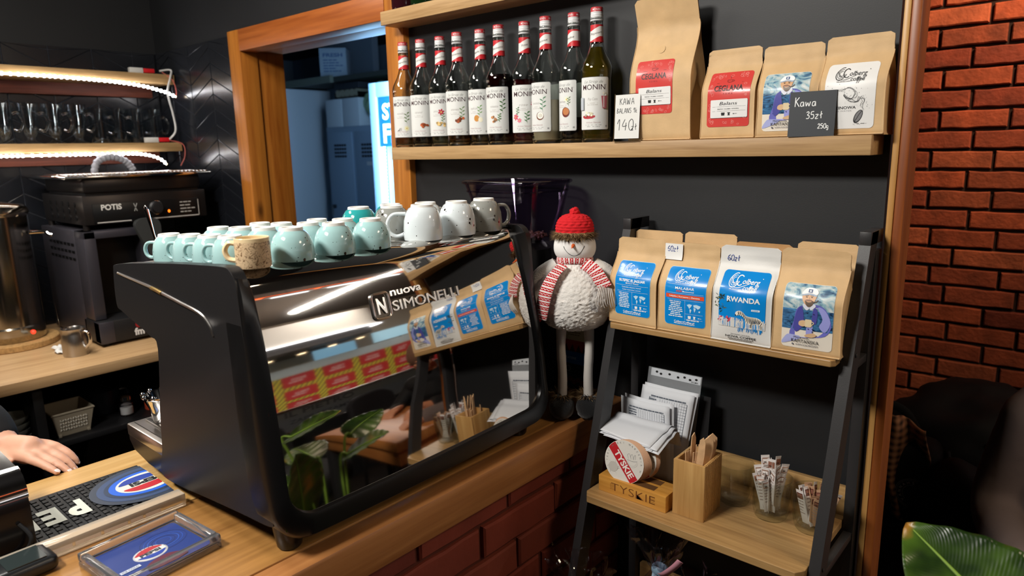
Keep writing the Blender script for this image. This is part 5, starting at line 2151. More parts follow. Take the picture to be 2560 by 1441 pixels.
def speckle(name, base, spots='#2a221e', rough=.12):
    m = mat(name, base, rough=rough, coat=.5)
    nt = m.node_tree
    N, L = nt.nodes.new, nt.links.new
    tc = N('ShaderNodeTexCoord')
    col = None
    prev = None
    for sc, th in ((70, .17), (150, .17)):
        v = N('ShaderNodeTexVoronoi')
        v.inputs['Scale'].default_value = sc
        L(tc.outputs['Object'], v.inputs['Vector'])
        lt = N('ShaderNodeMath')
        lt.operation = 'LESS_THAN'
        lt.inputs[1].default_value = th
        L(v.outputs['Distance'], lt.inputs[0])
        sp = N('ShaderNodeSeparateColor')
        L(v.outputs['Color'], sp.inputs[0])
        g = N('ShaderNodeMath')
        g.operation = 'GREATER_THAN'
        g.inputs[1].default_value = .74
        L(sp.outputs[0], g.inputs[0])
        mu = N('ShaderNodeMath')
        mu.operation = 'MULTIPLY'
        L(lt.outputs[0], mu.inputs[0])
        L(g.outputs[0], mu.inputs[1])
        if prev is None:
            prev = mu.outputs[0]
        else:
            mx = N('ShaderNodeMath')
            mx.operation = 'MAXIMUM'
            L(prev, mx.inputs[0])
            L(mu.outputs[0], mx.inputs[1])
            prev = mx.outputs[0]
    mi = N('ShaderNodeMix')
    mi.data_type = 'RGBA'
    mi.inputs[6].default_value = (*lin(base), 1)
    mi.inputs[7].default_value = (*lin(spots), 1)
    L(prev, mi.inputs['Factor'])
    L(mi.outputs[2], nt.nodes['Principled BSDF'].inputs['Base Color'])
    return m


C_MINT = speckle('mint_speckled_glaze', '#9fc4c4')
C_WHITE = speckle('white_speckled_glaze', '#d6dfe2')
C_GREY = speckle('grey_speckled_glaze', '#8d8f8a')
C_TEAL = mat('teal_glaze', '#2f9c9c', rough=.12, coat=.5)
C_FOOT = mat('unglazed_white_ring', '#e6e6e2', rough=.5)
CUPME = {}


def cup_mesh(kind):
    if kind in CUPME:
        return CUPME[kind]
    if kind == 'bowl':
        o_ = [(.0340, 0), (.0349, .006), (.0348, .016), (.0330, .028), (.0290, .038), (.0240, .0445), (.0195, .048), (.0188, .053), (.0178, .0535)]
    elif kind == 'espresso':
        o_ = [(.0300, 0), (.0306, .006), (.0302, .018), (.0280, .030), (.0235, .039), (.0190, .0435), (.0180, .0475), (.0172, .048)]
    else:
        o_ = [(.0375, 0), (.0384, .006), (.0384, .022), (.0368, .038), (.0325, .052), (.0270, .0605), (.0225, .0635), (.0218, .068), (.0208, .0685)]
    h = o_[-1][1]
    top = [(o_[-1][0] - .003, h - .0005), (o_[-1][0] - .004, h - .003), (0, h - .0032)]
    inn_ = [(max(0, r - .0028), max(.001, z - .003)) for r, z in o_[:6]]
    mb = MB()
    pr = inn_[::-1][:0] + [(0, o_[5][1] - .004)] + [(r, z) for r, z in inn_[::-1]] + o_ + top
    mats = [0] * (len(pr) - 1)
    for i in range(len(pr) - 1):
        if pr[i][1] >= h - .006 and i > 8:
            mats[i] = 1
    mb.lathe(pr, seg=44, mats=mats)
    hb = MB()
    r0 = o_[1][0]
    sc = {'bowl': .8, 'espresso': .72, 'mug': 1.15}[kind]
    pts = [(r0 - .003, 0, .010 * sc), (r0 + .012 * sc, 0, .006 * sc), (r0 + .024 * sc, 0, .014 * sc), (r0 + .026 * sc, 0, .030 * sc), (r0 + .016 * sc, 0, .043 * sc), (r0 - .006, 0, .044 * sc)]
    hb.tube(spline(pts, 7), .0036 * sc ** .5, 12, flat=(1.0, 1.35))
    CUPME[kind] = (mb, hb, {})
    return CUPME[kind]


def cup(label, kind, m, x, y, ang, group, flip=False):
    mbb, hbb, cache = cup_mesh(kind)
    if m.name not in cache:
        cache[m.name] = (mbb.mesh('cup_bowl', [m, C_FOOT], 40), hbb.mesh('handle', [m], 60))
    z = H + TRZ(x) + .0031
    t = thing('speckled_cup' if kind != 'mug' else 'speckled_mug', label, 'cup', (x, y, z), ang, group)
    for nm, me in zip(('bowl', 'handle'), cache[m.name]):
        o = bpy.data.objects.new(nm, me)
        COL.objects.link(o)
        o.parent = t
    return t


G1, G2, G3 = 'mint cappuccino cups upside down on the machine', 'mint espresso cups upside down on the machine', 'speckled mugs upside down on the machine'
for i, (x, y, a, lab) in enumerate((
        (-1.300, .535, 3.75, 'small mint espresso cup, first at the left end of the machine top'),
        (-1.212, .533, 3.6, 'small mint espresso cup, second from the left end'),
        (-1.132, .531, 3.7, 'small mint espresso cup, third from the left end'),
        (-1.058, .529, 3.7, 'small mint espresso cup hidden behind the beige cup'))):
    cup(lab, 'espresso', C_MINT, x, y, a, G2)
for i, (x, y, a, lab) in enumerate((
        (-1.008, .608, 2.6, 'large mint cup in the front row, next to the beige cup'),
        (-1.008, .690, 2.5, 'large mint cup in the middle of the front row'),
        (-1.010, .770, 2.4, 'large mint cup in the front row beside the white mug'),
        (-1.090, .606, 2.4, 'large mint cup in second row behind the beige cup'),
        (-1.090, .692, 2.4, 'large mint cup in second row behind the front-row pair'),
        (-1.092, .768, 2.4, 'large mint cup in second row beside the grey mug'),
        (-1.172, .606, 2.4, 'large mint cup in third row behind the espresso cups'),
        (-1.172, .688, 2.4, 'large mint cup in third row before the door post'),
        (-1.172, .765, 2.4, 'large mint cup in third row before the lockers'),
        (-1.254, .606, 2.4, 'large mint cup in the back row, leftmost'),
        (-1.254, .690, 2.4, 'large mint cup in the back row before the door post'))):
    cup(lab, 'bowl', C_MINT, x, y, a, G1)
for x, y, m, a, lab in ((-1.022, .906, C_WHITE, 3.95, 'white speckled mug with its handle to the left'),
                        (-1.022, 1.000, C_WHITE, 1.6, 'white speckled mug without visible handle in the front row'),
                        (-1.022, 1.082, C_GREY, 1.4, 'grey speckled mug at the right end of the machine top'),
                        (-1.108, .900, C_GREY, 1.9, 'grey speckled mug in the second row behind the white mug'),
                        (-1.106, .990, C_WHITE, 1.8, 'white speckled mug in the second row, mostly hidden'),
                        (-1.192, .880, C_TEAL, 2.0, 'teal mug with white foot behind the mint cups'),
                        (-1.192, .965, C_TEAL, 2.0, 'teal mug mostly hidden behind the grey mug')):
    cup(lab, 'mug', m, x, y, a, G3)


def pattern_mat():
    m = mat('beige_cup_with_brown_print', '#d9b98c', rough=.35)
    nt = m.node_tree
    N, L = nt.nodes.new, nt.links.new
    tc = N('ShaderNodeTexCoord')
    n_ = N('ShaderNodeTexNoise')
    n_.inputs['Scale'].default_value = 160
    n_.inputs['Detail'].default_value = 6
    n_.inputs['Distortion'].default_value = 2
    L(tc.outputs['Object'], n_.inputs['Vector'])
    r = N('ShaderNodeValToRGB')
    r.color_ramp.elements[0].position, r.color_ramp.elements[1].position = .36, .5
    r.color_ramp.elements[0].color, r.color_ramp.elements[1].color = (*lin('#6e4a2c'), 1), (*lin('#dcc09a'), 1)
    L(n_.outputs['Fac'], r.inputs['Fac'])
    L(r.outputs['Color'], nt.nodes['Principled BSDF'].inputs['Base Color'])
    return m


t = thing('beige_cup', 'beige espresso cup with brown print among the mint cups', 'cup', (-.992, .530, H + TRZ(-.99) + .003), 3.85)
mb = MB()
mb.lathe([(0, .004), (.0235, .004), (.0235, .001), (.0255, 0), (.0262, .002), (.0264, .040)], seg=40, m=0)
mb.lathe([(.0264, .040), (.0264, .0455), (.0250, .0462), (.0240, .045), (.0235, .006), (0, .0055)], seg=40, m=1)
mb.build('bowl', [pattern_mat(), mat('cream_glaze', '#e6cfa4', rough=.2)], t)
MB().tube(spline([(.024, 0, .036), (.036, 0, .037), (.043, 0, .026), (.038, 0, .013), (.024, 0, .010)], 7), .0040, 12, flat=(1, 1.3)).build('handle', [mat('cream_glaze', '#e6cfa4')], t)
t = thing('tea_spoon', 'steel spoon standing behind the espresso cups', 'spoon', (-1.345, .535, H + TRZ(-1.34) + .003), 0)
mb = MB()
mb.tube([(.0, 0, .002), (-.012, -.004, .045), (-.022, -.008, .092)], [.0030, .0022, .0042], 10)
mb.sphere((-.023, -.0085, .094), .0052, 12, 8, scale=(.8, .5, 1.2))
mb.build('handle', [M_CHROME], t)

# ================================================================== coffee grinder with clear hopper behind the machine
t = thing('coffee_grinder', 'coffee grinder with clear hopper standing behind the espresso machine', 'grinder', (-1.115, 1.315, CT), 0)
mb = MB()
mb.b2((-.065, -.09, 0), (.065, .10, .29), 0, .012)
mb.lathe([(.07, .29), (.075, .33), (.075, .385), (.05, .405), (0, .405)], seg=32)
mb.build('body', [M_SBLACK], t)
HOPM = thin_glass('smoky_clear_plastic', '#d8cfdf', .30)


def hop(u, v, ins=0.0):
    # rounded rectangle flaring upwards
    z = .405 + .145 * v
    k = .078 + .040 * v - ins
    kx = (.080 + .040 * v) - ins
    an = 2 * pi * u
    sx = (abs(cos(an)) ** .45) * (1 if cos(an) > 0 else -1)
    sy = (abs(sin(an)) ** .45) * (1 if sin(an) > 0 else -1)
    return (kx * sx - .012 * v, k * .82 * sy, z)


mb = MB()
mb.grid(lambda u, v: hop(u, v), 64, 10, wu=True)
mb.grid(lambda u, v: hop(u, v, .003), 64, 10, wu=True, flip=True)
rim = [(hop(i / 64, 1.0)[0] * 1.01, hop(i / 64, 1.0)[1] * 1.01, .549) for i in range(64)]
mb.tube(rim, .0042, 8, closed=True)
rim = [(hop(i / 64, .84)[0] * 1.01, hop(i / 64, .84)[1] * 1.01, hop(0, .84)[2]) for i in range(64)]
mb.tube(rim, .0020, 6, closed=True)
mb.build('hopper', [HOPM], t, smooth=50, fix=False)
mb = MB()
rnd = random.Random(5)
for i in range(220):
    a, r = rnd.uniform(0, 2 * pi), sqrt(rnd.random()) * .07
    mb.x = Matrix.Translation((r * cos(a), r * .8 * sin(a), .412 + rnd.uniform(0, .008))) @ Matrix.Rotation(rnd.uniform(0, 3), 4, 'X') @ Matrix.Rotation(rnd.uniform(0, 6), 4, 'Z')
    mb.sphere((0, 0, 0), .005, 8, 6, scale=(1.2, .8, .6))
mb.x = None
o = mb.build('coffee_beans', [island_mat('roasted_beans', ['#3a2216', '#5a3824', '#7a5236'], .4, .1, 80, .1)], t)
o['kind'] = 'stuff'
# ================================================================== things on the lower ladder board
LT = H - 0.7515
M_BAMBOO = wood('bamboo', '#a87a42', '#d4aa6c', 'Z', 1.2, .42, contrast=.7)
M_BAMBOO_X = wood('bamboo_block', '#b3782c', '#d9a04c', 'X', 1.0, .42, contrast=.7)
M_CARD = mat('coaster_card_edge', '#d8b294', rough=.8)
M_PAPER = mat('white_paper', '#dcdfe4', rough=.7)
M_BIRCH = mat('birch_wood', '#e2b98c', rough=.6, vary=.12, vscale=60)
ang = 0.0
# coaster holder
t = thing('coaster_holder', 'bamboo coaster holder block engraved TYSKIE on the lower board', 'coaster holder', (-0.712, 1.218, LT), 0.0)
mb = MB()
mb.box((0, 0, .0185), (.166, .062, .037), 0, .0015)
mb.build('block', [M_BAMBOO_X], t)
ENG = mat('burnt_engraving', '#6e3c14', rough=.7)
a = Art()
a.text('TYSKIE', .004, .0105, .0185, ENG, bold=-.012, width=.108)
for i in range(5):
    a.stroke([(-.053, .013 + i * .003), (-.041, .013 + i * .003)], .0007, ENG)
    a.stroke([(.044, .012 + i * .0035), (.058, .012 + i * .0035)], .0007, ENG)
a.lay(lambda x, z, h: (x, -.031 - h, z), 'engraving', t, base=.0002)
mb = MB()
for y in (-.012, .016):
    mb.box((0, y, .0368), (.10, .020, .0006), 0)
mb.build('slot', [mat('slot_shadow_wood', '#5e3c18', rough=.8)], t)


def coaster_art():
    r = .0475
    a = Art()
    a.ellipse(0, 0, r, r, '#e3dfd6', 40, rings=2)
    a.up()
    a.ellipse(0, 0, r * .97, r * .97, '#dbd8d0', 40, rings=2)
    a.up()
    q = pi / 4 + .1
    d = (cos(-q), sin(-q))
    n_ = (-d[1], d[0])
    w1, w2 = -r * .30, r * .14
    pts = []
    for k in range(9):
        u = -1 + 2 * k / 8
        pts.append(u)
    P = lambda u, v: (d[0] * u + n_[0] * v, d[1] * u + n_[1] * v)
    e = lambda v: sqrt(r * r - v * v) * .985
    a.poly([P(-e(w1), w1), P(e(w1), w1), P(e((w1 + w2) / 2), (w1 + w2) / 2), P(e(w2), w2), P(-e(w2), w2), P(-e((w1 + w2) / 2), (w1 + w2) / 2)], '#b81f28')
    a.up()
    c = P(.004, w1 + .0045)
    a.text('TYSKIE', c[0], c[1], .0135, '#eae6de', bold=.03, rot=-q, width=.066)
    for i in range(22):
        an = .0 + i * pi / 24 * 1.35 - .35
        a.text('CZTERY WIEKI WARZENIA W TYC'[i + 2], r * .84 * cos(pi * .92 - an), r * .84 * sin(pi * .92 - an), .0038, '#6a6a68', rot=pi * .92 - an - pi / 2)
    # crown and crest lines
    cx, cy = P(.002, r * .50)
    for k in (-1, 0, 1):
        a.stroke([(cx + k * .006 - .003, cy - .004), (cx + k * .008 - .004, cy + .004), (cx + k * .007, cy + .007), (cx + k * .005 + .002, cy - .003)], .0006, '#8a8a8c', 4)
    a.stroke([(cx - .012, cy - .006), (cx, cy - .008), (cx + .012, cy - .006)], .0009, '#8a8a8c', 4)
    for rr in (.0105, .0135):
        a.stroke([(cx + rr * cos(t_), cy - .008 + rr * sin(t_)) for t_ in [pi + i * pi / 10 for i in range(11)]], .0004, '#a2a2a2')
    cx, cy = P(-.004, -r * .62)
    for rr in (.006, .009, .0115):
        a.ellipse(cx, cy, rr, rr, '#c2beb6' if rr != .009 else '#dbd8d0', 20, rings=1)
        a.up()
    for k in range(7):
        a.stroke([(cx + .010 * cos(k), cy + .010 * sin(k)), (cx + .016 * cos(k + .3), cy + .016 * sin(k + .3))], .0004, '#aaa69e', 2)
    return a


CA = coaster_art()
disc = MB()
disc.lathe([(0, 0), (.0475, 0), (.0475, .0015), (0, .0015)], seg=56)
disc_me = disc.mesh('disc', M_CARD, 30)
proto = None
rnd = random.Random(3)
slots = [(-.0185, i) for i in range(11)] + [(.0135, i) for i in range(6)]
for k, (y0, i) in enumerate(slots):
    lab = ('round TYSKIE beer coaster, frontmost, with its printed face showing' if k == 0 else
           ('round beer coaster at the front of the rear stack, partly showing its red band' if k == 11 else
            ('round beer coaster in the front stack behind the printed one' if k < 11 else 'round beer coaster in the rear stack of the holder')))
    t = thing('beer_coaster', lab, 'coaster', (-.738 + (.012 if k >= 11 else 0) + i * .0008, 1.218 + y0 + i * .0019 + .002, LT + .031 + .0475), 0, 'coasters in the front stack' if k < 11 else 'coasters in the rear stack')
    t.rotation_euler = (-.14 + (.02 * i if k < 11 else .0), rnd.uniform(-.05, .05), .05)
    o = bpy.data.objects.new('disc', disc_me)
    COL.objects.link(o)
    o.parent = t
    o.rotation_euler = (pi / 2, 0, 0)
    if k in (0, 11):
        CA.lay(lambda x, z, h: (x, -.0016 - h, z), 'printed_face', t, base=.0002, step=.00012)

# bamboo cutlery box with disposable wooden cutlery
CX, CY, CW, CD, CH = -0.5875, 1.243, .068, .084, .121
t = thing('cutlery_box', 'tall bamboo cutlery box with wooden cutlery on the lower board', 'box', (CX, CY, LT), 0.02)
mb = MB()
w = .006
mb.b2((-CW / 2, -CD / 2, 0), (CW / 2, -CD / 2 + w, CH), 0, .0008)
mb.b2((-CW / 2, CD / 2 - w, 0), (CW / 2, CD / 2, CH), 0, .0008)
mb.b2((-CW / 2, -CD / 2 + w, 0), (-CW / 2 + w, CD / 2 - w, CH), 0, .0008)
mb.b2((CW / 2 - w, -CD / 2 + w, 0), (CW / 2 - .002, CD / 2 - w, CH), 0, .0008)
for k in range(11):
    mb.b2((CW / 2 - .002, -CD / 2 + .007 + k * .0065, .001), (CW / 2, -CD / 2 + .0115 + k * .0065, CH - .0005), 0, .0007)
mb.b2((-CW / 2 + w, -CD / 2 + w, .001), (CW / 2 - w, CD / 2 - w, .006), 0)
mb.build('box_wall', [M_BAMBOO], t)


def cutlery(kind, x, y, rx, ry, rz, label, grp):
    o = {'knife': [(-.005, 0), (.005, 0), (.0055, .09), (.0075, .10), (.0085, .125), (.0075, .150), (.003, .162), (-.004, .155), (-.006, .11), (-.005, .09)],
         'fork': [(-.005, 0), (.005, 0), (.0045, .10), (.010, .118), (.0105, .155), (.0075, .157), (.0065, .132), (.0045, .132), (.0035, .157), (-.0035, .157), (-.0045, .132), (-.0065, .132), (-.0075, .157), (-.0105, .155), (-.010, .118), (-.0045, .10)],
         'spoon': [(-.005, 0), (.005, 0), (.0045, .10), (.0105, .118), (.0125, .135), (.0105, .150), (0, .158), (-.0105, .150), (-.0125, .135), (-.0105, .118), (-.0045, .10)]}[kind]
    mb = MB()
    mb.prism(o, lambda u, v, ww: (u, ww + .012 * (v / .16) ** 2 * (1 if kind == 'spoon' else .3), v), -.0009, .0009)
    ob = mb.build('wooden_' + kind, [M_BIRCH], None, (CX + x, CY + y, LT + .0075), (rx, ry, rz), smooth=0)
    if kind == 'fork':
        ob.scale = (.85, .85, .80)
    tag(ob, label, 'cutlery', grp)


g = 'wooden cutlery in the bamboo box'
for kind, x, y, rx, ry, rz, lab in (
        ('knife', -.016, -.004, .05, .02, 1.3, 'thin wooden knife standing upright at the left of the cutlery box'),
        ('knife', .002, -.018, .02, .08, .45, 'wooden knife with broad blade in the middle of the box'),
        ('spoon', .012, -.016, .0, .15, .9, 'wooden spoon leaning right, nearest of the three in the box'),
        ('spoon', .010, -.006, .0, .16, .9, 'wooden spoon leaning right, middle of the three in the box'),
        ('spoon', .008, .005, .0, .17, .9, 'wooden spoon leaning right, farthest of the three in the box'),
        ('fork', -.014, -.012, .03, -.02, 1.2, 'short wooden fork at the near left corner of the box'),
        ('fork', -.002, -.014, .02, .05, .9, 'wooden fork low in the middle of the box'),
        ('fork', -.010, .018, -.04, .06, .8, 'wooden fork at the back of the cutlery box')):
    cutlery(kind, x, y, rx, ry, rz, lab, g)
    if kind == 'fork':
        pass

# tumblers


def tumbler(label, x, y, r, h, group='glass tumblers on the lower board'):
    t = thing('glass_tumbler', label, 'glass', (x, y, LT), 0, group)
    o_ = [(0, .0), (r * .74, 0), (r * .80, .003), (r * .90, .012), (r * .95, .024), (r * .985, .045), (r, h * .7), (r * 1.01, h)]
    i_ = [(r * 1.01 - .0022, h), (r - .0024, h * .7), (r * .985 - .0028, .045), (r * .93 - .003, .024), (r * .82 - .003, .013), (r * .5, .0095), (0, .009)]
    mb = MB()
    mb.lathe(o_ + i_, seg=64)
    # cut facets pressed into the lower part
    out_ = []
    for v in mb.v:
        rr = sqrt(v[0] ** 2 + v[1] ** 2)
        if .004 < v[2] < .040 and rr > r * .86:
            an = atan2(v[1], v[0])
            k = 1 - .022 * abs(sin(an * 8 + v[2] * 90)) - .022 * abs(sin(an * 8 - v[2] * 90))
            out_.append((v[0] * k, v[1] * k, v[2]))
        else:
            out_.append(v)
    mb.v = out_
    mb.build('glass', [thin_glass('thin_clear_glass', '#f2f4f2', .30)], t, smooth=25)
    return t


tumbler('empty cut-glass tumbler behind the cutlery box', -.541, 1.327, .0375, .088)
tumbler('glass tumbler full of white sugar sachets', -.459, 1.315, .0395, .086)
tumbler('glass tumbler of brown sugar sticks behind the right ladder rail', -.377, 1.318, .0410, .082)
M_SACH = mat('sachet_paper', '#d9d3d0', rough=.55)
M_SACHB = mat('brown_sugar_paper', '#b08a6c', rough=.6)


def sachet(x, y, z, length, tilt, az, rz, m, stripe, label, group, prt):
    mb = MB()
    wd = .0085

    def fn(u, v):
        an = 2 * pi * u
        th = .0026 * (sin(pi * min(1, max(0, v))) ** .4) + .0002
        return (wd * cos(an), th * sin(an) * (1 if abs(cos(an)) < .97 else .3), v * length)
    mb.grid(fn, 14, 8, wu=True)
    mb.add([(-wd, 0, length), (wd, 0, length), (wd, 0, length + .003), (-wd, 0, length + .003), (-wd, .0004, length), (wd, .0004, length), (wd, .0004, length + .003), (-wd, .0004, length + .003)], [(0, 1, 2, 3), (7, 6, 5, 4), (3, 2, 6, 7), (0, 3, 7, 4), (1, 5, 6, 2)])
    o = mb.build('sugar_sachet', [m], None, (x, y, z), smooth=50)
    o.rotation_euler = (Matrix.Rotation(az, 3, 'Z') @ Matrix.Rotation(tilt, 3, 'Y') @ Matrix.Rotation(rz, 3, 'Z')).to_euler()
    tag(o, label, 'sugar sachet', group)
    if prt:
        a = Art()
        a.rect(-.0065, length * .80, .0065, length * .97, stripe, nx=2, ny=2)
        a.up().rect(-.0055, length * .83, .0055, length * .94, '#e2dcd8' if prt == 2 else '#8a5a48', nx=2, ny=2)
        a.lines(-.006, .006, length * .72, 5, .007, .0028, '#9a8a84', int(x * 1e4) % 50)
        a.up().rect(-.004, length * .845, .001, length * .87, '#3a2c28', nx=2, ny=2)
        for s in (-1, 1):
            a.lay(lambda u, v, h: (u * -s, s * (.0003 + h + .0026 * (max(0, sin(pi * min(1, v / length)))) ** .4 * sqrt(max(0.05, 1 - (u / wd) ** 2))), v), 'print', o, base=.0003)


rnd = random.Random(12)
for k in range(34):
    a_, r_ = rnd.uniform(0, 2 * pi), .027 * sqrt(rnd.random())
    hi = rnd.uniform(0, .034) if k < 24 else 0
    sachet(-.459 + r_ * cos(a_) * .5, 1.315 + r_ * sin(a_) * .5, LT + .013 + hi, rnd.uniform(.068, .080), rnd.uniform(.03, .30), a_, rnd.uniform(0, pi), M_SACH, rnd.choice(['#b58d78', '#8f6a58', '#c8a898']),
           'white sugar sachet standing in the crowded middle tumbler', 'white sugar sachets in the middle tumbler', rnd.choice([1, 2, 2]))
for k in range(20):
    a_, r_ = rnd.uniform(0, 2 * pi), .026 * sqrt(rnd.random())
    sachet(-.377 + r_ * cos(a_) * .6, 1.318 + r_ * sin(a_) * .6, LT + .013, rnd.uniform(.060, .074), rnd.uniform(.05, .42), a_ if k > 8 else 2.6, rnd.uniform(0, pi), M_SACHB if k % 3 else M_SACH, '#5e3228',
           'brown sugar stick leaning in the right-hand tumbler', 'brown sugar sticks in the right tumbler', 1)

# stack of forms in a clear pocket, leaning at the back, with one batch folded over the front
M_POCKET = mat('clear_document_pocket', '#e6ebf0', rough=.12, trans=.75, ior=1.15)


def sheet(fn, nu, nv, name, m, label=None, cat='paper', group=None, parent=None, th=.0006):
    mb = MB()
    mb.grid(fn, nu, nv)
    n = len(mb.v)
    o = mb.build(name, [m], parent, smooth=60, fix=False)
    md = o.modifiers.new('thickness', 'SOLIDIFY')
    md.thickness = th
    if label:
        tag(o, label, cat, group)
    return o


PX, PY = -.735, 1.372
# plastic pocket and black back board, both leaning on the wall
t = thing('document_pocket', 'clear punched document pocket with papers behind the coasters', 'document pocket', (PX + .008, 1.352, LT), 0.0)
mb = MB()
mb.prism([(-.068, 0), (.068, 0), (.068, .236), (-.068, .236)], lambda u, v, w: (u + .02 * v, w + v * .17, v), 0, .0008)
mb.build('pocket', [M_POCKET], t, smooth=0)
a = Art()
a.rect(-.060, .217, .066, .235, '#c9ced4', nx=6, ny=2)
a.up()
for i, x in enumerate((-.045, -.034, -.012, .010, .026, .040, .055)):
    a.ellipse(x, .2275 - .003 * (i % 2), .0034, .0026, '#0e0e10', 12, rings=1)
a.text('BIGMA', .052, .2185, .004, '#26262a', bold=.02)
a.lay(lambda u, v, h: (u + .02 * v, v * .17 - .0004 - h, v), 'punched_strip', t)
t = thing('black_folder', 'black folder board leaning at the wall behind the papers', 'folder', (-.680, 1.380, LT), 0)
mb = MB()
mb.prism([(-.045, 0), (.045, 0), (.045, .190), (-.045, .190)], lambda u, v, w: (u, w + v * .10, v), 0, .0015)
mb.build('board', [mat('black_card', '#141416', rough=.5)], t, smooth=0)


def page(i, x0, x1, y0, top, lean, skew, curl):
    def fn(u, v):
        x = x0 + (x1 - x0) * u
        z = top * v
        return (x + skew * v, y0 + lean * z - curl * sin(pi * u) * v, LT + .0005 + z)
    return fn


def form_print(fn, x0, x1, y0, y1, parent, seed):
    a = Art()
    dk = '#5c6470'
    for k in range(15):
        y = y0 + (y1 - y0) * k / 14
        a.stroke([(x0, y), (x1, y)], .0032, dk)
    for k in range(12):
        x = x0 + (x1 - x0) * (.30 + .70 * k / 11)
        a.stroke([(x, y0), (x, y1)], .0026, dk)
    a.stroke([(x0, y0), (x0, y1)], .007, dk)
    a.stroke([(x1, y0), (x1, y1)], .007, dk)
    a.lines(x0 + .01 * (x1 - x0), x0 + .28 * (x1 - x0), y1 - (y1 - y0) / 14 * .8, 14, (y1 - y0) / 14, (y1 - y0) / 24, dk, seed)
    a.lines(x0, x1, y1 + .012, 1, .01, .02, dk, seed, 'C', .9)
    a.lay(fn, 'form_print', parent, base=.001, step=.0002)


GP = 'printed forms stacked in front of the pocket'
LABS = ['printed form behind the other papers, highest of the white sheets', 'white form sheet second from the back', 'white form sheet third from the back', 'white form with table grid, front upright sheet']
for i, (x0, x1, y0, top, lean, skew, curl) in enumerate(((-.808, -.672, 1.340, .204, .14, .022, .003), (-.806, -.674, 1.335, .200, .13, .018, .004),
                                                        (-.812, -.684, 1.324, .176, .10, -.012, .006), (-.815, -.688, 1.318, .172, .08, -.014, .007))):
    fn = page(i, x0, x1, y0, top, lean, skew, curl)
    o = sheet(fn, 12, 12, 'form_sheet', M_PAPER, LABS[i], 'paper', GP)
    if i in (1, 3):
        W_ = x1 - x0

        def on(u, v, h, fn=fn, W_=W_, top=top):
            p = fn(u, v)
            return (p[0], p[1] - h, p[2])
        form_print(on, .18, .90, .42, .88, o, 7 + i)
for i in range(4):
    def fn(u, v, i=i):
        # bottom stack folded forward over the coasters: upright part, bend, then a flap hanging to the front-left
        s = v * .160
        x = -.806 + .138 * u + i * .003
        if s < .055:
            z = .085 + s * .62
            y = 1.312 - s * .15
        else:
            k = s - .055
            b = min(1, k / .03)
            y = 1.304 - k * .80 + .002 * sin(9 * u)
            z = .119 + .006 * sin(pi * b) * (b < 1) - k * .10 - .25 * max(0, k - .05) * (.3 + .6 * u)
        return (x - .02 * v + (.014 * v if i % 2 else 0), y - i * .001, LT + z + .022 - i * .0032)
    sheet(fn, 12, 24, 'form_sheet', M_PAPER, ['white form folded forward over the coasters, topmost', 'white form folded forward over the coasters, second from top', 'white form folded forward over the coasters, third from top', 'white form folded forward over the coasters, lowest'][i], 'paper', 'forms folded over the coasters')

# cellophane gift bags on the board below
M_CELLO = thin_glass('cellophane', '#e9e6ea', .42, .06)
M_PINKR = mat('pink_ribbon', '#c98e9c', rough=.4)
M_BLUER = mat('pale_blue_ribbon', '#7a94a8', rough=.4)
BT = H - 1.111


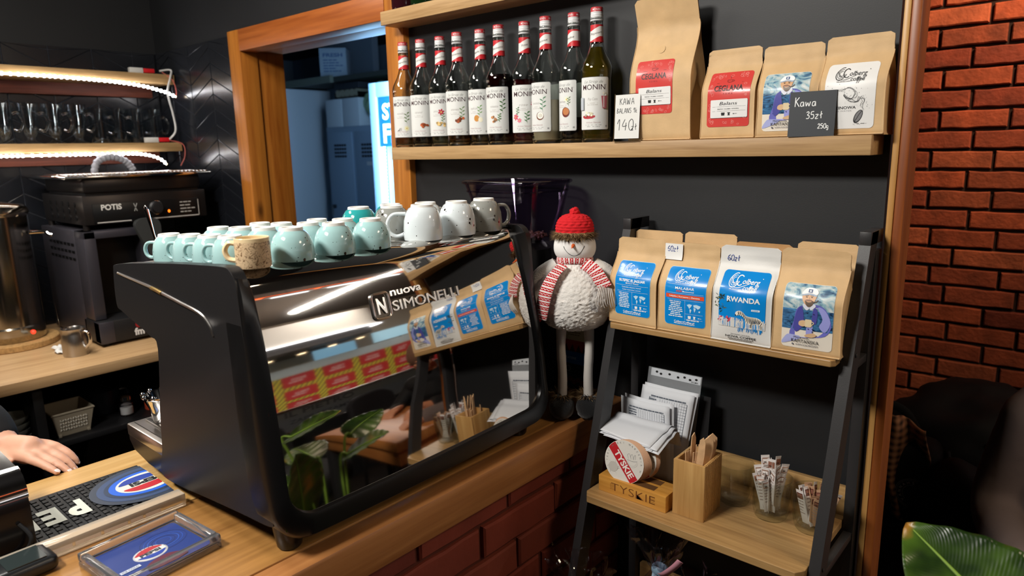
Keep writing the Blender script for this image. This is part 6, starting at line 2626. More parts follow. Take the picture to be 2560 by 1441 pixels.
def gift_bag(label, x, y, seed, hgt, r, lean, ribbon_m=True, fan=1.0):
    t = thing('gift_bag', label, 'gift bag', (x, y, BT + .0008), 0, 'cellophane gift bags under the ladder shelf')
    hn = hgt * .70

    def fn(u, v):
        an = 2 * pi * u
        z = hgt * v
        if z < hn:
            k = z / hn
            rr = r * (.95 + .12 * sin(pi * k)) * (1 - .82 * max(0, (k - .55) / .45) ** 1.5)
        else:
            k = (z - hn) / (hgt - hn)
            rr = r * .18 + r * .95 * fan * k ** .8
        pl = 1 + (.10 if z < hn else .34) * noise.noise((cos(an) * 3.1 + seed, sin(an) * 3.1, v * 4)) + (.05 if z < hn * .6 else .16) * sin(an * 11 + seed * 2 + 3 * v)
        wob = .012 * noise.noise((cos(an) * 2, sin(an) * 2 + seed, v * 7))
        zz = z + (hgt * .10 * noise.noise((cos(an) * 2.4, sin(an) * 2.4, seed * 3.1)) if v > .97 else 0)
        return (rr * pl * cos(an) + wob + lean[0] * v * v, rr * pl * sin(an) * .8 + lean[1] * v * v, zz)
    mb = MB()
    mb.grid(fn, 90, 46, wu=True)
    mb.build('cellophane', [M_CELLO], t, smooth=30, fix=False)
    # goods inside
    mb = MB()
    mb.box((0, 0, hn * .30), (r * 1.05, r * .9, hn * .56), 0, .006)
    mb.build('box', [mat('gift_box_%d' % seed, ['#3a2620', '#5a4a3a', '#2a2a34'][seed % 3], rough=.5)], t)
    if ribbon_m:
        c = fn(0, hn / hgt)
        cx, cy = lean[0] * (hn / hgt) ** 2, lean[1] * (hn / hgt) ** 2
        mb = MB()
        mb.tube([(cx + r * .24 * cos(a), cy + r * .2 * sin(a), hn + .002 * sin(3 * a)) for a in [i * pi / 10 for i in range(20)]], .0075, 8, closed=True, flat=(1.3, .5))
        mb.build('ribbon_knot', [M_BLUER], t)
        for s, mm, pts in ((1, M_PINKR, [(cx + .01, cy - .018, hn), (cx + .028, cy - .034, hn + .018), (cx + .052, cy - .040, hn + .046), (cx + .066, cy - .040, hn + .066)]),
                           (2, M_PINKR, [(cx + .008, cy - .02, hn - .004), (cx + .03, cy - .045, hn - .03), (cx + .045, cy - .055, hn - .065), (cx + .075, cy - .06, hn - .09)]),
                           (3, M_BLUER, [(cx, cy - .02, hn), (cx + .004, cy - .04, hn - .02), (cx - .008, cy - .05, hn - .05), (cx - .002, cy - .055, hn - .09)])):
            mb = MB()
            P = spline(pts, 7)
            vs, fs = [], []
            for i, p in enumerate(P):
                wv = .0085
                vs += [(p[0] - wv * .6, p[1] - wv * .3, p[2] + wv * .4), (p[0] + wv * .6, p[1] + wv * .3, p[2] - wv * .4)]
            for i in range(len(P) - 1):
                fs.append((2 * i, 2 * i + 1, 2 * i + 3, 2 * i + 2))
            mb.add(vs, fs)
            o = mb.build('ribbon_tail', [mm], t, smooth=60)
            md = o.modifiers.new('thickness', 'SOLIDIFY')
            md.thickness = .0006
    return t


gift_bag('cellophane gift bag tied with pink and blue ribbon under the lower board', -.640, 1.195, 1, .330, .062, (.01, -.03), True, .80)
gift_bag('wide cellophane gift bag at the left under the board, beside the bricks', -.735, 1.075, 2, .255, .070, (-.02, -.02), False, .9)
gift_bag('cellophane gift bag at the right under the board, without ribbon', -.500, 1.150, 3, .292, .064, (.0, -.03), False, .8)
# ================================================================== back counter, appliances and shelves on the left
BZ = H - 0.705
M_CAB = mat('black_cabinet', '#141416', rough=.5)
M_REDWOOD = wood('reddish_batten', '#5a2c20', '#8a4a36', 'Y', 1.0, .6)
t = thing('back_counter', 'back counter with light wood top and black open cabinet below', 'counter', (0, 0, 0))
mb = MB()
mb.b2((-3.424, -.6, BZ - .038), (-2.60, 1.437, BZ), 0, .002)
mb.build('worktop', [M_BACKCTR], t)
cab = MB()
cab.b2((-3.40, -.6, .0), (-3.38, 1.437, BZ - .039))
cab.b2((-3.38, -.6, .02), (-2.64, 1.437, .08))
cab = cab.build('cabinet_back', [M_CAB], t)
for y in (-.05, .585, 1.17):
    MB().b2((-3.38, y, .08), (-2.645, y + .03, BZ - .039), 0, .001).build('divider', [M_CAB], t)
for y0, y1, z in ((-.02, .585, H - .985), (.615, 1.17, H - .962), (-.02, .585, H - 1.3), (.615, 1.17, H - 1.25)):
    MB().b2((-3.38, y0 + .001, z - .02), (-2.65, y1 - .001, z), 0, .001).build('inner_shelf', [M_CAB], t)

# crockery and boxes in the open cabinet
M_PORC = mat('white_porcelain', '#d5dcd8', rough=.2)
for i in range(5):
    mb = MB()
    mb.lathe([(0, 0), (.030, 0), (.034, .004), (.056, .022), (.060, .034), (.0585, .0345), (.054, .023), (.032, .007), (0, .006)], seg=36)
    o = mb.build('porcelain_bowl', [M_PORC], None, (-2.76, .535, H - .9845 + i * .0225))
    tag(o, 'white porcelain bowl in the stack under the back counter, number %s from the bottom' % ('one two three four five'.split()[i]), 'bowl', 'stacked bowls under the back counter')
t = thing('storage_basket', 'small beige perforated basket under the back counter', 'basket', (-2.76, .705, H - .961), 0)
mb = MB()
w0, w1, d0, d1, hh = .050, .066, .06, .075, .085
vs = []
for (w, d, z) in ((w0, d0, 0), (w1, d1, hh), (w1 - .003, d1 - .003, hh), (w0 - .003, d0 - .003, .003)):
    vs += [(-d, -w, z), (d, -w, z), (d, w, z), (-d, w, z)]
fs = [(3, 2, 1, 0), (12, 13, 14, 15)]
for L_ in range(3):
    for i in range(4):
        i2 = (i + 1) % 4
        fs.append((L_ * 4 + i, L_ * 4 + i2, L_ * 4 + 4 + i2, L_ * 4 + 4 + i))
mb.add(vs, fs)
mb.tube([(-d1, -w1, hh), (d1, -w1, hh), (d1, w1, hh), (-d1, w1, hh)], .004, 6, closed=True)
for s in (-1, 1):
    mb.box((d0 + .002, s * w0 * .9, .004), (.008, .010, .010), 0, .001)
mb.build('basket_body', [mat('beige_plastic', '#a59a86', rough=.5)], t)
mb = MB()
for r_ in range(4):
    for c_ in range(11):
        k = (.022 + r_ * .012) / hh
        mb.box((d0 + (d1 - d0) * k + .0015, -.040 + c_ * .008, .024 + r_ * .012), (.003, .0042, .0075), 0, .001, Matrix.Rotation(.5 if (r_ + c_) % 2 else -.5, 4, 'X'))
mb.build('weave', [mat('pale_weave', '#d8d2c4', rough=.5)], t)
t = thing('glass_jar', 'small glass shaker jar under the back counter', 'jar', (-2.74, .895, H - .961), 0)
MB().lathe([(0, 0), (.022, 0), (.025, .004), (.025, .045), (.017, .055), (.017, .060), (.0145, .060), (.0145, .055), (.022, .044), (.022, .006), (0, .005)], seg=28).build('glass', [M_GLASS], t)
MB().lathe([(.018, .058), (.0195, .060), (.0195, .074), (.015, .080), (0, .081)], seg=28).build('lid', [M_CHROME], t)
MB().lathe([(0, .006), (.021, .006), (.021, .034), (0, .034)], seg=24).build('white_sugar', [mat('sugar', '#e6e6e6', rough=.8)], t)
t = thing('dark_saucepan', 'dark pot on the shelf under the back counter', 'pot', (-2.86, .845, H - .961), 0)
MB().lathe([(0, 0), (.06, 0), (.064, .005), (.066, .09), (.063, .09), (.06, .006), (0, .005)], seg=32).build('pot_body', [mat('dark_blue_enamel', '#171a24', rough=.3)], t)
MB().tube(spline([(.02, .064, .075), (.02, .09, .07), (.02, .09, .04), (.02, .064, .035)], 6), .005, 8).build('handle', [mat('dark_blue_enamel', '#171a24')], t)
t = thing('serving_tray', 'black round tray standing on the low cabinet shelf', 'tray', (-2.78, .86, H - 1.249), 0)
mb = MB()
mb.lathe([(0, 0), (.112, 0), (.121, .012), (.124, .012), (.115, -.003), (0, -.003)], seg=48)
mb.v = [(v[2] * 1.0 - .2 * (v[0]), v[1], v[0] + .124) for v in mb.v]
mb.build('disc', [mat('black_tray', '#1c1e1e', rough=.35)], t)
t = thing('orange_pot', 'small orange spice tub under the back counter', 'tub', (-2.735, .985, H - .961), 0)
MB().lathe([(0, 0), (.024, 0), (.026, .003), (.026, .05), (0, .05)], seg=24).build('tub', [mat('orange_plastic', '#c8502e', rough=.4)], t)

# wall shelves with LED strips
M_LED = mat('led_strip_light', '#ffffff', emit='#ffe2b4', estr=9.0)
M_LEDD = mat('led_chip_light', '#ffffff', emit='#eef2ff', estr=22.0)


def led_strip(label, path, z_light):
    mb = MB()
    P = spline(path, 40)
    mb.tube(P, .0040, 6, 0, flat=(1.0, .6))
    d = 0
    for i in range(1, len(P)):
        d += (Vector(P[i]) - Vector(P[i - 1])).length
        if d > .0165:
            d = 0
            mb.box(P[i], (.009, .0055, .0125), 1)
    o = mb.build('led_strip', [M_LED, M_LEDD])
    tag(o, label, 'light strip', 'LED strips under the wall shelves')
    light('AREA', 'led_strip_glow', (-3.19, .55, z_light), (-3.25, .55, 0), 4.5, (1.0, .93, .82), .02, 1.8)
    return o


def side_shelf(label, zt, th):
    mb = MB()
    mb.b2((-3.417, -.5, zt - th), (-3.22, 1.430, zt), 0, .0015)
    o = mb.build('wall_shelf', [M_OAK_Y])
    tag(o, label, 'shelf', 'oak shelves on the tiled wall')
    MB().b2((-3.417, -.5, zt - th - .05), (-3.395, 1.40, zt - th - .0005), 0, .001).build('batten', [M_REDWOOD], o)
    return o


side_shelf('lower oak shelf on the tiled wall with a row of glass mugs', H + .058, .038)
side_shelf('upper oak shelf on the tiled wall above the glass mugs', H + .352, .040)
led_strip('bright LED strip hanging under the upper wall shelf', [(-3.212, -.5, H + .318), (-3.212, .7, H + .318), (-3.212, 1.05, H + .314), (-3.212, 1.25, H + .302), (-3.206, 1.36, H + .280), (-3.20, 1.42, H + .256)], H + .30)
led_strip('LED strip under the lower wall shelf above the grill', [(-3.212, -.5, H + .012), (-3.212, .7, H + .012), (-3.212, 1.15, H + .013), (-3.211, 1.26, H + .008), (-3.206, 1.32, H - .012), (-3.20, 1.345, H - .038)], H + .0)
for nm, lab, y, z in (('led_connector', 'white and red LED connector on the end of the upper wall shelf', 1.30, H + .353), ('led_connector', 'white and red LED connector on the end of the lower wall shelf', 1.33, H + .059)):
    t = thing(nm, lab, 'connector', (-3.245, y, z), 0, 'LED connectors')
    MB().box((0, -.02, .011), (.024, .055, .022), 0, .002).build('body', [mat('white_plastic', '#d4d2cc', rough=.4)], t)
    MB().box((0, .032, .012), (.020, .046, .018), 0, .002).build('clip', [mat('red_plastic', '#d01c24', rough=.35)], t)
o = MB().tube(spline([(-3.235, 1.375, H + .366), (-3.225, 1.42, H + .372), (-3.205, 1.405, H + .335), (-3.20, 1.385, H + .27), (-3.205, 1.40, H + .18), (-3.21, 1.405, H + .11), (-3.235, 1.385, H + .073)], 8), .0042, 8).build('white_cable', [mat('white_cable', '#cfcdc8', rough=.5)])
tag(o, 'white cable looping from the upper to the lower wall shelf', 'cable')
o = MB().tube(spline([(-3.235, 1.385, H + .362), (-3.208, 1.415, H + .33), (-3.203, 1.425, H + .28), (-3.204, 1.418, H + .255)], 8), .0022, 6).build('red_wire', [mat('red_wire', '#a84a3c', rough=.5)])
tag(o, 'thin red wire at the end of the upper wall shelf', 'wire')
o = MB().tube(spline([(-3.235, 1.385, H + .068), (-3.21, 1.43, H + .05), (-3.205, 1.432, H + .0), (-3.21, 1.41, H - .045)], 8), .0022, 6).build('red_wire', [mat('red_wire', '#a84a3c')])
tag(o, 'thin red wire at the end of the lower wall shelf', 'wire')

# glass mugs: five footed latte glasses, four straight mugs
FOOTG = None
for i, (y, foot) in enumerate(((.700, 1), (.786, 1), (.872, 1), (.958, 1), (1.044, 1), (1.125, 0), (1.200, 0), (1.275, 0), (1.345, 0))):
    place = 'first second third fourth fifth sixth seventh eighth ninth'.split()[i]
    lab = ('footed latte glass with handle, %s from the left on the wall shelf' if foot else 'straight glass mug with handle, %s from the left on the wall shelf') % place
    t = thing('glass_mug', lab, 'glass', (-3.30, y, H + .0585), 0, 'glass mugs on the lower wall shelf')
    if foot:
        o_ = [(0, 0), (.033, 0), (.034, .003), (.020, .009), (.013, .018), (.015, .026), (.024, .040), (.030, .075), (.035, .120), (.039, .160)]
        i_ = [(.0368, .160), (.033, .120), (.028, .075), (.021, .043), (.012, .034), (0, .033)]
        hz = (.055, .115)
    else:
        o_ = [(0, 0), (.031, 0), (.034, .004), (.0345, .03), (.0355, .10), (.037, .148)]
        i_ = [(.0346, .148), (.0330, .10), (.0318, .03), (.031, .014), (0, .012)]
        hz = (.045, .105)
    MB().lathe(o_ + i_, seg=28).build('glass', [thin_glass('mug_glass', '#eef2f4', .42, .05)], t, smooth=40)
    r0 = .031
    MB().tube(spline([(.012, r0, hz[1]), (.020, r0 + .016, hz[1] + .004), (.026, r0 + .028, (hz[0] + hz[1]) / 2), (.020, r0 + .016, hz[0] - .004), (.012, r0 - .002, hz[0])], 6), .0042, 10).build('handle', [M_GLASS], t)

# steel-fronted appliance with the letters fm
M_GREYSTEEL = mat('grey_painted_steel', '#4a4850', rough=.35, metal=.6)
t = thing('blender_stand', 'tall black appliance with red dot and white letters fm on its foot', 'appliance', (0, 0, BZ), 0)
fx0, fx1, fy0, fy1, fh = -3.33, -2.845, .865, 1.115, .436
mb = MB()
mb.b2((fx0, fy0, .012), (fx1 - .10, fy1, fh), 0, .004)
mb.build('housing', [M_GREYSTEEL], t)
mb = MB()
mb.b2((fx1 - .10, fy0, .10), (fx1, fy0 + .042, fh), 0, .004)
mb.b2((fx1 - .10, fy1 - .042, .10), (fx1, fy1, fh), 0, .004)
mb.b2((fx1 - .10, fy0, fh - .03), (fx1, fy1, fh), 0, .004)
mb.build('front_frame', [M_GREYSTEEL], t)
mb = MB()
mb.b2((fx1 - .101, fy0 + .04, .10), (fx1 - .095, fy1 - .04, fh - .03), 0)
mb.build('recess', [M_SBLACK], t)
mb = MB()
mb.b2((fx1 - .12, fy0, .012), (fx1 + .035, fy1, .098), 0, .005)
mb.build('foot_box', [M_MBLACK], t)
mb = MB()
mb.b2((fx1 - .02, fy0 + .0, .013), (fx1 + .0365, fy0 + .05, .096), 0, .002)
mb.build('corner_plate', [M_GREYSTEEL], t)
for x in (fx0 + .03, fx1):
    for y in (fy0 + .03, fy1 - .03):
        MB().cyl((x, y, 0), (x, y, .013), .014, seg=14).build('foot', [M_SBLACK], t)
a = Art()
a.text('fm', 0, .026, .026, '#d9d9d9', bold=.04, width=.036)
a.ellipse(0, .066, .0125, .0125, '#8e1c22', 20)
a.lay(lambda u, v, h: (fx1 + .0352 + h, (fy0 + fy1) / 2 + .012 + u, v), 'logo', t, base=.0004)
mb = MB()
for k in range(7):
    for r_ in range(3):
        mb.b2((fx0 + .09 + k * .042, fy0 - .0015, fh - .06 - r_ * .028), (fx0 + .12 + k * .042, fy0 + .001, fh - .05 - r_ * .028), 0)
mb.build('vent_slots', [M_SBLACK], t)

# contact grill on top of it
GZ = BZ + fh
t = thing('contact_grill', 'steel contact grill with POTIS front panel on top of the fm appliance', 'grill', (0, 0, GZ), 0)
gx0, gx1, gy0, gy1 = -3.33, -2.865, .885, 1.345
mb = MB()
mb.b2((gx0, gy0, .02), (gx1, gy1, .130), 0, .004)
for x in (gx0 + .03, gx1 - .03):
    for y in (gy0 + .012, gy0 + .2):
        mb.cyl((x, y, 0), (x, y, .021), .012, seg=12)
mb.build('base_housing', [mat('dark_steel', '#3c3837', rough=.3, metal=.8)], t)
mb = MB()
mb.b2((gx1 - .001, gy0 + .03, .026), (gx1 + .003, gy1 - .03, .098), 0, .001)
o = mb.build('control_panel', [M_SBLACK], t)
a = Art()
a.text('POTIS', -.135, .052, .020, '#d4d2cc', bold=.03, width=.072)
a.stroke([(-.19, .006), (-.07, .006)], .004, '#b8b4ae')
a.stroke([(-.005, .006), (.195, .006)], .004, '#b8b4ae')
a.rect(.193, .006, .196, .07, '#b8b4ae', nx=2, ny=2)
for s in (0, 1):
    a.stroke([(-.055 + .012 * s, .07), (-.045 - .01 * s, .04)], .003, '#9a9a96')
a.lines(.12, .185, .060, 4, .013, .006, '#a8a6a0', 4)
a.ellipse(.075, .030, .005, .006, mat('orange_pilot_lamp', '#ff7a1a', emit='#ff6a10', estr=2.5), 12)
a.lay(lambda u, v, h: (gx1 + .003 + h, (gy0 + gy1) / 2 + u, .022 + v), 'panel_print', o, base=.0004)
mb = MB()
kn = [(0, 0), (.026, 0), (.026, .006), (.020, .010), (.019, .024), (0, .025)]
mb.lathe(kn, seg=28)
mb.v = [(gx1 + .004 + v[2], (gy0 + gy1) / 2 + .025 + v[0], .070 + v[1]) for v in mb.v]
mb.build('knob', [M_MBLACK], t)
mb = MB()
mb.tube([(gx1 + .0065, (gy0 + gy1) / 2 + .025 + .026 * cos(i * pi / 14), .070 + .026 * sin(i * pi / 14)) for i in range(28)], .0018, 6, closed=True)
mb.build('knob_ring', [M_CHROME], t)
mb = MB()
mb.b2((gx0 + .02, gy0 + .01, .137), (gx1 - .01, gy1 - .01, .196), 0, .012)
mb.b2((gx0 + .03, gy0 + .02, .129), (gx1 - .02, gy1 - .02, .138), 1)
lid = mb.build('upper_plate', [mat('dark_steel', '#3c3837'), M_SBLACK], t)
mb = MB()
mb.b2((gx0, gy0 - .05, .192), (gx1 + .015, gy1 + .03, .204), 0, .004)
for k in range(34):
    mb.b2((gx0 + .01, gy0 - .03 + k * .0155, .203), (gx1 - .02, gy0 - .022 + k * .0155, .2085), 0, .001)
mb.build('top_rack', [M_CHROME], t)
mb = MB()
for r_ in range(3):
    for k in range(5):
        mb.cyl((gx0 + .10 + k * .07, gy0 - .002, .045 + r_ * .026), (gx0 + .10 + k * .07, gy0 + .002, .045 + r_ * .026), .010, seg=10)
mb.build('side_vents', [M_SBLACK], t)
mb = MB()
hs = spline([(gx0 + .12, 1.05, .200), (gx0 + .12, 1.07, .252), (gx0 + .12, 1.125, .270), (gx0 + .12, 1.18, .250), (gx0 + .12, 1.205, .212)], 10)
mb.tube(hs, [.0135 + .002 * sin(i * 2.2) for i in range(len(hs))], 12)
mb.build('grey_hose', [mat('grey_corrugated_hose', '#8a8a90', rough=.5)], t)
mb = MB()
o_ = [(-.052, .0), (-.030, .022), (.022, .022), (.040, .0), (.036, -.05), (.020, -.10), (-.004, -.128), (-.020, -.10), (-.036, -.055)]
mb.prism(spline([(p[0], p[1], 0) for p in o_], 5, True) and [(p[0], p[1]) for p in spline([(q[0], q[1], 0) for q in o_], 5, True)], lambda u, v, w: (gx1 + .055 + w - .1 * v, 1.085 + u, .012 + v), -.012, .012)
mb.tube([(gx1 - .002, 1.06, .018), (gx1 + .05, 1.07, .012)], .008, 10)
mb.tube([(gx1 - .002, 1.11, .018), (gx1 + .05, 1.10, .012)], .008, 10)
o = mb.build('lift_handle', [mat('dark_grey_rubber', '#2c2e2e', rough=.55)], t, smooth=40)
md = o.modifiers.new('edge', 'BEVEL')
md.width = .004
md.segments = 2
md.limit_method = 'ANGLE'

# water boiler on a cork board, milk jug, cloth
UX, UY = -3.16, .670
t = thing('cork_board', 'round cork board under the steel water boiler', 'trivet', (UX, UY, BZ), 0)
MB().lathe([(0, 0), (.150, 0), (.153, .003), (.153, .022), (.150, .025), (0, .025)], seg=48).build('disc', [mat('cork', '#a88250', rough=.9, bump=.4, bscale=150, vary=.25, vscale=90)], t)
t = thing('water_boiler', 'steel water boiler with red pilot lamp on the cork board', 'boiler', (UX, UY, BZ + .0255), 0)
MB().lathe([(0, 0), (.108, 0), (.112, .006), (.112, .052), (.106, .058), (.106, .47), (.112, .475), (.116, .485), (.112, .500), (.10, .512), (0, .530)], seg=56).build('steel_body', [mat('worn_steel', '#a59e92', rough=.16, metal=1)], t)
mb = MB()
mb.tube(spline([(.055, .095, .405), (.075, .14, .405), (.085, .150, .395), (.09, .16, .392)], 5), .007, 10)
mb.build('lid_handle', [M_CHROME], t)
mb = MB()
mb.sphere((.104, .045, .032), .008, 12, 8)
mb.build('pilot_lamp', [mat('red_pilot_lamp', '#ff2a20', emit='#ff2a18', estr=4)], t)
t = thing('milk_jug', 'small steel milk jug on the edge of the back counter', 'jug', (-2.80, .775, BZ), 0)
MB().lathe([(0, 0), (.040, 0), (.042, .004), (.042, .060), (.038, .078), (.036, .092), (.0395, .100), (.038, .100), (.0345, .092), (.0405, .058), (.040, .006), (0, .004)], seg=40).build('body', [M_STEELB], t)
MB().tube(spline([(.030, .022, .088), (.048, .034, .085), (.050, .036, .05), (.034, .024, .028)], 7), .005, 10, flat=(1, 1.4)).build('handle', [M_CHROME], t)
MB().tube([(-.005, -.030, .01), (-.012, -.040, .20)], .0014, 6).build('thermometer', [M_CHROME], t)
mb = MB()
mb.grid(lambda u, v: (-2.95 + .10 * u + .01 * sin(7 * v), .735 + .06 * v + .008 * sin(6 * u), BZ + .003 + .022 * abs(noise.noise((u * 3.2, v * 3.1, 2)))), 26, 22)
o = mb.build('white_cloth', [mat('white_cotton', '#d8d8d6', rough=.9)], None, smooth=60)
md = o.modifiers.new('thickness', 'SOLIDIFY')
md.thickness = .002
tag(o, 'crumpled white cloth beside the milk jug', 'cloth')

# ================================================================== store room through the doorway
M_LOCK = mat('grey_blue_locker', '#8fa3b8', rough=.45)
M_LOCKD = mat('locker_dark_gap', '#20262e', rough=.6)
t = thing('locker', 'grey metal double locker with vent slots in the store room', 'locker', (-4.76, 3.50, 0), 0)
LT_ = H + .205
mb = MB()
mb.b2((-.355, 0, .0), (.40, .48, LT_), 0, .003)
mb.build('locker_body', [M_LOCK], t)
for x0, x1 in ((-.325, .005), (.045, .375)):
    mb = MB()
    mb.b2((x0, -.012, .10), (x1, -.001, LT_ - .045), 0, .003)
    d = mb.build('door', [M_LOCK], t)
    mb = MB()
    for r_ in range(4):
        for c_ in range(5):
            mb.b2((x0 + .085 + c_ * .034, -.0135, LT_ - .16 - r_ * .030), (x0 + .113 + c_ * .034, -.0115, LT_ - .142 - r_ * .030), 0)
    mb.build('vent_slots', [M_LOCKD], d)
    mb = MB()
    mb.cyl((x0 + .045, -.014, H - .455), (x0 + .045, -.04, H - .455), .017, .014, 16)
    mb.build('lock', [M_LOCKD], d)
    mb = MB()
    mb.tube([(x0 + .03, -.045, H - .455), (x0 + .045, -.046, H - .45), (x0 + .045, -.042, H - .53)], .006, 6)
    mb.build('key', [M_STEELB], d)
mb = MB()
mb.b2((.19, -.0138, LT_ - .315), (.26, -.0115, LT_ - .285), 0)
mb.build('name_plate', [mat('name_plate', '#c8ccd0', rough=.4)], t)
for x, lab in ((-5.005, 'left white box on top of the locker'), (-4.775, 'right white box on top of the locker')):
    tag(MB().box((0, 0, .112), (.222, .30, .224), 0, .004).build('white_box', [M_WHITE], None, (x, 3.66, LT_)), lab, 'box', 'white boxes on the locker')
t = thing('dark_crate', 'dark crate with bottles lying on the white boxes', 'crate', (-4.86, 3.66, LT_ + .2245), 0)
mb = MB()
mb.b2((-.16, -.12, 0), (.16, .12, .012))
for x in (-.16, .155):
    mb.b2((x, -.12, 0), (x + .005, .12, .05))
mb.build('crate_body', [M_SBLACK], t)
for k in range(5):
    MB().cyl((-.13 + k * .065, -.11, .045), (-.13 + k * .065, .11, .045), .030, seg=16).build('paper_roll', [mat('beige_roll', '#8f8a78', rough=.8)], t)
o = MB().box((0, 0, .025), (.34, .24, .05), 0, .005).build('dark_carton', [mat('dark_carton', '#262a32', rough=.7)], None, (-4.86, 3.66, LT_ + .3005))
tag(o, 'dark carton on the crate above the lockers', 'box')
mb = MB()
mb.sphere((0, 0, .16), .16, 30, 20, scale=(.66, .5, .92))
fuzzy(mb, .045, 9, 3)
o = mb.build('green_sack', [mat('pale_green_plastic_bag', '#8fae88', rough=.45)], None, (-4.525, 3.62, LT_ - .008), smooth=60)
tag(o, 'pale green plastic sack standing on the locker', 'bag')
t = thing('cardboard_carton', 'brown cardboard carton behind the green sack', 'box', (-4.245, 3.74, LT_ - .02), 0)
MB().box((0, 0, .11), (.14, .2, .22), 0, .003).build('carton', [mat('brown_cardboard', '#5a4a3c', rough=.85)], t)
t = thing('bucket', 'tall narrow lilac pail beside the green sack on the locker', 'bucket', (-4.372, 3.60, LT_ + .002), 0)
mb = MB()
mb.lathe([(0, 0), (.034, 0), (.040, .3), (.044, .3), (.044, .31), (.038, .31), (.032, .01), (0, .008)], seg=32)
mb.build('pail', [mat('lilac_plastic', '#8a7a98', rough=.4)], t)
t = thing('store_shelf', 'dark high shelf in the store room with a carton on it', 'shelf', (0, 0, 0))
MB().b2((-6.6, 3.46, H + .565), (-4.0, 4.2, H + .60)).build('board', [mat('dark_board', '#3a3f3c', rough=.7)], t)
MB().b2((-6.6, 3.42, H + .555), (-4.9, 3.455, H + .61)).build('front_rail', [mat('green_grey_rail', '#6b7268', rough=.6)], t)
t = thing('blue_print_carton', 'white carton with blue print on the high store shelf', 'box', (-5.08, 3.62, H + .601), .75)
MB().box((0, 0, .12), (.22, .24, .24), 0, .003).build('carton', [mat('grey_white_card', '#8ea0b0', rough=.7)], t)
a = Art()
a.text('FRESH', 0, .17, .028, '#3a5a86', bold=.03, width=.16)
a.lines(-.08, .08, .14, 5, .022, .011, '#3a5a86', 3)
a.lay(lambda u, v, h: (u, -.1205 - h, v), 'print', t)
t = thing('tall_cabinet', 'tall white cabinet at the left of the store room', 'cabinet', (-6.05, 3.40, 0), 0)
MB().b2((-.5, 0, 0), (.50, .5, H + .55), 0, .004).build('cabinet_body', [M_WHITE], t)
MB().b2((-.49, -.018, .05), (.49, -.001, H + .54), 0, .003).build('door', [M_WHITE], t)
MB().b2((.40, -.03, H - .50), (.46, -.018, H - .49), 0, .002).build('handle', [M_STEELB], t)
t = thing('light_switch', 'white double light switch on the store room wall', 'switch', (-5.20, 3.86, H - .30), 0)
MB().b2((-.065, -.004, -.085), (.065, .006, .085), 0, .004).build('plate', [M_WHITE], t)
MB().b2((-.05, -.010, -.065), (.0, -.004, .065), 0, .002).build('rocker', [M_WHITE], t)
MB().b2((-5.6, 3.866, 0), (-4.9, 3.93, H + 1.0)).build('wall_pier', [M_GREYWALL])['kind'] = 'structure'
o = MB().b2((-5.36, 3.80, H + .16), (-5.24, 3.85, H + .50), 0, .01).build('wall_dispenser', [mat('dark_dispenser', '#2c3440', rough=.4)])
tag(o, 'dark narrow dispenser on the store room wall', 'dispenser')

t = thing('drinks_fridge', 'lit glass-door drinks fridge with blue header reading ST F at the doorway', 'fridge', (-3.06, 2.62, 0), 0)
M_FR = mat('pale_blue_fridge_frame', '#9ec4d8', rough=.35)
FT = H + .385
mb = MB()
mb.b2((-.28, .02, .0), (-.24, .62, FT), 0)
mb.b2((.36, .02, .0), (.40, .62, FT), 0)
mb.b2((-.28, .60, .0), (.40, .64, FT), 0)
mb.b2((-.28, .02, FT - .03), (.40, .62, FT), 0)
mb.b2((-.28, .02, 0), (.40, .62, .25), 0)
mb.build('cabinet', [M_FR], t)
mb = MB()
mb.b2((-.28, -.03, .25), (-.215, .018, FT), 0, .005)
mb.b2((.335, -.03, .25), (.40, .018, FT), 0, .005)
mb.b2((-.215, -.03, FT - .08), (.335, .018, FT), 0, .004)
mb.build('door_frame', [M_FR], t)
mb = MB()
mb.b2((-.215, -.02, FT - .36), (.335, .010, FT - .08), 0)
hd = mb.build('header_sign', [mat('fridge_header_blue', '#1657a8', rough=.4, emit='#1560b8', estr=.55)], t)
a = Art()
lt = mat('header_letter_white', '#e6f4ff', emit='#d8f0ff', estr=1.4)
a.text('STAY', -.175, FT - .205, .085, lt, 'L', bold=.03, width=.30)
a.text('FRESH', -.175, FT - .335, .10, lt, 'L', bold=.04, width=.40)
a.lay(lambda u, v, h: (u, -.0205 - h, v), 'header_letters', hd, base=.001)
M_FGLOW = mat('fridge_inside_light', '#bfeaff', emit='#7fd8ff', estr=1.9)
MB().b2((-.238, .585, .26), (.355, .598, FT - .04), 0).build('lit_back', [M_FGLOW], t)
for x in (-.205, -.075):
    mb = MB()
    for k in range(72):
        mb.sphere((x, .004, .32 + k * .0195), .007, 6, 4)
    o = mb.build('led_beads', [mat('fridge_led_light', '#ffffff', emit='#eafcff', estr=9)], t)
mb = MB()
mb.b2((-.19, .012, .25), (-.090, .016, FT - .36), 0)
mb.build('door_panel', [mat('fridge_panel_light', '#8fd8f4', emit='#62c4f0', estr=1.1)], t)
for z in (.6, .95, 1.3):
    MB().b2((-.238, .06, z), (.355, .58, z + .012)).build('fridge_shelf', [M_WHITE], t)
light('AREA', 'fridge_glow', (-3.02, 2.56, H - .1), (-3.3, 1.5, H + .1), 7, (.45, .80, 1.0), .4, 1.2)
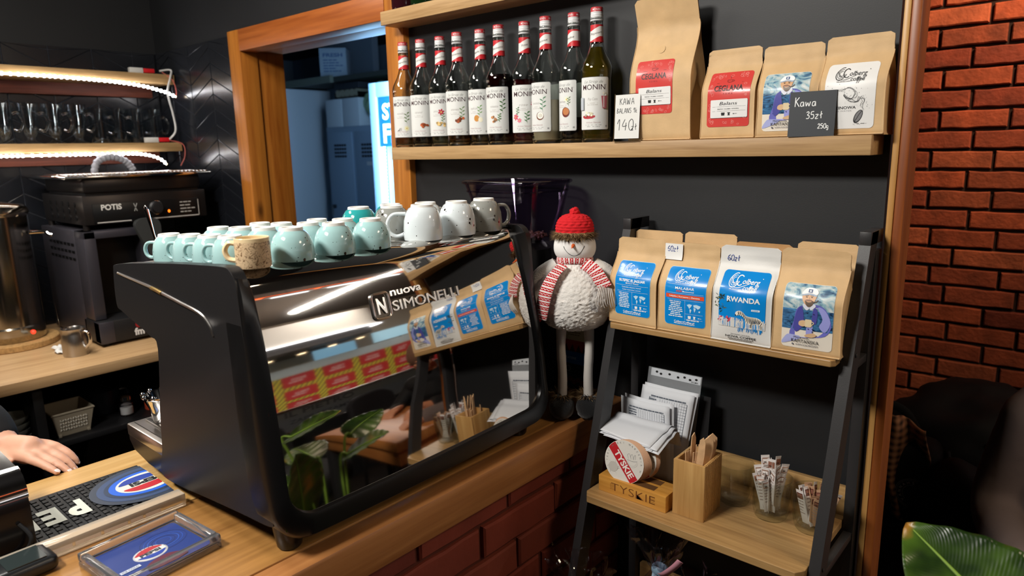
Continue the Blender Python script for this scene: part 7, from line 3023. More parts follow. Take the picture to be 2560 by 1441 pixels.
# ================================================================== foreground of the counter
M_RUB = mat('black_rubber_mat', '#17181a', rough=.6)
t = thing('bar_mat', 'black ribbed rubber bar mat with white letters and blue oval emblem', 'bar mat', (0, 0, CT), 0)
mx0, mx1, my0, my1 = -1.463, -1.257, -.12, .482
mb = MB()
mb.b2((mx0, my0, .0005), (mx1, my1, .0055), 0, .002)
for i in range(12):
    for j in range(40):
        x = mx0 + .010 + i * .0162
        y = my0 + .010 + j * .0148
        mb.b2((x, y, .005), (x + .0125, y + .0095, .0082), 0, .0015)
mb.build('rubber_base', [M_RUB], t)
a = Art()
for k, ch in enumerate('PEPSI'):
    a.text(ch, -.338 + k * .040, -.030, .062, '#cfd2c4', bold=.05, width=.031)
# letters read from the barista side: their x runs towards -y, their up towards +x
bar_fn = lambda u, v, h: (-1.355 + v, -u, .0086 + h)
a.lay(bar_fn, 'raised_letters', t, base=.0006)
a = Art()
for k, (rx, ry, c) in enumerate(((.098, .084, '#2b3648'), (.086, .072, '#31476e'), (.074, .060, '#23344f'), (.066, .053, '#1a5fd0'), (.054, .043, '#dcdccf'))):
    a.ellipse(0, 0, rx, ry, c, 48)
    a.up()
a.poly([(-.046, .010), (-.030, .026), (0, .034), (.030, .030), (.046, .012), (.02, .012), (-.02, .010)], '#b81f2c', 4)
a.poly([(-.046, -.010), (-.030, -.026), (0, -.034), (.030, -.030), (.046, -.012), (.02, -.010), (-.02, -.012)], '#22409c', 4)
a.up().text('PEPSI', 0, -.0075, .015, '#14161c', bold=.05, width=.060)
a.lay(lambda u, v, h: (-1.362 + v, min(.480, .462 - u), .0088 + h), 'emblem', t, base=.0006, step=.0003)

t = thing('coin_tray', 'clear acrylic coin tray with blue printed base and oval emblem', 'tray', (-1.100, .366, CT), .09)
mb = MB()
mb.b2((-.070, -.080, .0), (.070, .080, .010), 0, .003)
for a_, b_ in (((-.070, -.080, .010), (-.058, .080, .024)), ((.058, -.080, .010), (.070, .080, .024)), ((-.058, -.080, .010), (.058, -.068, .024)), ((-.058, .068, .010), (.058, .080, .024))):
    mb.b2(a_, b_, 0, .003)
mb.build('acrylic_body', [mat('thick_acrylic', '#f0f2f8', rough=.03, trans=.92, ior=1.35)], t)
a = Art()
a.rect(-.066, -.056, .066, .056, '#16337c', r=.006, nx=8)
a.up()
rnd = random.Random(2)
for k in range(5):
    a.stroke([(.026 + (.012 + .006 * k) * cos(i * pi / 16), .012 + (.012 + .006 * k) * .8 * sin(i * pi / 16)) for i in range(32)], .0012, ['#1e4aa6', '#122a68', '#2a56b4'][k % 3], closed=True)
a.ellipse(-.004, -.006, .026, .021, '#b9bcc0', 32)
a.up().ellipse(-.004, -.006, .0235, .0185, '#dad9d4', 32)
a.up()
a.poly([(-.026, .000), (-.016, .009), (-.004, .012), (.008, .010), (.018, .001), (.006, .001), (-.014, -.001)], '#b02834', 4)
a.poly([(-.026, -.010), (-.016, -.019), (-.004, -.023), (.008, -.021), (.018, -.011), (.004, -.012), (-.014, -.010)], '#22409c', 4)
a.up().text('PEPSI', -.004, -.009, .0075, '#2a2e3a', bold=.05, width=.032)
a.rect(-.060, -.030, -.030, -.023, '#c9d2e4', nx=2, ny=2)
a.poly([(.012, -.03), (.03, -.052), (-.03, -.052), (-.02, -.034)], '#5c2034', 3)
a.text('ICE COLD', -.045, -.0285, .004, '#16337c', bold=.03)
a.lay(lambda u, v, h: (-v, u, .0105 + h), 'printed_base', t, base=.0003, step=.0002)

t = thing('acrylic_strip', 'clear acrylic menu strip lying along the bar mat edge', 'menu holder', (-1.229, .275, CT), 0.02)
MB().b2((-.014, -.20, .0005), (.014, .20, .026), 0, .002).build('strip', [mat('frosted_acrylic', '#e9dcc8', rough=.12, trans=.55, ior=1.3)], t)
a = Art()
a.lines(-.16, .16, .010, 1, .006, .009, '#f2ece2', 4, 'C', .95)
a.lay(lambda u, v, h: (.0145 + h, u, v), 'white_print', t)

t = thing('cash_register_box', 'black receipt printer with chrome top band at the left edge', 'printer', (-1.375, .09, CT), 0)
mb = MB()
o_ = [(-.10, .0), (.102, .0), (.100, .075), (.094, .105), (.080, .122), (.055, .130), (-.10, .132)]
mb.prism(o_, lambda u, v, w: (u, w, v), -.16, .165)
mb.build('body', [mat('glossy_black_plastic', '#120e0e', rough=.18)], t, smooth=50)
mb = MB()
mb.prism([(.097, .092), (.0935, .108), (.081, .1235), (.056, .1315), (.056, .133), (.082, .125), (.095, .109), (.0985, .092)], lambda u, v, w: (u, w, v), -.155, .166)
mb.build('chrome_band', [M_CHROME], t, smooth=60)
o = MB().tube(spline([(-1.270, .235, CT + .055), (-1.255, .245, CT + .03), (-1.262, .225, CT + .006), (-1.258, .16, CT + .005), (-1.27, .10, CT + .005)], 8), .003, 8).build('black_cable', [M_RUB])
tag(o, 'black cable hanging beside the receipt printer', 'cable')
t = thing('card_terminal', 'dark card terminal lying at the bottom left corner', 'terminal', (-1.205, .185, CT), .05)
mb = MB()
mb.box((0, 0, .014), (.062, .15, .026), 0, .010, seg=4)
mb.build('body', [mat('terminal_grey', '#1c1e20', rough=.3)], t)
mb = MB()
mb.box((0, .035, .0275), (.048, .052, .001), 0)
mb.build('screen', [mat('dark_screen', '#2c3434', rough=.1)], t)

# ================================================================== people
M_SKIN = mat('skin', '#d9a58a', rough=.5, sss=.12)
M_SKIN2 = mat('skin_tanned', '#c98a68', rough=.5, sss=.12)


class Body(MB):
    """overlapping tapered limbs and ellipsoids that a voxel remesh fuses into one skin"""

    def limb(self, pts, r, n=6, seg=14):
        P = spline(pts, n)
        R = []
        k = len(r) - 1
        for i in range(len(P)):
            u = i / (len(P) - 1) * k
            j = min(int(u), k - 1)
            R.append(r[j] + (r[j + 1] - r[j]) * (u - j))
        self.tube(P, R, seg)
        self.sphere(P[0], R[0], seg, 8)
        self.sphere(P[-1], R[-1], seg, 8)
        return self

    def fuse(self, name, m, parent, voxel, smooth=6):
        o = self.build(name, [m], parent, smooth=180)
        md = o.modifiers.new('fuse', 'REMESH')
        md.mode = 'VOXEL'
        md.voxel_size = voxel
        md.use_smooth_shade = True
        if smooth:
            ms = o.modifiers.new('soften', 'SMOOTH')
            ms.iterations = smooth
            ms.factor = .5
        return o


def head_shape(b, c, f, up, s=1.0):
    """head with brow, nose, jaw and ears; c = centre, f = facing, up = up"""
    f, up = Vector(f).normalized(), Vector(up).normalized()
    r = f.cross(up).normalized()
    c = Vector(c)
    W = lambda x, y, z: c + (r * x + f * y + up * z) * s
    M = Matrix((r, f, up)).transposed().to_4x4()
    M.translation = c
    b.x = M
    b.sphere((0, -.012 * s, .030 * s), .092 * s, 24, 16, scale=(.84, 1.05, .98))
    b.sphere((0, .022 * s, -.040 * s), .064 * s, 20, 14, scale=(.86, .95, 1.12))
    b.sphere((0, .068 * s, -.085 * s), .024 * s, 14, 10, scale=(1.1, .9, .8))
    b.sphere((0, .088 * s, -.018 * s), .017 * s, 12, 8, scale=(.85, 1.2, 1.0))
    b.sphere((0, .083 * s, .004 * s), .011 * s, 12, 8, scale=(.8, 1.1, 1.8))
    b.sphere((0, .080 * s, .028 * s), .030 * s, 14, 8, scale=(1.5, .4, .4))
    b.sphere((0, .078 * s, -.052 * s), .017 * s, 12, 8, scale=(1.4, .6, .45))
    for sg in (-1, 1):
        b.sphere((sg * .080 * s, -.012 * s, -.004 * s), .022 * s, 12, 8, scale=(.35, .75, 1.25))
        b.sphere((sg * .040 * s, .052 * s, -.020 * s), .026 * s, 12, 8, scale=(1.0, .8, .8))
    b.x = None
    return W, M


def hand_shape(b, wrist, d, n, s=1.0, curl=(.2, .25, .3, .4), side=1):
    """palm, four fingers of unequal length and a thumb leaving the palm's edge; d = pointing, n = back of hand"""
    d, n = Vector(d).normalized(), Vector(n).normalized()
    x = d.cross(n).normalized() * side
    w = Vector(wrist)
    P = lambda u, v, k: w + (x * u + d * v + n * k) * s
    b.limb([P(0, -.02, 0), P(0, .02, .001), P(.0, .05, .002)], [.024 * s, .028 * s, .030 * s], 4)
    for u in (-.028, -.010, .009, .026):
        b.limb([P(u * .5, .02, 0), P(u, .055, .003), P(u * 1.08, .088, .002)], [.015 * s, .013 * s, .0115 * s], 4, 12)
    tips = []
    for (u, l, c) in ((-.030, .060, curl[3]), (-.0105, .074, curl[2]), (.0095, .080, curl[1]), (.0295, .070, curl[0])):
        b1 = P(u * 1.08, .086, .002)
        pts = [b1]
        ang = .08
        p = b1
        for seg_, k in ((.44, .7), (.32, 1.0), (.24, .8)):
            ang += c * k
            p = p + (d * cos(ang) - n * sin(ang) + x * (u * .8)) * l * seg_ * s
            pts.append(p)
        b.limb(pts, [.0098 * s, .0090 * s, .0082 * s, .0066 * s], 4, 12)
        tips.append((pts[-1], (pts[-1] - pts[-2]).normalized()))
    tp = [P(.022, .012, -.004), P(.044, .034, -.008), P(.056, .058, -.010), P(.058, .082, -.012)]
    b.limb(tp, [.016 * s, .0125 * s, .0105 * s, .0078 * s], 4, 12)
    tips.append((tp[-1], (tp[-1] - tp[-2]).normalized()))
    return tips


# barista: stands behind the counter just outside the picture, left hand resting on the bar board
BX, BY = -2.03, .02
t = thing('person', 'person in a black sweater whose hand rests on the bar board', 'person', (0, 0, 0), 0)
b = Body()
zr = lambda z: H + z
for s_, fy in ((-1, BY - .10), (1, BY + .10)):
    b.limb([(BX, fy, zr(-.78)), (BX + .01, fy, zr(-1.18)), (BX - .01, fy, zr(-1.58))], [.082, .056, .040])
    b.limb([(BX - .02, fy, .045), (BX + .07, fy, .035), (BX + .14, fy + s_ * .01, .028)], [.040, .040, .028])
b.limb([(BX, BY, zr(-.80)), (BX, BY, zr(-.60)), (BX + .01, BY, zr(-.40)), (BX, BY, zr(-.30))], [.125, .112, .122, .085])
b.limb([(BX, BY - .12, zr(-.34)), (BX, BY + .12, zr(-.34))], [.062, .062])
b.limb([(BX, BY, zr(-.32)), (BX + .02, BY, zr(-.20))], [.050, .048])
wl = Vector((-1.705, .322, CT + .034))
b.limb([(BX, BY + .165, zr(-.335)), (BX - .01, BY + .225, zr(-.58)), (wl.x - .10, wl.y - .03, wl.z + .05), tuple(wl)], [.050, .042, .034, .025], 8)
b.limb([(BX, BY - .165, zr(-.335)), (BX - .03, BY - .22, zr(-.60)), (BX + .04, BY - .20, zr(-.85))], [.050, .040, .026], 8)
hd_, Mh = head_shape(b, (BX + .03, BY, zr(-.08)), (1, .15, -.15), (0, 0, 1))
tips = hand_shape(b, wl, (.87, .47, -.10), (.08, .06, 1), 1.0, (.10, .16, .24, .30), 1)
hand_shape(b, (BX + .05, BY - .20, zr(-.87)), (.1, .02, -1), (0, -1, 0), 1.0, (.3, .35, .4, .45), 1)
b.fuse('body', M_SKIN, t, .0045, 3)
c = Body()
c.limb([(BX, BY, zr(-.86)), (BX, BY, zr(-.60)), (BX + .01, BY, zr(-.40)), (BX, BY, zr(-.31))], [.140, .130, .138, .095])
c.limb([(BX, BY - .12, zr(-.34)), (BX, BY + .12, zr(-.34))], [.076, .076])
c.limb([(BX, BY + .165, zr(-.335)), (BX - .01, BY + .225, zr(-.58)), (wl.x - .10, wl.y - .03, wl.z + .05), (wl.x - .035, wl.y - .010, wl.z + .018)], [.064, .056, .047, .040], 8)
c.limb([(BX, BY - .165, zr(-.335)), (BX - .03, BY - .22, zr(-.60)), (BX + .03, BY - .20, zr(-.80))], [.064, .054, .042], 8)
c.fuse('sweater', mat('black_sweater', '#101013', rough=.9), t, .008)
c = Body()
for fy in (BY - .10, BY + .10):
    c.limb([(BX, fy, zr(-.80)), (BX + .01, fy, zr(-1.18)), (BX - .01, fy, zr(-1.60))], [.096, .072, .062])
c.limb([(BX, BY - .06, zr(-.84)), (BX, BY + .06, zr(-.84))], [.11, .11])
c.fuse('trousers', mat('dark_trousers', '#1a1c22', rough=.9), t, .010)
c = Body()
for fy in (BY - .10, BY + .10):
    c.limb([(BX - .04, fy, .042), (BX + .08, fy, .040), (BX + .15, fy, .034)], [.046, .046, .034])
c.v = [(v[0], v[1], max(v[2], .0)) for v in c.v]
c.fuse('shoes', M_SBLACK, t, .008)
c = Body()
c.x = Mh
c.sphere((0, -.030, .050), .104, 24, 16, scale=(.86, 1.0, .98))
c.sphere((0, -.085, -.05), .07, 16, 12, scale=(.9, .6, 1.4))
c.x = None
c.fuse('hair', mat('brown_hair', '#3a261a', rough=.6), t, .008)
mb = MB()
for tp, td in tips:
    q = td.to_track_quat('Y', 'Z').to_matrix().to_4x4()
    mb.x = Matrix.Translation(tp + Vector((0, 0, .0050))) @ q
    mb.sphere((0, .001, 0), .0055, 12, 8, scale=(.85, 1.35, .32))
mb.x = None
mb.build('fingernails', [mat('pale_nail', '#f0d8d2', rough=.15)], t)
for sg in (-1, 1):
    MB().sphere(Mh @ Vector((sg * .031, .076, .004)), .0115, 12, 8).build('eye', [mat('eye_white', '#e6e2dc', rough=.2)], t)

# bench guest in the grey sweater, back of the torso at the right edge of the picture
t = thing('person', 'person in a grey-brown sweater seated at the right edge of the picture', 'person', (0, 0, 0), 0)
GX, GY = .06, 2.06


def seated(b, X, Y, f, hipz, shz, lean, wide, leg=.42):
    """pelvis, torso, thighs and shins of a seated figure facing f (2-D)"""
    fx, fy = f
    sx, sy = -fy, fx
    hip = Vector((X, Y, hipz))
    sh = Vector((X + fx * lean, Y + fy * lean, shz))
    for s_ in (-1, 1):
        hp = hip + Vector((sx * s_ * .09, sy * s_ * .09, -.02))
        kn = hp + Vector((fx * leg, fy * leg, .02))
        ft = Vector((kn.x - fx * .03, kn.y - fy * .03, .07))
        b.limb([hp, (hp + kn) / 2, kn], [.092 * wide, .082, .060])
        b.limb([kn, (kn + ft) / 2, ft], [.058, .054, .042])
        b.limb([(ft.x - fx * .03, ft.y - fy * .03, .045), (ft.x + fx * .16, ft.y + fy * .16, .035)], [.042, .034])
    b.limb([hip, hip.lerp(sh, .4), hip.lerp(sh, .75), sh], [.150 * wide, .142 * wide, .150 * wide, .10 * wide], 8)
    b.limb([sh + Vector((sx * .13, sy * .13, -.03)), sh + Vector((-sx * .13, -sy * .13, -.03))], [.075, .075])
    b.limb([sh, sh + Vector((fx * .04, fy * .04, .12))], [.056, .052])
    return hip, sh


for kind in ('body', 'sweater', 'trousers'):
    b = Body()
    hip, sh = seated(b, GX, GY, (.32, -.95), .56, 1.07, .06, 1.06)
    if kind == 'body':
        W_, Mg = head_shape(b, sh + Vector((.03, -.07, .25)), (.32, -.95, -.1), (0, 0, 1))
        for s_ in (-1, 1):
            e_ = sh + Vector((.95 * s_ * .22, .32 * s_ * .22, -.27))
            w_ = e_ + Vector((.08, -.25, -.02))
            b.limb([sh + Vector((.95 * s_ * .17, .32 * s_ * .17, -.04)), e_, w_], [.050, .040, .026], 8)
            hand_shape(b, w_, (.32, -.95, -.05), (0, 0, 1), 1.0, (.3, .35, .4, .45), s_)
        b.fuse('body', M_SKIN2, t, .007)
    elif kind == 'sweater':
        c = Body()
        c.limb([hip + Vector((0, 0, .06)), hip.lerp(sh, .35), hip.lerp(sh, .72), sh], [.192, .188, .188, .115], 8, 24)
        c.limb([sh + Vector((.12, .04, -.03)), sh + Vector((-.12, -.04, -.03))], [.094, .094])
        for s_ in (-1, 1):
            e_ = sh + Vector((.95 * s_ * .22, .32 * s_ * .22, -.27))
            w_ = e_ + Vector((.07, -.22, -.018))
            c.limb([sh + Vector((.95 * s_ * .17, .32 * s_ * .17, -.04)), e_, w_], [.068, .058, .044], 8)
        c.fuse('sweater', mat('grey_brown_sweater', '#6a5c58', rough=.95, bump=.5, bscale=35), t, .010, 8)
    else:
        c = Body()
        seated(c, GX, GY, (.32, -.95), .555, .72, .02, 1.14)
        c.v = [(v[0], v[1], max(v[2], .01)) for v in c.v]
        c.fuse('trousers', mat('dark_trousers', '#1a1c22'), t, .011)
c = Body()
c.x = Mg
c.sphere((0, -.026, .045), .105, 24, 16, scale=(.86, 1.0, .98))
c.x = None
c.fuse('hair', mat('brown_hair', '#3a261a'), t, .008)

# guest with glasses and a knit cap at the table, seen in the mirror
t = thing('person', 'person in black with glasses and brown knit cap at the table, mirrored in the machine', 'person', (0, 0, 0), 0)
QX, QY = .78, 2.40
b = Body()
hip, sh = seated(b, QX, QY, (-.35, -.94), .52, .99, .16, 1.0)
W_, Mq = head_shape(b, sh + Vector((-.05, -.12, .20)), (-.75, -.62, -.22), (-.15, -.2, 1))
hn = []
for s_ in (-1, 1):
    e_ = sh + Vector((.94 * s_ * .22 - .04, -.35 * s_ * .22 - .10, -.22))
    w_ = Vector((QX - .16 + s_ * .10, QY - .46, .795))
    b.limb([sh + Vector((.94 * s_ * .17, -.35 * s_ * .17, -.04)), e_, tuple(w_)], [.048, .038, .025], 8)
    hand_shape(b, w_, (-.35, -.92, -.10), (0, 0, 1), 1.0, (.3, .35, .35, .4), -s_)
b.fuse('body', M_SKIN2, t, .006, 4)
c = Body()
c.limb([hip + Vector((0, 0, .04)), hip.lerp(sh, .4), hip.lerp(sh, .75), sh], [.175, .168, .170, .11], 8)
c.limb([sh + Vector((.13, -.05, -.03)), sh + Vector((-.13, .05, -.03))], [.09, .09])
for s_ in (-1, 1):
    e_ = sh + Vector((.94 * s_ * .22 - .04, -.35 * s_ * .22 - .10, -.22))
    w_ = Vector((QX - .16 + s_ * .10, QY - .46, .795))
    c.limb([sh + Vector((.94 * s_ * .17, -.35 * s_ * .17, -.04)), e_, tuple(e_.lerp(w_, .6))], [.066, .055, .046], 8)
c.fuse('jacket', mat('black_jacket', '#0d0d10', rough=.8), t, .010)
c = Body()
seated(c, QX, QY, (-.35, -.94), .515, .68, .02, 1.1)
c.v = [(v[0], v[1], max(v[2], .01)) for v in c.v]
c.fuse('trousers', mat('dark_trousers', '#1a1c22'), t, .011)
c = Body()
c.x = Mq
c.sphere((0, -.018, .052), .104, 26, 18, scale=(.88, 1.04, .98))
c.x = None
o = c.fuse('knit_cap', mat('brown_knit_cap', '#6a4a3a', rough=.95, bump=.6, bscale=120), t, .007, 3)
mb = MB()
mb.x = Mq
for sg in (-1, 1):
    mb.tube([(sg * .033 + .025 * cos(k * pi / 10), .096 - .006 * abs(cos(k * pi / 10)), .004 + .019 * sin(k * pi / 10)) for k in range(20)], .0028, 6, closed=True)
    mb.tube([(sg * .060, .09, .008), (sg * .082, .03, .010), (sg * .086, -.02, .004)], .0026, 6)
mb.tube([(-.009, .098, .008), (.009, .098, .008)], .0026, 6)
mb.x = None
mb.build('glasses', [M_SBLACK], t)

# table, benches, coats and bag in the seating niche
t = thing('wooden_table', 'small wooden table in front of the seated guest, seen in the mirror', 'table', (.62, 1.78, 0), 0)
MB().b2((-.36, -.22, .725), (.36, .27, .765), 0, .003).build('tabletop', [wood('orange_table', '#a05a28', '#cf8a4a', 'X', .8, .4, contrast=.8)], t)
MB().b2((-.34, -.20, .665), (.34, .25, .724), 0, .002).build('apron', [wood('orange_table', '#a05a28', '#cf8a4a')], t)
for x in (-.30, .30):
    for y in (-.16, .21):
        MB().b2((x - .025, y - .025, 0), (x + .025, y + .025, .664), 0, .002).build('leg', [M_BLKMETAL], t)
t = thing('seat_bench', 'black upholstered bench in the niche below the brick wall', 'bench', (0, 0, 0))
MB().b2((-1.10, 2.28, .05), (-.03, 2.98, .40), 0, .01).build('seat_base', [M_CAB], t)
MB().b2((-1.10, 2.26, .401), (-.03, 2.97, .48), 0, .02).build('cushion', [mat('black_upholstery', '#0f0f12', rough=.8)], t)
t = thing('stool', 'dark stool under the guest in the grey-brown sweater', 'stool', (GX, GY, 0), 0)
MB().lathe([(0, .395), (.17, .395), (.18, .41), (.17, .425), (0, .425)], seg=28).build('seat', [M_CAB], t)
for k in range(4):
    a_ = pi / 4 + k * pi / 2
    MB().tube([(.10 * cos(a_), .10 * sin(a_), .396), (.17 * cos(a_), .17 * sin(a_), .0)], .011, 8).build('leg', [M_BLKMETAL], t)
t = thing('stool', 'dark stool under the guest with the knit cap', 'stool', (QX, QY, 0), 0)
MB().lathe([(0, .355), (.17, .355), (.18, .37), (.17, .385), (0, .385)], seg=28).build('seat', [M_CAB], t)
for k in range(4):
    a_ = pi / 4 + k * pi / 2
    MB().tube([(.10 * cos(a_), .10 * sin(a_), .356), (.16 * cos(a_), .16 * sin(a_), .0)], .011, 8).build('leg', [M_BLKMETAL], t)


def blob(name, label, cat, c, r, scale, amp, freq, seed, m, floor=None, parts=None):
    mb = MB()
    mb.sphere((0, 0, 0), r, 48, 32, scale=scale)
    v2 = []
    for v in mb.v:
        p = Vector(v)
        k = noise.noise(p * freq + Vector((seed, 0, 0))) + .5 * noise.noise(p * freq * 2.3 + Vector((0, seed, 0)))
        q = p * (1 + amp * k)
        if floor is not None:
            q.z = max(q.z, floor)
        v2.append(tuple(q))
    mb.v = v2
    t_ = thing(name, label, cat, c, 0)
    mb.build('fabric', [m], t_, smooth=60)
    return t_


M_COAT = mat('black_padded_coat', '#08090e', rough=.75)
ct = blob('coat', 'black padded coat heaped on the bench before the brick wall', 'coat', (-.255, 2.62, .665), .30, (.92, .75, .72), .18, 6, 4, M_COAT, -.18)
MB().tube([(-.045, -.232, .06), (-.035, -.235, .01)], .006, 8).build('zip_pull', [M_STEELB], ct)
for p in ((.06, -.215, .115), (.065, -.225, .09), (.072, -.23, .05)):
    MB().sphere(p, .005, 8, 6).build('snap_button', [M_STEELB], ct)
blob('coat', 'second black coat lying lower on the bench edge behind the plant', 'coat', (-.24, 2.34, .60), .16, (1.1, .5, .72), .2, 7, 9, M_COAT, -.12)


def plaid():
    m = mat('plaid_wool', '#7a5238', rough=.9)
    nt = m.node_tree
    N, L = nt.nodes.new, nt.links.new
    tc = N('ShaderNodeTexCoord')
    outs = []
    for d_, s_ in (('X', 14), ('Z', 14)):
        w = N('ShaderNodeTexWave')
        w.bands_direction = d_
        w.inputs['Scale'].default_value = s_
        L(tc.outputs['Object'], w.inputs['Vector'])
        outs.append(w.outputs['Fac'])
    ad = N('ShaderNodeMath')
    ad.operation = 'ADD'
    L(outs[0], ad.inputs[0])
    L(outs[1], ad.inputs[1])
    r = N('ShaderNodeValToRGB')
    r.color_ramp.elements[0].color = (*lin('#2a1a18'), 1)
    r.color_ramp.elements[1].color = (*lin('#b8825a'), 1)
    r.color_ramp.elements[1].position = .9
    md = N('ShaderNodeMath')
    md.operation = 'MULTIPLY'
    md.inputs[1].default_value = .5
    L(ad.outputs[0], md.inputs[0])
    L(md.outputs[0], r.inputs['Fac'])
    L(r.outputs['Color'], nt.nodes['Principled BSDF'].inputs['Base Color'])
    return m


t = thing('plaid_scarf', 'brown plaid scarf hanging beside the end post', 'scarf', (-.425, 2.315, .44), .3)
mb = MB()
mb.grid(lambda u, v: (-.075 + .15 * u + .012 * sin(8 * v + 3 * u), .03 * sin(9 * u + 2 * v) - .02 * v, .05 + .34 * v + .02 * sin(5 * u)), 24, 30)
o = mb.build('cloth', [plaid()], t, smooth=60)
md = o.modifiers.new('thickness', 'SOLIDIFY')
md.thickness = .006
t = thing('shoulder_bag', 'black bag with round white-lettered badge beside the end post', 'bag', (-.492, 2.372, .4805), 0)
mb = MB()
mb.box((0, 0, .135), (.36, .15, .27), 0, .045, seg=4)
mb.build('bag_body', [mat('black_canvas', '#0b0b0d', rough=.85)], t)
a = Art()
for rr in (.048, .044, .028):
    a.stroke([(rr * cos(k * pi / 24), rr * sin(k * pi / 24)) for k in range(48)], .0014, '#8a8684', closed=True)
for i, ch in enumerate('SAVANNAHSAVANNAH'):
    an = pi / 2 - i * 2 * pi / 16
    a.text(ch, .032 * cos(an), .032 * sin(an), .0085, '#a8a29e', rot=an - pi / 2, bold=.02)
a.lay(lambda u, v, h: (.122 + u, -.0755 - h, .115 + v), 'badge', t)
MB().tube(spline([(-.12, 0, .265), (-.06, -.01, .36), (.06, -.01, .36), (.12, 0, .265)], 8), .009, 8, flat=(1.5, .5)).build('strap', [mat('black_canvas', '#0b0b0d')], t)
t = thing('wall_plate', 'black round disc hung on the brick wall behind the end post', 'wall disc', (-.726, 2.972, H - .255), 0)
mb = MB()
mb.lathe([(0, 0), (.145, 0), (.148, .004), (.140, .014), (0, .016)], seg=48)
mb.v = [(v[0], -v[2], v[1]) for v in mb.v]
mb.build('disc', [mat('matte_black_disc', '#09090a', rough=.7)], t)

# ================================================================== potted plant
def leaf_mat():
    m = mat('glossy_leaf', '#2f5a1c', rough=.28, coat=.2)
    nt = m.node_tree
    N, L = nt.nodes.new, nt.links.new
    p = nt.nodes['Principled BSDF']
    tc = N('ShaderNodeTexCoord')
    n_ = N('ShaderNodeTexNoise')
    n_.inputs['Scale'].default_value = 11
    n_.inputs['Detail'].default_value = 3
    L(tc.outputs['Object'], n_.inputs['Vector'])
    r = N('ShaderNodeValToRGB')
    e = r.color_ramp.elements
    e[0].position, e[0].color = .38, (*lin('#1c3010'), 1)
    e[1].position, e[1].color = .74, (*lin('#a8782e'), 1)
    k = e.new(.60)
    k.color = (*lin('#43601e'), 1)
    L(n_.outputs['Fac'], r.inputs['Fac'])
    L(r.outputs['Color'], p.inputs['Base Color'])
    w = N('ShaderNodeTexWave')
    at = N('ShaderNodeAttribute')
    at.attribute_name = 'blade'
    w.inputs['Scale'].default_value = 4.2
    w.inputs['Distortion'].default_value = .6
    L(at.outputs['Vector'], w.inputs['Vector'])
    b_ = N('ShaderNodeBump')
    b_.inputs['Strength'].default_value = .12
    b_.inputs['Distance'].default_value = .004
    L(w.outputs['Fac'], b_.inputs['Height'])
    L(b_.outputs['Normal'], p.inputs['Normal'])
    return m


LEAF = leaf_mat()
M_STEM = mat('leaf_stem', '#7a9a3a', rough=.4)
PLX, PLY = .075, 1.10
t = thing('potted_plant', 'broad-leaved green plant with browning edges at the bottom right corner', 'plant', (PLX, PLY, 0), 0)
MB().lathe([(0, .0), (.10, 0), (.105, .005), (.135, .26), (.14, .27), (.13, .275), (.122, .26), (0, .25)], seg=36).build('pot', [mat('dark_plant_pot', '#1d1b1b', rough=.5)], t)
MB().lathe([(0, .252), (.121, .256), (0, .262)], seg=24).build('soil', [mat('soil', '#1c140e', rough=1)], t)


def leaf(base, tip, width, nrm, cup_=.25, droop=.12, root=(0, 0, .26)):
    B, T = Vector(base), Vector(tip)
    ax = T - B
    L_ = ax.length
    d = ax.normalized()
    n = Vector(nrm)
    n = (n - d * n.dot(d)).normalized()
    s = d.cross(n)
    nu, nv = 21, 34
    vs, al = [], []

    def pt(u, v):
        a_ = u * 2 - 1
        w_ = width / 2 * (sin(pi * min(1, v ** .62)) ** .75 if 0 < v < 1 else 0.001)
        lobe = -.10 * L_ * (abs(a_) ** 1.6) * max(0, 1 - v * 3.2)
        c_ = cup_ * width * (abs(a_) ** 1.5) * .35 * (w_ / (width / 2))
        z_ = -droop * L_ * v * v + c_ + .012 * width * sin(v * 40) * abs(a_)
        return B + d * (v * L_ + lobe) + s * (a_ * w_) + n * z_
    for j in range(nv):
        for i in range(nu):
            u, v = i / (nu - 1), j / (nv - 1)
            vs.append(pt(u, v))
            al.append((v * 3.2 - abs(u - .5) * 1.5, u, 0))
    fs = [(j * nu + i, j * nu + i + 1, (j + 1) * nu + i + 1, (j + 1) * nu + i) for j in range(nv - 1) for i in range(nu - 1)]
    mb = MB().add(vs, fs)
    o = mb.build('leaf', [LEAF], t, smooth=180, fix=False)
    at = o.data.attributes.new('blade', 'FLOAT_VECTOR', 'POINT')
    at.data.foreach_set('vector', [c for v in al for c in v])
    md = o.modifiers.new('thickness', 'SOLIDIFY')
    md.thickness = .0012
    mid = [tuple(pt(.5, v / 16) + n * .001) for v in range(0, 16)]
    R_ = Vector(root)
    stem = spline([tuple(R_), tuple(R_.lerp(B, .5) + Vector((0, 0, .05))), tuple(B - d * .04 + n * -.0), mid[0]], 7)
    mb = MB()
    mb.tube(stem + mid[1:], [.005] * len(stem) + [.0042 - .0036 * k / 15 for k in range(15)], 8)
    mb.build('stem', [M_STEM], o)
    return o


Pz = lambda x, y, z: (x - PLX, y - PLY, H + z)
leaf(Pz(-.005, .955, -.618), Pz(-.172, 1.045, -.535), .175, (-.2, -.45, 1), .25, .05)
leaf(Pz(.03, .97, -.95), Pz(-.135, .915, -.69), .245, (-1, .25, .35), .15, .06)
leaf(Pz(.03, 1.18, -.80), Pz(-.11, 1.26, -.72), .155, (-.5, .1, 1), .2, .10)
leaf(Pz(.06, 1.22, -.74), Pz(.10, 1.40, -.66), .150, (-.4, .1, 1), .2, .12)
leaf(Pz(.13, 1.10, -.80), Pz(.30, 1.10, -.75), .165, (.1, -.2, 1), .2, .15)
leaf(Pz(.04, 1.05, -1.05), Pz(-.09, 1.12, -.95), .150, (-.8, .0, .6), .2, .1)
leaf(Pz(.10, .98, -.85), Pz(.20, .84, -.80), .160, (.1, -.2, 1), .2, .15)

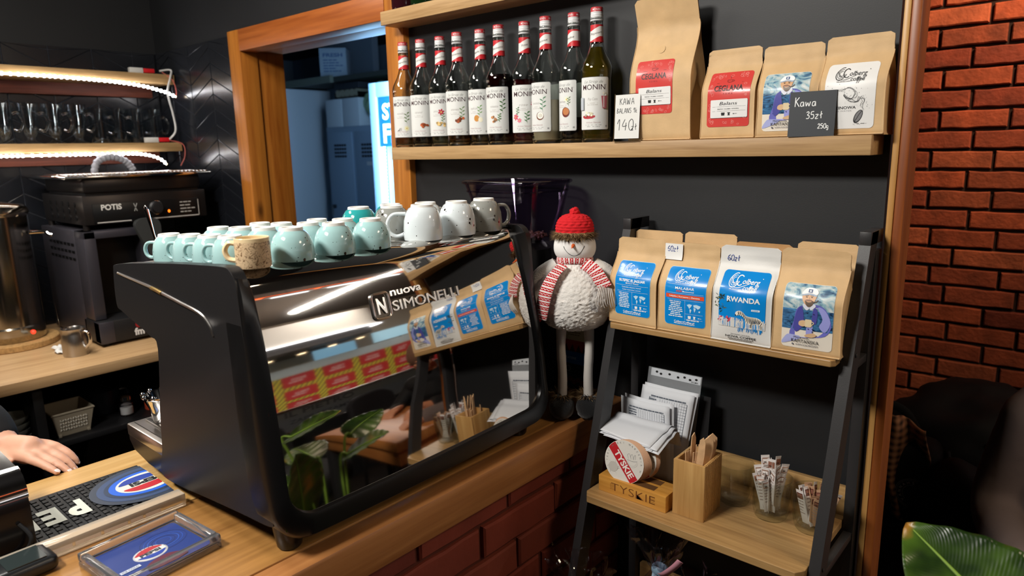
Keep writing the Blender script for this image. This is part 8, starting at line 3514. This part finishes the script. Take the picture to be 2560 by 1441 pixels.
# ================================================================== chairs by the window and the mall beyond
def lounge_chair(label, x, y, rz):
    t_ = thing('lounge_chair', label, 'chair', (x, y, 0), rz, 'dark lounge chairs by the window')
    m = mat('dark_chair_cloth', '#17151a', rough=.85)
    MB().box((0, 0, .40), (.50, .50, .12), 0, .04, seg=3).build('seat', [m], t_)
    mb = MB()
    mb.grid(lambda u, v: (-.25 - .10 * v + .05 * (2 * u - 1) ** 2, (u - .5) * (.50 - .12 * max(0, v - .6) ** 1.2), .42 + .52 * v - .10 * (2 * u - 1) ** 4 * v), 18, 16)
    o_ = mb.build('backrest', [m], t_, smooth=60)
    md_ = o_.modifiers.new('thickness', 'SOLIDIFY')
    md_.thickness = .05
    for sx_ in (-.2, .2):
        for sy_ in (-.2, .2):
            MB().tube([(sx_, sy_, .35), (sx_ * 1.1, sy_ * 1.1, 0)], [.014, .009], 8).build('leg', [M_BLKMETAL], t_)


lounge_chair('dark lounge chair nearer the camera by the window, mirrored in the machine', 1.38, 1.62, 2.7)
lounge_chair('dark lounge chair farther along the window, mirrored in the machine', 1.35, 2.42, 2.9)
M_WINGL = mat('window_glass', '#dfe8ea', rough=.02, trans=1.0, ior=1.05, spec=.3)
M_RAIL = mat('silver_rail', '#c9c9c6', rough=.2, metal=1)
f = MB()
f.b2((2.20, -3.2, 0), (2.30, 9.0, H - 1.02), 0)
structure('wall_window', f, [M_DARK])
w1 = structure('window_1', MB().b2((2.24, -.5, H - 1.02), (2.25, 9.0, H - .68)), [mat('grey_window_band', '#6a6c70', rough=.3, trans=.35, ior=1.05)])
a = Art()
a.text('IL PIETRO', 0, .075, .075, '#3a3c40', bold=.02, width=.62)
a.text('ZAPRASZAMY', 0, -.035, .055, '#3a3c40', bold=.02, width=.56)
a.lay(lambda u, v, h: (2.238 - h, 2.30 - u * -1 if False else 2.30 + u, H - .86 + v), 'window_lettering', w1)
for z, r in ((H - .68, .018), (H - 1.025, .022)):
    o = MB().tube([(2.235, -.5, z), (2.235, 9.0, z)], r, 10).build('rail', [M_RAIL], w1)

f = MB()
f.b2((9.3, -3.2, 0), (9.5, 14.0, H + 2.4), 0)
f.b2((2.3, 13.8, 0), (9.5, 14.0, H + 2.4), 0)
structure('wall_mall', f, [mat('mall_cream_wall', '#d8cdbc', rough=.6)])
f = MB()
f.b2((2.3, -3.2, H + 2.4), (9.6, 14.0, H + 2.5), 0)
structure('ceiling_mall', f, [mat('mall_ceiling_grey', '#5e544e', rough=.7)])
# curved white bulkhead with a light cove
M_BULK = mat('white_bulkhead', '#cfcac2', rough=.5)
M_COVE = mat('cove_light', '#ffffff', emit='#f4f6ff', estr=5)
t = thing('light_bulkhead', 'long white ceiling bulkhead with a glowing cove, mirrored in the machine', 'ceiling light', (0, 0, 0))
pl = [(6.0, -3.0), (6.0, 5.3)] + [(6.0 + .9 * (1 - cos(k * pi / 16)), 5.3 + .9 * sin(k * pi / 16)) for k in range(1, 9)] + [(9.28, 6.2), (9.28, -3.0)]
MB().prism(pl, lambda u, v, w: (u, v, w), H + .62, H + 1.45).build('bulkhead', [M_BULK], t, smooth=30)
P = [(p[0] - .03 if i < 2 else p[0] - .02, p[1] + (.02 if i > 1 else 0), H + .585) for i, p in enumerate(pl[:10])]
MB().tube(P, .045, 8, flat=(.6, 1.2)).build('cove_strip', [M_COVE], t)
MB().prism([(p[0] + .25 if i < 10 else p[0], p[1]) for i, p in enumerate(pl)], lambda u, v, w: (u, v, w), H + .34, H + .575).build('dark_recess', [mat('recess_grey', '#4a4644', rough=.6)], t, smooth=30)
for i in range(6):
    t = thing('tube_light', 'white tube light in the mall ceiling, number %s along the row, mirrored' % 'one two three four five six'.split()[i], 'ceiling light', (4.6, 2.9 + i * .85, H + 1.95), 0, 'tube lights in the mall ceiling')
    MB().b2((-.018, -.27, 0), (.018, .27, .036), 0, .01).build('tube', [mat('tube_glow', '#ffffff', emit='#f2f6ff', estr=3.5)], t)
    MB().b2((-.05, -.36, .05), (.05, .36, .09), 0).build('housing', [M_BULK], t)
    MB().tube([(0, 0, .09), (0, 0, .45)], .008, 6).build('hanger', [M_RAIL], t)
t = thing('warm_light_line', 'long orange ceiling light line in the mall, mirrored', 'ceiling light', (5.4, 4.0, H + 2.34))
MB().b2((-.05, -4.5, 0), (.05, 4.5, .055), 0, .01).build('strip', [mat('orange_line_light', '#ffb080', emit='#ff6a30', estr=2.2)], t)
# hoarding with red notices and hazard tape


def tape_mat():
    m = mat('hazard_tape', '#d8c23a', rough=.5)
    nt = m.node_tree
    N, L = nt.nodes.new, nt.links.new
    tc = N('ShaderNodeTexCoord')
    mp = N('ShaderNodeMapping')
    mp.inputs['Rotation'].default_value = (pi / 4, 0, 0)
    L(tc.outputs['Object'], mp.inputs['Vector'])
    w = N('ShaderNodeTexWave')
    w.bands_direction = 'Y'
    w.inputs['Scale'].default_value = 4.2
    L(mp.outputs['Vector'], w.inputs['Vector'])
    r = N('ShaderNodeValToRGB')
    r.color_ramp.interpolation = 'CONSTANT'
    r.color_ramp.elements[0].color = (*lin('#d8c83a'), 1)
    r.color_ramp.elements[1].position = .5
    r.color_ramp.elements[1].color = (*lin('#6e6a3a'), 1)
    L(w.outputs['Fac'], r.inputs['Fac'])
    L(r.outputs['Color'], nt.nodes['Principled BSDF'].inputs['Base Color'])
    return m


t = thing('site_hoarding', 'mall hoarding with red notice panels and hazard tape, mirrored in the machine', 'hoarding', (7.0, 5.2, 0), 0)
MB().b2((0, -4.2, .0), (.08, 3.6, H - .06), 0).build('board', [mat('pale_board', '#b8c6cc', rough=.5)], t)
MB().b2((-.012, -4.2, .28), (-.001, 3.6, H - .26), 0).build('tape_field', [tape_mat()], t)
M_NOT = mat('red_notice', '#b3262e', rough=.5)
rd = MB()
a = Art()
for k in range(10):
    for r_ in range(3):
        y, z = -4.05 + k * .78, H - .50 - r_ * .31
        mb = MB()
        mb.b2((-.022, y, z), (-.013, y + .62, z + .235), 0)
        mb.build('notice_panel', [M_NOT], t)
        a.text('ALERT' if (k + r_) % 2 else 'SPOKOJNIE', y + .31, z + .12, .05, '#d8b8b4', bold=.02, width=.28)
        a.lines(y + .12, y + .50, z + .08, 1, .1, .03, '#d8b8b4', k)
a.lay(lambda u, v, h: (-.023 - h, u, v), 'notice_print', t, base=.001)
for i, (y, z, w, hgt, c) in enumerate(((3.6, H - .05, 1.1, .30, '#9fd0e8'), (5.6, H - .05, .9, .30, '#8fc4e4'), (7.2, H - .02, 1.4, .34, '#b0dcf0'))):
    t = thing('screen_poster', 'bright pale blue advertising screen above the hoarding, %s along the mall wall' % ('first', 'second', 'third')[i], 'screen', (7.3, y, z), 0, 'pale blue screens in the mall')
    MB().b2((0, -w / 2, 0), (.05, w / 2, hgt), 0).build('panel', [mat('screen_%d' % i, c, rough=.3, emit=c, estr=.7)], t)
    MB().b2((.01, -.03, -z), (.04, .03, 0), 0).build('stand', [M_RAIL], t)
for i in range(7):
    t = thing('downlight', 'warm round downlight under the mall bulkhead, number %s from the window' % 'one two three four five six seven'.split()[i], 'ceiling light', (8.2, 2.6 + i * .7, H + .335), 0, 'downlights under the bulkhead')
    MB().lathe([(0, -.01), (.07, -.01), (.085, 0), (.085, .004), (0, .004)], seg=20).build('lens', [mat('downlight_glow', '#ffffff', emit='#ffe0b0', estr=7)], t)
